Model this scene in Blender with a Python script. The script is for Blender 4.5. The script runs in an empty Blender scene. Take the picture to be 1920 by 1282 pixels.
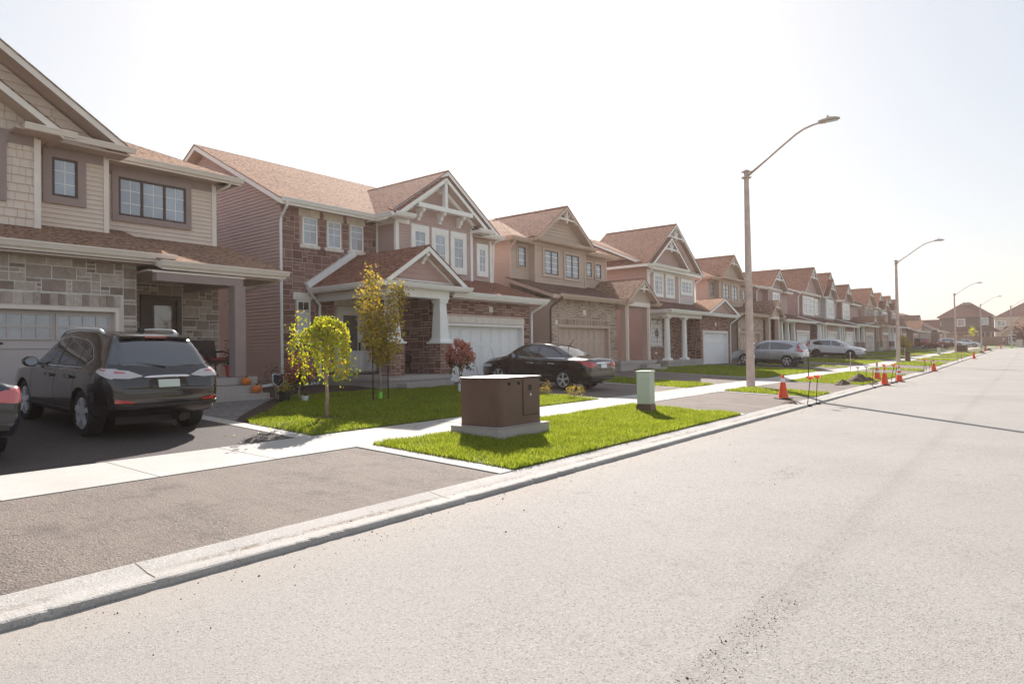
import bpy, bmesh, math, random
import numpy as np
from mathutils import Vector, Matrix
from mathutils.bvhtree import BVHTree

random.seed(11)
rng = np.random.default_rng(11)
S = bpy.context.scene
COL = S.collection

# ------------------------------------------------------------------ camera
cam_d = bpy.data.cameras.new("camera")
cam = bpy.data.objects.new("camera", cam_d)
COL.objects.link(cam)
cam_d.sensor_width = 36.0
cam_d.lens = 36.0 * 1240.0 / 1920.0
cam_d.clip_start = 0.05
cam_d.clip_end = 6000
cam.matrix_world = Matrix(((0.78594157, 0.02206103, 0.61790708, 0.0),
                           (0.61809950, -0.00253579, -0.78609578, 0.0),
                           (-0.0157752, 0.99975341, -0.0156289, 1.6),
                           (0, 0, 0, 1)))
S.camera = cam

# ------------------------------------------------------------------ light
SUN_EL = math.radians(31.0)
SUN_AZ = math.radians(-41.0)          # from +Y towards +X
sun_dir = Vector((math.sin(SUN_AZ) * math.cos(SUN_EL), math.cos(SUN_AZ) * math.cos(SUN_EL), math.sin(SUN_EL)))
W = bpy.data.worlds.new("World")
S.world = W
W.use_nodes = True
wn = W.node_tree
wn.nodes.clear()
sky = wn.nodes.new("ShaderNodeTexSky")
sky.sky_type = 'NISHITA'
sky.sun_disc = False
sky.sun_elevation = SUN_EL
sky.sun_rotation = SUN_AZ % (2 * math.pi)
sky.air_density = 1.0
sky.dust_density = 1.5
sky.ozone_density = 1.0
bg = wn.nodes.new("ShaderNodeBackground")
bg.inputs[1].default_value = 0.15
wo = wn.nodes.new("ShaderNodeOutputWorld")
# gamma added to even out the sky, so shaded house fronts get more fill
gm = wn.nodes.new('ShaderNodeGamma')
gm.inputs[1].default_value = 0.36
wn.links.new(sky.outputs[0], gm.inputs[0])
wn.links.new(gm.outputs[0], bg.inputs[0])
wn.links.new(bg.outputs[0], wo.inputs[0])
sl = bpy.data.lights.new("sun", 'SUN')
sl.energy = 3.6
sl.angle = math.radians(0.5)
sl.color = (1.0, 0.93, 0.86)
so = bpy.data.objects.new("sun", sl)
COL.objects.link(so)
so.rotation_euler = sun_dir.to_track_quat('Z', 'Y').to_euler()
so.location = (-20, 40, 40)
S.view_settings.view_transform = 'Standard'
S.view_settings.look = 'None'
S.view_settings.gamma = 1.0
S.view_settings.exposure = 1.6
S.cycles.max_bounces = 6
S.cycles.use_denoising = True

# ------------------------------------------------------------------ ground profile
PX = [-300, -17, -9.5, -7.95, -5.20, -4.8, 4.6, 4.61, 8.0, 9.6, 300]
PZ = [0.62, 0.60, 0.24, 0.21, 0.092, 0.0, 0.0, 0.12, 0.21, 0.24, 0.6]
def prof(x): return float(np.interp(x, PX, PZ))
def gz(y): return 0.0 if y < 45 else (y - 45) * 0.008 if y < 200 else 1.24
def cx(y): return 0.0 if y < 135 else (y - 135) ** 2 / 220.0 if y < 200 else 19.2 + (y - 200) * .59
def Z(x, y): return prof(x - cx(y)) + gz(y)

# ------------------------------------------------------------------ mesh helper
class MB:
    def __init__(s):
        s.v = []; s.f = []; s.m = []
    def face(s, pts, m=0):
        i = len(s.v); s.v += [tuple(p) for p in pts]
        s.f.append(tuple(range(i, i + len(pts)))); s.m.append(m)
    def box(s, x0, x1, y0, y1, z0, z1, m=0):
        i = len(s.v)
        s.v += [(x0, y0, z0), (x1, y0, z0), (x1, y1, z0), (x0, y1, z0), (x0, y0, z1), (x1, y0, z1), (x1, y1, z1), (x0, y1, z1)]
        for q in ((0, 3, 2, 1), (4, 5, 6, 7), (0, 1, 5, 4), (1, 2, 6, 5), (2, 3, 7, 6), (3, 0, 4, 7)):
            s.f.append(tuple(i + k for k in q)); s.m.append(m)
    def frustum(s, cx_, cy_, z0, z1, a0, a1, m=0, b0=None, b1=None):
        b0 = a0 if b0 is None else b0; b1 = a1 if b1 is None else b1
        i = len(s.v)
        for z, a, b in ((z0, a0, b0), (z1, a1, b1)):
            s.v += [(cx_ - a, cy_ - b, z), (cx_ + a, cy_ - b, z), (cx_ + a, cy_ + b, z), (cx_ - a, cy_ + b, z)]
        for q in ((0, 3, 2, 1), (4, 5, 6, 7), (0, 1, 5, 4), (1, 2, 6, 5), (2, 3, 7, 6), (3, 0, 4, 7)):
            s.f.append(tuple(i + k for k in q)); s.m.append(m)
    def prism(s, pts, vec, m=0, ms=None):
        n = len(pts); i = len(s.v); ms = m if ms is None else ms
        s.v += [tuple(p) for p in pts] + [tuple(p[k] + vec[k] for k in range(3)) for p in pts]
        s.f.append(tuple(range(i, i + n))); s.m.append(m)
        s.f.append(tuple(range(i + 2 * n - 1, i + n - 1, -1))); s.m.append(ms)
        for k in range(n):
            k2 = (k + 1) % n
            s.f.append((i + k, i + k2, i + n + k2, i + n + k)); s.m.append(ms)
    def bar(s, p0, p1, w, h=None, m=0, up=(0, 0, 1)):
        h = w if h is None else h
        p0 = Vector(p0); p1 = Vector(p1); d = (p1 - p0).normalized(); u = Vector(up)
        a = d.cross(u)
        if a.length < 1e-4: a = d.cross(Vector((1, 0, 0)))
        a.normalize(); b = a.cross(d).normalized()
        c = [p0 + a * (w / 2 * i) + b * (h / 2 * j) for i, j in ((-1, -1), (1, -1), (1, 1), (-1, 1))]
        s.prism(c, tuple(p1 - p0), m)
    def tube(s, path, r, n=8, m=0, cap=True):
        P = [Vector(p) for p in path]; N = len(P)
        R = [r] * N if isinstance(r, (int, float)) else list(r)
        i0 = len(s.v); prev = None
        for k in range(N):
            d = (P[min(k + 1, N - 1)] - P[max(k - 1, 0)])
            d = d.normalized() if d.length > 1e-9 else Vector((0, 0, 1))
            if prev is None:
                a = d.cross(Vector((0.31, 0.95, 0.05)))
                if a.length < .1: a = d.cross(Vector((1, 0, 0)))
            else:
                a = prev - d * prev.dot(d)
            a.normalize(); prev = a; b = d.cross(a)
            for j in range(n):
                t = 2 * math.pi * j / n
                s.v.append(tuple(P[k] + (a * math.cos(t) + b * math.sin(t)) * R[k]))
        for k in range(N - 1):
            for j in range(n):
                j2 = (j + 1) % n
                s.f.append((i0 + k * n + j, i0 + k * n + j2, i0 + (k + 1) * n + j2, i0 + (k + 1) * n + j)); s.m.append(m)
        if cap:
            s.f.append(tuple(i0 + j for j in range(n - 1, -1, -1))); s.m.append(m)
            s.f.append(tuple(i0 + (N - 1) * n + j for j in range(n))); s.m.append(m)
    def lathe(s, c, prof_, n=16, m=0, axis='z', ry=1.0, cap=True):
        i0 = len(s.v); c = Vector(c); N = len(prof_)
        for r, h in prof_:
            for j in range(n):
                t = 2 * math.pi * j / n; a = r * math.cos(t); b = r * math.sin(t) * ry
                s.v.append(tuple(c + (Vector((a, b, h)) if axis == 'z' else Vector((a, h, b)) if axis == 'y' else Vector((h, a, b)))))
        for k in range(N - 1):
            for j in range(n):
                j2 = (j + 1) % n
                s.f.append((i0 + k * n + j, i0 + k * n + j2, i0 + (k + 1) * n + j2, i0 + (k + 1) * n + j)); s.m.append(m)
        if not cap: return
        s.f.append(tuple(i0 + j for j in range(n - 1, -1, -1))); s.m.append(m)
        s.f.append(tuple(i0 + (N - 1) * n + j for j in range(n))); s.m.append(m)
    def pieces(s):
        # split into the separate solids that were added one after another
        par = list(range(len(s.v)))
        def fd(a):
            while par[a] != a: par[a] = par[par[a]]; a = par[a]
            return a
        for f in s.f:
            r = fd(f[0])
            for q in f[1:]: par[fd(q)] = r
        g = {}
        for f, m in zip(s.f, s.m): g.setdefault(fd(f[0]), []).append((f, m))
        out = []
        for fs in g.values():
            mb = MB(); ix = {}
            for f, m in fs:
                for q in f:
                    if q not in ix: ix[q] = len(mb.v); mb.v.append(s.v[q])
                mb.f.append(tuple(ix[q] for q in f)); mb.m.append(m)
            out.append(mb)
        return out
    def build(s, name, mats, parent=None, org=(0, 0, 0), smooth=False, uv=True, bevel=0):
        me = bpy.data.meshes.new(name)
        o3 = Vector(org)
        me.from_pydata([(p[0] - o3[0], p[1] - o3[1], p[2] - o3[2]) for p in s.v], [], s.f)
        for k in (mats if isinstance(mats, (list, tuple)) else [mats]): me.materials.append(k)
        me.polygons.foreach_set('material_index', s.m)
        if smooth is True: me.polygons.foreach_set('use_smooth', [True] * len(s.f))
        me.update()
        if smooth == 'auto':
            me.polygons.foreach_set('use_smooth', [True] * len(s.f))
            me.set_sharp_from_angle(angle=math.radians(38))
        if uv: planar_uv(me, o3)
        ob = bpy.data.objects.new(name, me); COL.objects.link(ob)
        if parent: ob.parent = parent
        elif o3.length: ob.location = o3
        if bevel:
            b = ob.modifiers.new('bevel', 'BEVEL'); b.width = bevel; b.segments = 2; b.limit_method = 'ANGLE'; b.angle_limit = math.radians(50)
        return ob

def planar_uv(me, off):
    n = len(me.polygons)
    if not n or n > 30000: return
    ul = me.uv_layers.new(name='uv')
    co = np.empty(len(me.vertices) * 3); me.vertices.foreach_get('co', co); co = co.reshape(-1, 3) + np.array(off)
    nr = np.empty(n * 3); me.polygons.foreach_get('normal', nr); nr = nr.reshape(-1, 3)
    tot = np.empty(n, dtype=np.int32); me.polygons.foreach_get('loop_total', tot)
    vi = np.empty(len(me.loops), dtype=np.int32); me.loops.foreach_get('vertex_index', vi)
    fi = np.repeat(np.arange(n), tot)
    fn = nr * np.where(nr[:, 2:3] < 0, -1, 1)
    u = np.stack([-fn[:, 1], fn[:, 0], np.zeros(n)], 1)
    l = np.linalg.norm(u, axis=1)
    u[l < 1e-3] = (1, 0, 0); u /= np.maximum(np.linalg.norm(u, axis=1), 1e-6)[:, None]
    v = np.cross(fn, u)
    p = co[vi]
    uv = np.stack([(p * u[fi]).sum(1), (p * v[fi]).sum(1)], 1)
    ul.data.foreach_set('uv', uv.astype(np.float32).ravel())

def tag(o, label=None, cat=None, group=None, kind=None):
    if label: o['label'] = label
    if cat: o['category'] = cat
    if group: o['group'] = group
    if kind: o['kind'] = kind
    return o
def empty(name, loc, label, cat, group=None, rz=0):
    o = bpy.data.objects.new(name, None); COL.objects.link(o)
    o.empty_display_size = .2
    o.location = loc; o.rotation_euler = (0, 0, rz)
    return tag(o, label, cat, group)
def copy_tree(o, parent=None):
    c = o.copy(); COL.objects.link(c)
    if parent: c.parent = parent
    for ch in [k for k in bpy.data.objects if k.parent == o]:
        copy_tree(ch, c)
    return c
# ------------------------------------------------------------------ materials
MATS = {}
def newmat(name):
    m = bpy.data.materials.new(name); m.use_nodes = True
    nt = m.node_tree; b = nt.nodes['Principled BSDF']; MATS[name] = m
    return m, nt, b
def N(nt, t, **k):
    n = nt.nodes.new(t)
    for a, v in k.items():
        if a.startswith('i_'):
            n.inputs[int(a[2:])].default_value = v
        else: setattr(n, a, v)
    return n
def mapping(nt, coord='Object', scale=(1, 1, 1), rot=(0, 0, 0)):
    tc = N(nt, 'ShaderNodeTexCoord'); mp = N(nt, 'ShaderNodeMapping')
    mp.inputs['Scale'].default_value = scale; mp.inputs['Rotation'].default_value = rot
    nt.links.new(tc.outputs[coord], mp.inputs[0]); return mp.outputs[0]
def noise(nt, vec, scale, detail=4, rough=.6):
    n = N(nt, 'ShaderNodeTexNoise'); n.inputs['Scale'].default_value = scale
    n.inputs['Detail'].default_value = detail; n.inputs['Roughness'].default_value = rough
    nt.links.new(vec, n.inputs['Vector']); return n.outputs[0]
def ramp(nt, fac, stops):
    r = N(nt, 'ShaderNodeValToRGB'); e = r.color_ramp.elements
    while len(e) < len(stops): e.new(.5)
    for k, (p, c) in enumerate(stops):
        e[k].position = p; e[k].color = (*c, 1) if len(c) == 3 else c
    nt.links.new(fac, r.inputs[0]); return r.outputs[0]
def mix(nt, fac, a, b, mode='MIX'):
    n = N(nt, 'ShaderNodeMix', data_type='RGBA', blend_type=mode)
    if isinstance(fac, (int, float)): n.inputs[0].default_value = fac
    else: nt.links.new(fac, n.inputs[0])
    for k, q in ((6, a), (7, b)):
        if isinstance(q, tuple): n.inputs[k].default_value = (*q, 1)
        else: nt.links.new(q, n.inputs[k])
    return n.outputs[2]
def bump(nt, b, h, dist=.02, strength=.6):
    n = N(nt, 'ShaderNodeBump'); n.inputs['Strength'].default_value = strength; n.inputs['Distance'].default_value = dist
    nt.links.new(h, n.inputs['Height']); nt.links.new(n.outputs[0], b.inputs['Normal'])
def mul(c, k): return tuple(min(1, a * k) for a in c)

def plain(name, c, rough=.55, metal=0.0, var=.12, scale=6, bmp=0, spec=.4, coat=0):
    m, nt, b = newmat(name)
    v = mapping(nt, 'Object')
    col = ramp(nt, noise(nt, v, scale, 5), [(.3, mul(c, 1 - var)), (.7, mul(c, 1 + var))])
    nt.links.new(col, b.inputs['Base Color'])
    b.inputs['Roughness'].default_value = rough; b.inputs['Metallic'].default_value = metal
    b.inputs['Specular IOR Level'].default_value = spec
    if coat: b.inputs['Coat Weight'].default_value = coat; b.inputs['Coat Roughness'].default_value = .04
    if bmp: bump(nt, b, noise(nt, v, scale * 12, 4), bmp, .5)
    return m
def island(name, stops, rough=.8, var=.25, scale=14, bmp=.006, transl=0):
    m, nt, b = newmat(name)
    g = N(nt, 'ShaderNodeNewGeometry')
    col = ramp(nt, g.outputs['Random Per Island'], stops)
    v = mapping(nt, 'Object')
    nz = noise(nt, v, scale, 5)
    col = mix(nt, var, col, ramp(nt, nz, [(.3, (.3, .3, .3)), (.7, (1, 1, 1))]), 'MULTIPLY')
    nt.links.new(col, b.inputs['Base Color']); b.inputs['Roughness'].default_value = rough
    b.inputs['Specular IOR Level'].default_value = .25
    if bmp: bump(nt, b, noise(nt, v, scale * 4, 4), bmp, .6)
    if transl:
        t = N(nt, 'ShaderNodeBsdfTranslucent'); nt.links.new(col, t.inputs[0])
        mx = N(nt, 'ShaderNodeMixShader'); mx.inputs[0].default_value = transl
        nt.links.new(b.outputs[0], mx.inputs[1]); nt.links.new(t.outputs[0], mx.inputs[2])
        nt.links.new(mx.outputs[0], nt.nodes['Material Output'].inputs[0])
    return m
def shingle(name, c1, c2, c3):
    m, nt, b = newmat(name)
    v = mapping(nt, 'UV')
    br = N(nt, 'ShaderNodeTexBrick', offset=.5, squash=1.0)
    br.inputs['Color1'].default_value = (*c1, 1); br.inputs['Color2'].default_value = (*c2, 1)
    br.inputs['Mortar'].default_value = (*mul(c1, .4), 1)
    for k, q in (('Scale', 1), ('Mortar Size', .012), ('Mortar Smooth', .5), ('Bias', -.1), ('Brick Width', .27), ('Row Height', .14)):
        br.inputs[k].default_value = q
    nt.links.new(v, br.inputs[0])
    nz = noise(nt, v, 9, 4); nz2 = noise(nt, v, .5, 3)
    col = mix(nt, ramp(nt, nz, [(.42, (0, 0, 0)), (.62, (1, 1, 1))]), br.outputs[0], c3)
    col = mix(nt, .35, col, ramp(nt, nz2, [(.3, (.6, .6, .6)), (.7, (1, 1, 1))]), 'MULTIPLY')
    nt.links.new(col, b.inputs['Base Color']); b.inputs['Roughness'].default_value = .95
    b.inputs['Specular IOR Level'].default_value = .03
    sx = N(nt, 'ShaderNodeSeparateXYZ'); nt.links.new(v, sx.inputs[0])
    md = N(nt, 'ShaderNodeMath', operation='FRACT'); dv = N(nt, 'ShaderNodeMath', operation='DIVIDE'); dv.inputs[1].default_value = .14
    nt.links.new(sx.outputs[1], dv.inputs[0]); nt.links.new(dv.outputs[0], md.inputs[0])
    inv = N(nt, 'ShaderNodeMath', operation='SUBTRACT'); inv.inputs[0].default_value = 1; nt.links.new(md.outputs[0], inv.inputs[1])
    ad = N(nt, 'ShaderNodeMath', operation='ADD'); nt.links.new(inv.outputs[0], ad.inputs[0]); nt.links.new(noise(nt, v, 40, 3), ad.inputs[1])
    bump(nt, b, ad.outputs[0], .018, .8)
    return m
def farsiding(name, c, exp=.11):
    m, nt, b = newmat(name)
    v = mapping(nt, 'Object')
    sx = N(nt, 'ShaderNodeSeparateXYZ'); nt.links.new(v, sx.inputs[0])
    dv = N(nt, 'ShaderNodeMath', operation='DIVIDE'); dv.inputs[1].default_value = exp; nt.links.new(sx.outputs[2], dv.inputs[0])
    fr = N(nt, 'ShaderNodeMath', operation='FRACT'); nt.links.new(dv.outputs[0], fr.inputs[0])
    nt.links.new(ramp(nt, noise(nt, v, 3), [(.3, mul(c, .9)), (.7, mul(c, 1.08))]), b.inputs['Base Color'])
    inv = N(nt, 'ShaderNodeMath', operation='SUBTRACT'); inv.inputs[0].default_value = 1; nt.links.new(fr.outputs[0], inv.inputs[1])
    bump(nt, b, inv.outputs[0], .02, 1.0); b.inputs['Roughness'].default_value = .6
    return m
def farstone(name, c1, c2, mortar, w=.34, h=.17):
    m, nt, b = newmat(name)
    v = mapping(nt, 'UV')
    br = N(nt, 'ShaderNodeTexBrick', offset=.43, squash=.6, squash_frequency=3, offset_frequency=2)
    br.inputs['Color1'].default_value = (*c1, 1); br.inputs['Color2'].default_value = (*c2, 1); br.inputs['Mortar'].default_value = (*mortar, 1)
    for k, q in (('Scale', 1), ('Mortar Size', .012), ('Mortar Smooth', .1), ('Bias', 0), ('Brick Width', w), ('Row Height', h)):
        br.inputs[k].default_value = q
    nt.links.new(v, br.inputs[0])
    col = mix(nt, .4, br.outputs[0], ramp(nt, noise(nt, v, 8, 4), [(.3, (.45, .45, .45)), (.7, (1, 1, 1))]), 'MULTIPLY')
    nt.links.new(col, b.inputs['Base Color']); b.inputs['Roughness'].default_value = .85
    bump(nt, b, br.outputs['Fac'], -.01, .7)
    return m
def glass(name, c=(.30, .33, .40), rough=.03):
    m, nt, b = newmat(name)
    v = mapping(nt, 'Object')
    nt.links.new(ramp(nt, noise(nt, v, .9, 2), [(.35, mul(c, .75)), (.65, mul(c, 1.2))]), b.inputs['Base Color'])
    b.inputs['Roughness'].default_value = rough; b.inputs['IOR'].default_value = 2.0
    b.inputs['Specular IOR Level'].default_value = .7
    bump(nt, b, noise(nt, v, 1.6, 2), .012, .12)
    return m
def paint(name, c, metal=.35, rough=.3):
    m, nt, b = newmat(name)
    v = mapping(nt, 'Object')
    nt.links.new(ramp(nt, noise(nt, v, 3, 6, .7), [(.3, mul(c, .85)), (.7, mul(c, 1.12))]), b.inputs['Base Color'])
    b.inputs['Metallic'].default_value = metal
    nt.links.new(ramp(nt, noise(nt, v, 5, 4), [(.3, (rough * .8,) * 3), (.7, (rough * 1.3,) * 3)]), b.inputs['Roughness'])
    b.inputs['Coat Weight'].default_value = 1; b.inputs['Coat Roughness'].default_value = .05
    return m
def lens(name, c):
    m, nt, b = newmat(name)
    v = mapping(nt, 'Object', (1, 1, 60))
    w = N(nt, 'ShaderNodeTexWave', bands_direction='Z'); w.inputs['Scale'].default_value = 1.0; nt.links.new(v, w.inputs[0])
    nt.links.new(ramp(nt, w.outputs[0], [(.2, mul(c, .6)), (.8, c)]), b.inputs['Base Color'])
    b.inputs['Roughness'].default_value = .12; b.inputs['Coat Weight'].default_value = 1
    return m
def gravelly(name, base, dark, light, spec_scale=55, patch=.5, bmp=.008, rough=.9, extra=None, rng2=(.40, .56)):
    m, nt, b = newmat(name)
    v = mapping(nt, 'Object')
    vo = N(nt, 'ShaderNodeTexVoronoi', feature='F1'); vo.inputs['Scale'].default_value = spec_scale; nt.links.new(v, vo.inputs['Vector'])
    big = noise(nt, v, patch, 5, .6); fine = noise(nt, v, 30, 6, .75); mid = noise(nt, v, 3.1, 6, .7)
    col = ramp(nt, big, [(.3, mul(base, .86)), (.7, mul(base, 1.1))])
    sp = N(nt, 'ShaderNodeSeparateColor'); nt.links.new(vo.outputs['Color'], sp.inputs[0])
    col = mix(nt, ramp(nt, sp.outputs[0], [(.86, (0, 0, 0)), (.93, (.75, .75, .75))]), col, dark)
    col = mix(nt, ramp(nt, sp.outputs[1], [(.8, (0, 0, 0)), (.95, (.6, .6, .6))]), col, light)
    col = mix(nt, ramp(nt, fine, [(.3, (.55, .55, .55)), (.45, (0, 0, 0))]), col, dark)
    mm = N(nt, 'ShaderNodeMath', operation='MULTIPLY')
    nt.links.new(ramp(nt, mid, [(.58, (0, 0, 0)), (.72, (.8, .8, .8))]), mm.inputs[0]); nt.links.new(ramp(nt, fine, [rng2 and (rng2[0], (0, 0, 0)), (rng2[1], (1, 1, 1))]), mm.inputs[1])
    col = mix(nt, mm.outputs[0], col, mul(dark, 1.4))
    if extra: col = extra(nt, v, col)
    nt.links.new(col, b.inputs['Base Color']); b.inputs['Roughness'].default_value = rough
    b.inputs['Specular IOR Level'].default_value = .25
    ad = N(nt, 'ShaderNodeMath', operation='ADD'); nt.links.new(vo.outputs['Distance'], ad.inputs[0]); nt.links.new(fine, ad.inputs[1])
    bump(nt, b, ad.outputs[0], bmp, .7)
    return m

def road_extra(nt, v, col):
    # dusty sand along the kerb and a worn paving seam with loosened dark chippings
    sx = N(nt, 'ShaderNodeSeparateXYZ'); nt.links.new(v, sx.inputs[0])
    n1 = noise(nt, v, 1.3, 5, .7)
    def band(c, w, wob):
        a = N(nt, 'ShaderNodeMath', operation='MULTIPLY_ADD'); a.inputs[1].default_value = wob; nt.links.new(n1, a.inputs[0]); nt.links.new(sx.outputs[0], a.inputs[2])
        s_ = N(nt, 'ShaderNodeMath', operation='SUBTRACT'); s_.inputs[1].default_value = c + wob * .5; nt.links.new(a.outputs[0], s_.inputs[0])
        ab = N(nt, 'ShaderNodeMath', operation='ABSOLUTE'); nt.links.new(s_.outputs[0], ab.inputs[0])
        d = N(nt, 'ShaderNodeMath', operation='DIVIDE', use_clamp=True); d.inputs[1].default_value = w; nt.links.new(ab.outputs[0], d.inputs[0])
        return d.outputs[0]
    f = noise(nt, v, 26, 5, .8)
    def add(fac_edge, f_stops, c, col):
        mm = N(nt, 'ShaderNodeMath', operation='MULTIPLY')
        nt.links.new(fac_edge, mm.inputs[0]); nt.links.new(ramp(nt, f, f_stops), mm.inputs[1])
        return mix(nt, mm.outputs[0], col, c)
    sand = ramp(nt, band(-4.8, .75, .5), [(0, (.42, .42, .42)), (1, (0, 0, 0))])
    col = add(sand, [(.35, (.2, .2, .2)), (.65, (1, 1, 1))], (.44, .33, .24), col)
    seam = ramp(nt, band(-1.29, .17, .12), [(0, (.42, .42, .42)), (1, (0, 0, 0))])
    col = add(seam, [(.44, (0, 0, 0)), (.56, (1, 1, 1))], (.13, .115, .105), col)
    seam2 = ramp(nt, band(-1.35, .018, .16), [(0, (.35, .35, .35)), (1, (0, 0, 0))])
    col = add(seam2, [(.3, (.3, .3, .3)), (.5, (1, 1, 1))], (.16, .14, .13), col)
    # scattered dark stone flecks and broad worn patches
    v2 = N(nt, 'ShaderNodeTexVoronoi', feature='F1'); v2.inputs['Scale'].default_value = 26; nt.links.new(v, v2.inputs['Vector'])
    patchy = noise(nt, v, .55, 5, .65)
    lt = N(nt, 'ShaderNodeMath', operation='MULTIPLY'); nt.links.new(ramp(nt, v2.outputs['Distance'], [(.16, (1, 1, 1)), (.27, (0, 0, 0))]), lt.inputs[0]); nt.links.new(ramp(nt, patchy, [(.32, (.08, .08, .08)), (.60, (.9, .9, .9))]), lt.inputs[1])
    col = mix(nt, lt.outputs[0], col, (.12, .105, .098))
    col = mix(nt, ramp(nt, noise(nt, v, .23, 6, .7), [(.35, (.0, .0, .0)), (.65, (.55, .55, .55))]), col, (.29, .27, .252))
    track = ramp(nt, band(.3, 1.0, .6), [(0, (.5, .5, .5)), (1, (0, 0, 0))])
    col = add(track, [(.5, (0, 0, 0)), (.6, (1, 1, 1))], (.24, .21, .195), col)
    return col

def worn(nt, v, col):
    a = noise(nt, mapping(nt, 'Object', (.35, 1.6, 1)), 1.1, 6, .7); b = noise(nt, v, 2.4, 6, .75)
    col = mix(nt, ramp(nt, a, [(.38, (.0, .0, .0)), (.62, (.8, .8, .8))]), col, (.215, .175, .150))
    return mix(nt, ramp(nt, b, [(.52, (0, 0, 0)), (.7, (.65, .65, .65))]), col, (.085, .070, .063))
def stained(nt, v, col):
    a = noise(nt, v, .9, 7, .75); b = noise(nt, v, 5.5, 5, .7)
    col = mix(nt, ramp(nt, a, [(.45, (0, 0, 0)), (.72, (.5, .5, .5))]), col, (.36, .325, .295))
    return mix(nt, ramp(nt, b, [(.62, (0, 0, 0)), (.75, (.35, .35, .35))]), col, (.30, .265, .24))
def guttered(nt, v, col):
    col = stained(nt, v, col)
    sx = N(nt, 'ShaderNodeSeparateXYZ'); nt.links.new(v, sx.inputs[0])
    s_ = N(nt, 'ShaderNodeMath', operation='ADD'); s_.inputs[1].default_value = 4.985; nt.links.new(sx.outputs[0], s_.inputs[0])
    ab = N(nt, 'ShaderNodeMath', operation='ABSOLUTE'); nt.links.new(s_.outputs[0], ab.inputs[0])
    mm = N(nt, 'ShaderNodeMath', operation='MULTIPLY'); nt.links.new(ramp(nt, ab.outputs[0], [(.015, (.9, .9, .9)), (.05, (0, 0, 0))]), mm.inputs[0])
    m2 = N(nt, 'ShaderNodeMath', operation='MULTIPLY'); nt.links.new(ramp(nt, noise(nt, v, .8, 4), [(.42, (0, 0, 0)), (.58, (1, 1, 1))]), m2.inputs[0]); nt.links.new(ramp(nt, noise(nt, v, 18, 5, .8), [(.38, (0, 0, 0)), (.55, (1, 1, 1))]), m2.inputs[1])
    nt.links.new(m2.outputs[0], mm.inputs[1])
    return mix(nt, mm.outputs[0], col, (.16, .115, .08))
gravelly('road', (.272, .258, .243), (.095, .085, .078), (.42, .40, .38), 110, .35, .0028, extra=road_extra)
gravelly('asphalt', (.165, .134, .115), (.035, .03, .027), (.30, .265, .24), 62, .9, .012, extra=worn)
gravelly('asphalt_new', (.082, .067, .064), (.03, .025, .025), (.14, .115, .11), 95, .5, .005)
gravelly('concrete', (.43, .405, .38), (.40, .37, .34), (.58, .55, .52), 120, .8, .002, extra=stained, rng2=(.5, .75))
gravelly('kerb_concrete', (.40, .38, .36), (.27, .24, .21), (.55, .525, .50), 90, 1.2, .003, extra=guttered)
gravelly('step_concrete', (.46, .41, .39), (.26, .23, .22), (.5, .46, .44), 120, 1.0, .003, rng2=(.5, .75))
gravelly('soil', (.075, .05, .038), (.03, .02, .015), (.14, .1, .08), 40, 1.0, .03)
gravelly('dirt', (.12, .08, .055), (.05, .035, .025), (.22, .16, .12), 30, 1.0, .03)
gravelly('turf_base', (.11, .14, .018), (.06, .07, .014), (.15, .18, .03), 40, .7, .03)
gravelly('field', (.11, .14, .05), (.07, .08, .03), (.15, .17, .07), 3, .05, .05)
island('grass_blade', [(0, (.14, .20, .012)), (.45, (.26, .33, .018)), (.78, (.40, .45, .03)), (1, (.52, .48, .10))], .6, .3, 1.2, 0, .55)
island('stone_grey', [(0, (.30, .215, .185)), (.35, (.44, .34, .30)), (.7, (.56, .45, .40)), (1, (.66, .55, .49))], .85, .45, 9)
island('stone_red', [(0, (.20, .100, .082)), (.4, (.27, .140, .115)), (.8, (.33, .185, .152)), (1, (.40, .25, .21))], .85, .4, 9)
island('stone_tan', [(0, (.38, .265, .21)), (.4, (.47, .34, .27)), (.8, (.56, .42, .345)), (1, (.63, .50, .42))], .85, .4, 9)
plain('mortar_grey', (.70, .64, .60), .9, bmp=.003)
plain('mortar_red', (.62, .46, .39), .9, bmp=.003)
plain('mortar_tan', (.66, .55, .47), .9, bmp=.003)
plain('limestone', (.78, .70, .64), .8, bmp=.003)
plain('white_trim', (.90, .87, .85), .45, var=.04, scale=3)
plain('cream_trim', (.84, .73, .67), .5, var=.05, scale=3)
plain('tan_trim', (.60, .44, .36), .5, var=.06, scale=3)
plain('taupe_trim', (.34, .25, .24), .55, var=.06, scale=3)
plain('soffit', (.56, .42, .36), .6, var=.05)
plain('siding_beige', (.74, .60, .525), .6, var=.05, scale=2)
plain('siding_lilac', (.52, .365, .345), .6, var=.06, scale=2)
plain('siding_tan', (.58, .44, .365), .6, var=.06, scale=2)
plain('siding_mauve', (.53, .345, .32), .6, var=.06, scale=2)
plain('siding_grey', (.66, .59, .59), .6, var=.05, scale=2)
farsiding('far_siding_mauve', (.44, .28, .26)); farsiding('far_siding_tan', (.52, .38, .31)); farsiding('far_siding_grey', (.52, .48, .47)); farsiding('far_siding_dark', (.16, .115, .11))
farsiding('far_siding_cream', (.62, .52, .45))
farstone('far_stone_red', (.22, .12, .10), (.32, .19, .16), (.52, .40, .35)); farstone('far_stone_tan', (.40, .29, .24), (.52, .39, .33), (.58, .48, .42))
farstone('far_brick', (.27, .13, .105), (.34, .18, .15), (.4, .3, .26), .22, .08)
farstone('paver', (.17, .15, .15), (.24, .21, .205), (.10, .085, .08), .3, .2)
shingle('shingle_brown', (.15, .076, .049), (.36, .208, .138), (.45, .285, .20))
shingle('shingle_red', (.125, .048, .031), (.29, .128, .084), (.36, .175, .12))
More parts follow.
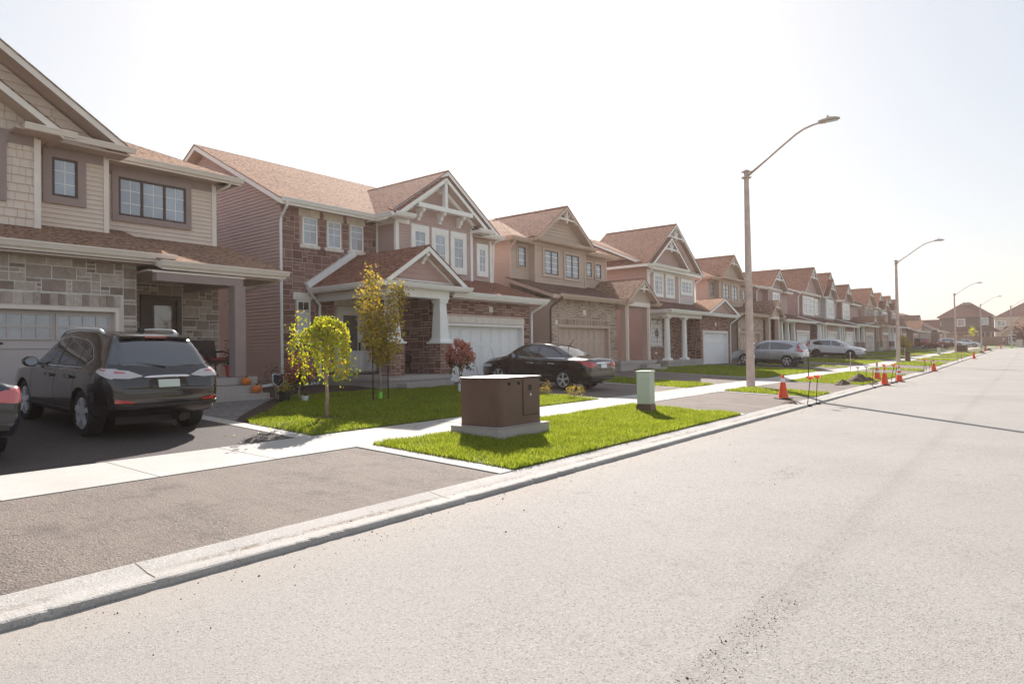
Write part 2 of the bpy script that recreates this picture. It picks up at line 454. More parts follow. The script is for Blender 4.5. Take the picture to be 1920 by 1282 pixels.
shingle('shingle_dark', (.12, .056, .044), (.20, .11, .09), (.24, .145, .12))
glass('window_glass'); glass('dark_glass', (.05, .05, .055)); glass('car_glass', (.03, .03, .036), .02); glass('door_glass', (.16, .15, .16))
plain('window_dark', (.075, .045, .04), .45, var=.08)
plain('curtain', (.68, .66, .66), .8, var=.05, scale=4)
plain('door_brown', (.10, .065, .058), .45, var=.08)
plain('garage_taupe', (.58, .50, .48), .55, var=.04, scale=2)
plain('garage_white', (.88, .865, .87), .5, var=.03, scale=2)
plain('garage_tan', (.56, .42, .35), .55, var=.04, scale=2)
plain('iron', (.03, .026, .025), .5, .3)
plain('galvanised', (.42, .40, .39), .5, .35, var=.15, scale=9)
plain('lamp_metal', (.58, .46, .41), .5, .1)
plain('pole_concrete', (.60, .47, .42), .85, var=.18, scale=4, bmp=.003)
paint('paint_graphite', (.020, .016, .017), .1, .18); paint('paint_black', (.010, .007, .008), .05, .2); paint('paint_navy', (.012, .014, .024), .1, .2)
paint('paint_silver', (.46, .47, .50), .75, .32); paint('paint_white', (.70, .70, .72), .05, .3); paint('paint_red', (.22, .014, .016), .35); paint('paint_steel', (.55, .57, .6), .5, .3)
plain('tyre', (.022, .020, .020), .85, var=.2, scale=20, bmp=.002)
plain('rim_silver', (.72, .72, .74), .3, .45, var=.06)
plain('rim_dark', (.10, .10, .105), .3, .8, var=.06)
plain('chrome', (.75, .75, .77), .1, 1.0, var=.02)
plain('black_plastic', (.028, .025, .025), .55, var=.15, scale=10)
plain('plate_green', (.55, .60, .53), .5, var=.03); plain('plate_white', (.75, .76, .78), .5, var=.03)
lens('lamp_clear', (.62, .56, .58)); lens('lamp_red', (.55, .02, .025)); lens('lamp_pink', (.62, .13, .14))
plain('box_brown', (.125, .068, .050), .42, var=.10, scale=3, bmp=.001)
plain('box_brown_seam', (.03, .02, .018), .6)
plain('pedestal_green', (.53, .57, .48), .5, var=.05, scale=4)
plain('cone_orange', (.80, .085, .025), .5, var=.10, scale=9)
plain('cone_white', (.78, .77, .76), .45, var=.08, scale=9)
plain('flare_orange', (.90, .16, .06), .6, var=.1)
plain('rubber', (.03, .028, .027), .8)
plain('bark', (.40, .29, .22), .9, var=.3, scale=18, bmp=.006)
plain('bark_grey', (.30, .255, .225), .9, var=.25, scale=18, bmp=.005)
island('leaf_yellow', [(0, (.28, .36, .015)), (.5, (.50, .54, .02)), (.85, (.72, .64, .03)), (1, (.68, .38, .02))], .5, .1, 5, 0, .5)
island('leaf_olive', [(0, (.22, .19, .02)), (.40, (.42, .34, .03)), (.75, (.66, .48, .05)), (1, (.60, .30, .06))], .5, .1, 5, 0, .45)
island('leaf_green', [(0, (.04, .065, .015)), (.6, (.08, .11, .022)), (1, (.15, .15, .04))], .5, .1, 5, 0, .4)
island('petal_pink', [(0, (.46, .13, .10)), (.5, (.60, .22, .17)), (1, (.72, .36, .28))], .7, .1, 5, 0, .35)
island('leaf_red', [(0, (.06, .02, .02)), (.6, (.12, .04, .035)), (1, (.2, .08, .06))], .6, .1, 5, 0, .3)
plain('pumpkin', (.62, .17, .03), .5, var=.18, scale=5)
plain('pumpkin_stem', (.12, .10, .05), .8)
plain('pot_red', (.45, .03, .04), .4); plain('pot_black', (.03, .025, .025), .6); plain('pot_white', (.72, .74, .78), .5)
plain('wicker', (.045, .03, .028), .7, var=.4, scale=40, bmp=.006)
plain('cushion', (.22, .02, .03), .8)
plain('sign_blue', (.05, .055, .11), .5)
plain('fence_wood', (.30, .175, .125), .8, var=.2, scale=5, bmp=.004)
plain('skin', (.55, .33, .25), .6); plain('cloth_purple', (.20, .13, .34), .8); plain('cloth_dark', (.04, .035, .045), .8); plain('hair_white', (.70, .64, .58), .8)
plain('neon_green', (.25, .75, .10), .6)
plain('pole_green', (.30, .42, .36), .6)
plain('dish', (.10, .09, .09), .5)
island('pebble', [(0, (.10, .085, .08)), (.6, (.25, .22, .20)), (1, (.45, .41, .38))], .9, .2, 30, 0)
island('chips', [(0, (.05, .035, .03)), (.7, (.12, .085, .065)), (1, (.22, .17, .13))], .9, .2, 30, 0)
M = MATS
# ------------------------------------------------------------------ house kit
def clipz(poly, z0, z1):
    def cl(P, k, s):
        out = []
        for i in range(len(P)):
            a, b = P[i], P[(i + 1) % len(P)]
            ia, ib = s * (a[1] - k) >= 0, s * (b[1] - k) >= 0
            if ia: out.append(a)
            if ia != ib:
                t = (k - a[1]) / (b[1] - a[1]); out.append((a[0] + t * (b[0] - a[0]), k))
        return out
    P = cl(poly, z0, 1)
    return cl(P, z1, -1) if P else P
def FX(x): return lambda a, z, o: (x + o, a, z)          # a wall that faces the street
def FY(y): return lambda a, z, o: (a, y - o, z)          # a wall that faces down the street
def lap(mb, fn, poly, exp=.115, m=0, shake=0):
    z0 = min(p[1] for p in poly); z1 = max(p[1] for p in poly); z = z0
    R = random.Random(int(z0 * 977 + z1 * 31 + poly[0][0] * 13))
    while z < z1 - 1e-4:
        t = min(z + exp, z1); P = clipz(poly, z, t)
        if len(P) >= 3:
            o = lambda q: .004 + .026 * (1 - (q[1] - z) / exp)
            if shake:
                a0 = min(p[0] for p in P); a1 = max(p[0] for p in P); a = a0
                while a < a1 - .01:
                    b = min(a1, a + shake * R.uniform(.6, 1.4)); Q = P
                    for k, s_ in ((a + .004, 1), (b - .004, -1)):
                        Q2 = []
                        for i in range(len(Q)):
                            p, q = Q[i], Q[(i + 1) % len(Q)]
                            ip, iq = s_ * (p[0] - k) >= 0, s_ * (q[0] - k) >= 0
                            if ip: Q2.append(p)
                            if ip != iq:
                                u = (k - p[0]) / (q[0] - p[0]); Q2.append((k, p[1] + u * (q[1] - p[1])))
                        Q = Q2
                        if len(Q) < 3: break
                    if len(Q) >= 3: mb.face([fn(q[0], q[1], o(q)) for q in Q], m)
                    a = b
            else:
                mb.face([fn(q[0], q[1], o(q)) for q in P], m)
            lo = [q for q in P if abs(q[1] - z) < 1e-5]
            if len(lo) >= 2:
                a0 = min(q[0] for q in lo); a1 = max(q[0] for q in lo)
                mb.face([fn(a0, z, .03), fn(a1, z, .03), fn(a1, z, .002), fn(a0, z, .002)], m)
        z = t
def rects_minus(a0, a1, z0, z1, holes):
    zs = sorted({z0, z1, *[min(max(h[k], z0), z1) for h in holes for k in (2, 3)]})
    out = []
    for lo, hi in zip(zs, zs[1:]):
        cuts = sorted((h[0], h[1]) for h in holes if h[2] < hi - 1e-6 and h[3] > lo + 1e-6)
        a = a0
        for c0, c1 in cuts:
            if c0 > a: out.append((a, min(c0, a1), lo, hi))
            a = max(a, c1)
        if a < a1: out.append((a, a1, lo, hi))
    return out
def ashlar(st, mo, fn, a0, a1, z0, z1, holes=(), seed=1, md=.095):
    R = random.Random(seed)
    na = max(1, round((a1 - a0) / md)); nz = max(1, round((z1 - z0) / md)); da = (a1 - a0) / na; dz = (z1 - z0) / nz
    used = np.zeros((nz, na), bool)
    for h in holes:
        for j in range(nz):
            for i in range(na):
                ca = a0 + (i + .5) * da; cz = z0 + (j + .5) * dz
                if h[0] - da * .3 < ca < h[1] + da * .3 and h[2] - dz * .3 < cz < h[3] + dz * .3: used[j, i] = True
    g = .009
    for j in range(nz):
        for i in range(na):
            if used[j, i]: continue
            w, h = R.choice([(2, 1), (3, 1), (4, 1), (2, 2), (3, 2), (4, 2), (5, 2), (3, 3), (4, 3), (5, 3), (3, 2), (2, 1), (1, 1), (5, 2)])
            while True:
                if i + w <= na and j + h <= nz and not used[j:j + h, i:i + w].any(): break
                if w > h or (h == 1 and w > 1): w -= 1
                elif h > 1: h -= 1
                else: break
            if i + w < na and not used[j, i + w] and (i + w + 1 >= na or used[j, i + w + 1]) and not used[j:j + h, i + w].any() and R.random() < .8: w += 1
            used[j:j + h, i:i + w] = True
            A0, A1, B0, B1 = a0 + i * da + g, a0 + (i + w) * da - g, z0 + j * dz + g, z0 + (j + h) * dz - g
            o = .017 + R.uniform(-.003, .007); e = .006; k = len(st.v)
            jt = lambda: R.uniform(-.003, .003)
            outer = [(A0, B0), (A1, B0), (A1, B1), (A0, B1)]
            inner = [(A0 + e + jt(), B0 + e + jt()), (A1 - e + jt(), B0 + e + jt()), (A1 - e + jt(), B1 - e + jt()), (A0 + e + jt(), B1 - e + jt())]
            st.v += [fn(*q, .004) for q in outer] + [fn(*q, o) for q in inner]
            st.f.append((k + 4, k + 5, k + 6, k + 7)); st.m.append(0)
            for t in range(4):
                t2 = (t + 1) % 4; st.f.append((k + t, k + t2, k + 4 + t2, k + 4 + t)); st.m.append(0)
    for r in rects_minus(a0, a1, z0, z1, holes):
        mo.face([fn(r[0], r[2], .008), fn(r[1], r[2], .008), fn(r[1], r[3], .008), fn(r[0], r[3], .008)])
def obox(mb, fn, a0, a1, z0, z1, o0, o1, m=0):
    mb.prism([fn(a0, z0, o0), fn(a1, z0, o0), fn(a1, z1, o0), fn(a0, z1, o0)],
             tuple(q - p for p, q in zip(fn(a0, z0, o0), fn(a0, z0, o1))), m)
SPLIT = {'corner_trim', 'lintel', 'downspout', 'gutter', 'soffit', 'frieze', 'fascia', 'roof_vent', 'gable_bracket_'}
class House:
    def __init__(s, label, org, group='houses along the street', cat='house', name='house'):
        s.root = empty(name, org, label, cat, group); s.org = org; s.P = []
    def part(s, name, mats, parent=None, **k):
        mb = MB(); s.P.append((mb, name, mats, parent, k)); return mb
    def one(s, name, mats, **k):
        for p in s.P:
            if p[1] == name and p[2] == mats: return p[0]
        return s.part(name, mats, **k)
    def finish(s):
        done = {}
        for mb, name, mats, parent, k in s.P:
            if not mb.f: continue
            par = done.get(id(parent), s.root) if parent is not None else s.root
            lab = k.pop('lab', None)
            if name in SPLIT:
                for q in mb.pieces(): q.build(name, [M[q_] for q_ in mats], par, s.org, **k)
                continue
            done[id(mb)] = mb.build(name, [M[q] for q in mats], par, s.org, **k)
            if lab: done[id(mb)]['label'] = lab
        return s.root
    # pieces -----------------------------------------------------------
    def window(s, fn, a0, a1, z0, z1, trim=.11, tm='white_trim', fm='window_dark', cols=1, grid=(2, 3), head=0, sill=0, gm='window_glass', name='window', curt=0):
        wall_fn = fn; fn = lambda a, z, o: wall_fn(a, z, o + (.024 if o > 0 else 0))
        w = s.part(name, [tm, fm]); p = s.part('pane', [gm, 'white_trim', 'curtain'], w)
        if trim:
            obox(w, fn, a0 - trim, a1 + trim, z1, z1 + trim + head, 0, .05); obox(w, fn, a0 - trim, a1 + trim, z0 - trim - sill, z0, 0, .048)
            obox(w, fn, a0 - trim, a0, z0, z1, 0, .046); obox(w, fn, a1, a1 + trim, z0, z1, 0, .046)
        fw = .055
        obox(w, fn, a0, a1, z1 - fw, z1, .0, .038, 1); obox(w, fn, a0, a1, z0, z0 + fw, .0, .038, 1)
        n = cols; cw = (a1 - a0) / n
        for k in range(n + 1):
            c = a0 + k * cw; e0 = 0 if k == 0 else fw * .6; e1 = 0 if k == n else fw * .6
            if k == 0: e1 = fw
            if k == n: e0 = fw
            obox(w, fn, c - e0, c + e1, z0 + fw, z1 - fw, .0, .036, 1)
        p.face([fn(a0 + .02, z0 + .02, .014), fn(a1 - .02, z0 + .02, .014), fn(a1 - .02, z1 - .02, .014), fn(a0 + .02, z1 - .02, .014)])
        b = .009
        for k in range(n):
            l = a0 + k * cw + fw * .6; r = l + cw - fw * 1.2
            for g in range(1, grid[0]):
                c = l + (r - l) * g / grid[0]; obox(p, fn, c - b, c + b, z0 + fw, z1 - fw, .014, .021, 1)
            rows = grid[1] if isinstance(grid[1], (list, tuple)) else [q / grid[1] for q in range(1, grid[1])]
            for g in rows:
                c = z0 + (z1 - z0) * g; obox(p, fn, l, r, c - b, c + b, .014, .0205, 1)
        return w
    def roof(s, polys, sh='shingle_brown', tr='white_trim', fh=.17, name='roof'):
        r = s.one(name, [sh]); f = s.one('fascia', [tr, 'soffit'])
        for P in polys:
            P = [Vector(p) for p in P]; c = sum(P, Vector()) / len(P)
            Q = [p + (p - c).normalized() * .025 + Vector((0, 0, .012)) for p in P]
            r.prism([tuple(q) for q in Q], (0, 0, -.035))
            f.prism([tuple(p - Vector((0, 0, .024 + fh))) for p in P], (0, 0, fh), 1, 0)
    def gable_x(s, y0, y1, ze, zr, xb, xf, **k):
        yc = (y0 + y1) / 2
        s.roof([[(xf, y0, ze), (xf, yc, zr), (xb, yc, zr), (xb, y0, ze)], [(xf, yc, zr), (xf, y1, ze), (xb, y1, ze), (xb, yc, zr)]], **k)
    def gable_y(s, xe, xr, xb, y0, y1, ze, zr, **k):
        s.roof([[(xe, y0, ze), (xe, y1, ze), (xr, y1, zr), (xr, y0, zr)], [(xr, y0, zr), (xr, y1, zr), (xb, y1, ze), (xb, y0, ze)]], **k)
    def gutter(s, x, y0, y1, z, tr='white_trim'):
        g = s.one('gutter', [tr])
        pr = [(0, -.13), (.075, -.13), (.10, -.07), (.115, -.03), (.13, -.03), (.13, 0), (0, 0)]
        g.prism([(x + a, y0, z + b) for a, b in pr], (0, y1 - y0, 0))
    def gutter_side(s, y, x0, x1, z, tr='white_trim'):
        g = s.one('gutter', [tr])
        pr = [(0, -.13), (.075, -.13), (.10, -.07), (.115, -.03), (.13, -.03), (.13, 0), (0, 0)]
        g.prism([(x0, y - a, z + b) for a, b in pr], (x1 - x0, 0, 0))
    def pent(s, xw, xf, y0, y1, z, dz=.2, sh='shingle_brown', tr='white_trim'):
        s.one('roof', [sh]).prism([(xf, y0, z), (xf, y1, z), (xw, y1, z + dz), (xw, y0, z + dz)], (0, 0, -.04))
        f = s.one('fascia', [tr, 'soffit']); f.box(xw, xf - .002, y0 + .02, y1 - .02, z - .16, z - .045)
        s.gutter(xf - .01, y0, y1, z, tr)
    def downspout(s, path, tr='white_trim'):
        s.one('downspout', [tr]).tube(path, .045, 6)
    def garage(s, x, y0, y1, z0, z1, mat, style):
        g = s.part('garage_door', [mat, 'window_dark', 'iron']); g.box(x - .06, x, y0, y1, z0, z1)
        W_, H_ = y1 - y0, z1 - z0; o = FX(x)
        for k in range(1, 4): obox(g, o, y0, y1, z0 + H_ * k / 4 - .006, z0 + H_ * k / 4 + .006, 0, .002, 0)
        def frame(a0, a1, b0, b1, t=.035):
            obox(g, o, a0, a1, b1 - t, b1, .0, .018); obox(g, o, a0, a1, b0, b0 + t, .0, .018)
            obox(g, o, a0, a0 + t, b0 + t, b1 - t, 0, .017); obox(g, o, a1 - t, a1, b0 + t, b1 - t, 0, .017)
        if style == 'cross':
            n = 8
            for k in range(n):
                a = y0 + W_ * k / n
                frame(a + .03, a + W_ / n - .03, z0 + H_ * .70, z0 + H_ * .97, .02)
            for k in range(4):
                a = y0 + W_ * k / 4; b = a + W_ / 4
                frame(a + .04, b - .04, z0 + .04, z0 + H_ * .67, .04)
                g.bar(o(a + .1, z0 + .08, .012), o((a + b) / 2, z0 + H_ * .65, .012), .05, .03, 0, (1, 0, 0)); g.bar(o(b - .1, z0 + .08, .0105), o((a + b) / 2, z0 + H_ * .65, .0105), .05, .03, 0, (1, 0, 0))
        elif style == 'carriage':
            for k in range(2):
                a = y0 + W_ * (k / 2) + .10; b = y0 + W_ * ((k + 1) / 2) - .10; mid = (a + b) / 2
                for q in range(2):
                    c = a + (b - a) * q / 2 + (.05 if q else 0); d = a + (b - a) * (q + 1) / 2 - (0 if q else .05)
                    p = s.part('pane', ['window_glass', mat], g)
                    p.face([o(c, z0 + H_ * .70, .006), o(d, z0 + H_ * .70, .006), o(d, z0 + H_ * .95, .006), o(c, z0 + H_ * .95, .006)])
                    for t in range(5): e = c + (d - c) * t / 4; obox(p, o, e - .018, e + .018, z0 + H_ * .69, z0 + H_ * .96, .006, .028, 1)
                    for t in (.69, .815, .94): obox(p, o, c - .02, d + .02, z0 + H_ * t, z0 + H_ * (t + .02), .006, .027, 1)
                    frame(c, d, z0 + .1, z0 + H_ * .62, .04)
                obox(g, o, mid - .02, mid + .02, z0 + .02, z1 - .02, 0, .006)
                for q in (a - .06, b + .06): obox(g, o, q - .02 - (.22 if q > mid else 0), q + .02 + (.22 if q < mid else 0), z0 + H_ * .645, z0 + H_ * .665, 0, .02, 2)
            obox(g, o, (y0 + y1) / 2 - .015, (y0 + y1) / 2 + .015, z0, z1, 0, .012, 0)
        elif style == 'panel':
            n = 8
            for k in range(n):
                a = y0 + W_ * k / n
                for b0, b1 in ((.04, .36), (.40, .68), (.74, .97)): frame(a + .05, a + W_ / n - .05, z0 + H_ * b0, z0 + H_ * b1, .03)
        else:
            n = 12
            for k in range(n + 1):
                a = y0 + W_ * k / n; obox(g, o, max(y0, a - .02), min(y1, a + .02), z0, z1, 0, .018)
            obox(g, o, y0, y1, z0 + H_ * .70, z0 + H_ * .75, 0, .02); obox(g, o, y0, y1, z1 - .08, z1, 0, .02); obox(g, o, y0, y1, z0, z0 + .1, 0, .02)
        return g
    def garage_walls(s, x, y0, y1, z0, z1, d0, d1, dz, xb, mat, trim):
        w = s.one('wall', [mat])
        w.box(xb, x - .35, y0 + .01, y1 - .01, z0, z1)
        w.box(x - .35, x - .01, y0 + .01, d0 - .002, z0, z1); w.box(x - .35, x - .01, d1 + .002, y1 - .01, z0, z1); w.box(x - .35, x - .01, d0 - .002, d1 + .002, dz + .002, z1)
        t = s.one('garage_trim', [trim])
        t.box(x - .30, x + .03, d0 - .001, d0 + .07, z0, dz - .08); t.box(x - .30, x + .03, d1 - .07, d1 + .001, z0, dz - .08); t.box(x - .30, x + .035, d0 - .001, d1 + .001, dz - .08, dz + .002)
    def bracket(s, mb, x, y, z, h=.42, d=.36, w=.13):
        pr = [(0, 0), (d, 0), (d, -.09), (d * .8, -.14), (d * .62, -.15), (d * .5, -.30 * h / .42), (.3 * d, -.8 * h), (.28 * d, -h), (0, -h)]
        mb.prism([(x + a, y - w / 2, z + b) for a, b in pr], (0, w, 0))
    def truss(s, x, yc, zp, sl, h, tr='white_trim', w=.10):
        # decorative gable truss: collar, king post and two curved struts
        t = s.part('gable_truss', [tr]); hw = h / sl
        t.bar((x, yc - hw, zp - h), (x, yc + hw, zp - h), w * .8, w, up=(0, 0, 1))
        t.bar((x - .003, yc, zp - h - .18), (x - .003, yc, zp - .1), w * .8, w, up=(0, 1, 0))
        for q in (-1, 1):
            pts = [(x - .006, yc + q * hw * a, zp - h * b) for a, b in ((.08, 1.0), (.22, .72), (.30, .5))]
            for a, b in zip(pts, pts[1:]): t.bar(a, b, w * .5, w * .7, up=(1, 0, 0))
            t.bar((x - .009, yc + q * hw, zp - h - .03), (x - .009, yc + q * (hw + .12), zp - h - .14), w * .8, w * 1.3, up=(1, 0, 0))

def column(H, x, y, z0, zb, z1, tr='white_trim', stone=True, seed=1, w0=.21, w1=.15):
    if stone:
        st = H.part('column_base', ['stone_red']); mo = H.part('column_mortar', ['mortar_red'], st)
        hw = .28; mo.box(x - hw + .008, x + hw - .008, y - hw + .008, y + hw - .008, z0, zb - .06)
        ashlar(st, mo, FX(x + hw - .012), y - hw, y + hw, z0, zb - .06, seed=seed); ashlar(st, mo, FY(y - hw + .012), x - hw, x + hw, z0, zb - .06, seed=seed + 1)
        st2 = lambda a, z, o: (a, y + hw - .012 + o, z); ashlar(st, mo, st2, x - hw, x + hw, z0, zb - .06, seed=seed + 2)
    c = H.part('column', [tr])
    if stone: c.box(x - .33, x + .33, y - .33, y + .33, zb - .06, zb)
    c.frustum(x, y, zb, zb + .10, w0 + .06, w0 + .02); c.frustum(x, y, zb + .10, z1 - .14, w0, w1); c.frustum(x, y, z1 - .14, z1, w1 + .035, w1 + .06)
# ------------------------------------------------------------------ first house: beige siding, stone garage front
def house_beige():
    H = House('two-storey house of beige siding and grey stone with taupe window surrounds, nearest on the left', (-18.0, 4.5, .55))
    g = .30
    w = H.part('wall', ['siding_beige'])
    w.box(-29, -18.8, -1.4, 9.85, g, 6.7); w.box(-18.85, -18.2, -1.4, 6.75, 4.0, 6.7); w.box(-18.25, -17.7, -1.4, 5.15, 4.0, 6.72)
    lap(w, FX(-18.8), [(6.75, 4.5), (9.85, 4.5), (9.85, 6.7), (6.75, 6.7)]); lap(w, FX(-18.2), [(5.15, 4.5), (6.75, 4.5), (6.75, 6.7), (5.15, 6.7)])
    lap(w, FX(-18.2), [(-2.6, 6.75), (6.9, 6.75), (2.15, 9.95)], shake=.9, exp=.2)
    lap(w, FX(-17.7), [(-.9, 4.4), (5.15, 4.4), (5.15, 6.72), (-.9, 6.72)], exp=.19, shake=.19); lap(w, FX(-17.7), [(-1.0, 6.72), (5.3, 6.72), (2.15, 8.8)], exp=.19, shake=.19)
    t = H.part('corner_trim', ['cream_trim'])
    t.box(-18.86, -18.755, 9.77, 9.9, 4.5, 6.6); t.box(-18.26, -18.155, 6.68, 6.80, 4.45, 6.6); t.box(-17.76, -17.655, 5.07, 5.2, 4.4, 6.6)
    fz = H.part('frieze', ['taupe_trim'])
    fz.box(-18.8, -18.765, 6.8, 9.77, 6.42, 6.7); fz.box(-18.2, -18.165, 5.2, 6.68, 6.42, 6.7); fz.box(-17.7, -17.665, .6, 5.07, 6.42, 6.7)
    H.window(FX(-18.79), 7.24, 9.0, 5.36, 6.37, trim=.15, tm='taupe_trim', fm='window_dark', cols=3, grid=(2, 3))
    H.window(FX(-18.19), 5.56, 6.10, 5.48, 6.40, trim=.18, tm='taupe_trim', fm='window_dark', grid=(2, 3))
    H.window(FX(-17.69), 2.6, 4.35, 5.3, 6.3, trim=.2, tm='taupe_trim', fm='window_dark', cols=2, grid=(2, 3))
    # stone garage front with the double door, and the recessed entry wall
    H.garage_walls(-16.5, .7, 6.75, g, 3.9, 1.5, 6.36, 2.74, -18.8, 'siding_beige', 'cream_trim')
    st = H.part('stone_facing', ['stone_grey']); mo = H.part('mortar', ['mortar_grey'], st)
    ashlar(st, mo, FX(-16.51), .7, 6.75, .5, 3.9, [(1.42, 6.44, .5, 3.03)], 5)
    k = 1.42
    while k < 6.4:                                   # soldier course of upright stones over the door
        ww = random.uniform(.13, .2); ww = min(ww, 6.44 - k)
        st.box(-16.51, -16.488 + random.uniform(0, .006), k + .008, k + ww - .008, 2.77, 3.03 + random.uniform(-.02, .0)); k += ww
    mo.box(-16.515, -16.5, 1.42, 6.44, 2.75, 3.04)
    ashlar(st, mo, lambda a, z, o: (a, 6.75 + o, z), -18.4, -16.5, .9, 3.9, (), 6)
    ashlar(st, mo, FX(-18.4), 6.75, 9.75, .95, 3.95, [(7.6, 8.66, .9, 3.28)], 7)
    w.box(-18.85, -18.41, 6.7, 9.76, g, 4.2)
    H.garage(-16.62, 1.56, 6.3, .56, 2.68, 'garage_taupe', 'carriage')
    d = H.part('door', ['door_brown']); pn = H.part('pane', ['door_glass'], d)
    d.box(-18.43, -18.30, 7.6, 7.72, 1.06, 3.28); d.box(-18.43, -18.30, 8.54, 8.66, 1.06, 3.28); d.box(-18.43, -18.305, 7.72, 8.54, 3.16, 3.28); d.box(-18.45, -18.36, 7.72, 8.54, 1.06, 3.16)
    pn.box(-18.362, -18.352, 7.88, 8.4, 1.6, 3.0)
    # roofs
    T = 'cream_trim'
    H.gable_x(-2.75, 7.1, 6.86, 10.18, -24, -17.65, tr=T); H.gable_x(-1.1, 5.5, 6.78, 9.0, -20, -17.15, tr=T)
    ze, zr = 6.84, 9.25
    H.roof([[(-18.32, 5.0, ze), (-18.32, 10.42, ze), (-23.6, 5.0, zr)], [(-18.32, 10.42, ze), (-29.4, 10.42, ze), (-23.6, 5.0, zr)]], tr=T)
    H.gutter(-18.33, 6.9, 10.48, 6.84, T); H.gutter(-17.68, 5.4, 7.22, 6.86, T); H.gutter(-17.2, 4.75, 5.75, 6.78, T)
    sf = H.part('soffit', ['soffit'])
    sf.box(-18.8, -18.33, 6.75, 10.3, 6.66, 6.70); sf.box(-18.25, -17.68, 4.9, 7.1, 6.655, 6.695); sf.box(-17.75, -17.2, 4.6, 5.5, 6.64, 6.68); sf.box(-29, -18.34, 9.86, 10.3, 6.66, 6.7)
    H.roof([[(-16.05, -.5, 4.03), (-16.05, 7.35, 4.03), (-18.8, 7.35, 4.95), (-18.8, -.5, 4.95)]], tr=T)
    H.roof([[(-15.72, 7.0, 3.84), (-15.72, 10.22, 3.84), (-18.8, 10.22, 4.84), (-18.8, 7.0, 4.84)]], tr=T)
    H.gutter(-16.06, -.5, 7.45, 4.03, T); H.gutter(-15.73, 6.95, 10.28, 3.85, T)
    sf.box(-18.4, -15.9, 6.76, 10.2, 3.60, 3.64); sf.box(-16.5, -16.08, .7, 7.3, 3.78, 3.82)
    bm = H.part('porch_beam', ['taupe_trim']); bm.box(-16.0, -15.78, 6.9, 9.02, 3.38, 3.6); bm.box(-18.4, -16.0, 8.76, 8.98, 3.39, 3.598)
    bm2 = H.part('beam_trim', ['cream_trim']); bm2.box(-15.78, -15.765, 6.8, 9.06, 3.57, 3.615)
    pl = H.part('porch_post', ['taupe_trim']); pl.box(-15.95, -15.65, 8.72, 9.0, 1.1, 3.38)
    stp = H.part('porch_steps', ['step_concrete'])
    stp.box(-18.4, -15.72, 6.75, 9.30, .4, .90); stp.box(-18.4, -15.68, 6.75, 9.33, .90, 1.08)
    stp.box(-15.68, -15.40, 6.75, 9.30, .4, .88); stp.box(-15.40, -15.10, 6.75, 9.32, .3, .68)
    H.downspout([(-18.26, 10.1, 6.75), (-18.4, 10.1, 6.6), (-18.9, 9.95, 6.45), (-19.0, 9.92, 6.2), (-19.0, 9.92, .7)], T)
    H.downspout([(-15.8, 10.12, 3.72), (-16.0, 10.1, 3.6), (-17.8, 9.9, 3.35), (-18.2, 9.86, 3.1)], T)
    return H.finish()
house_beige()

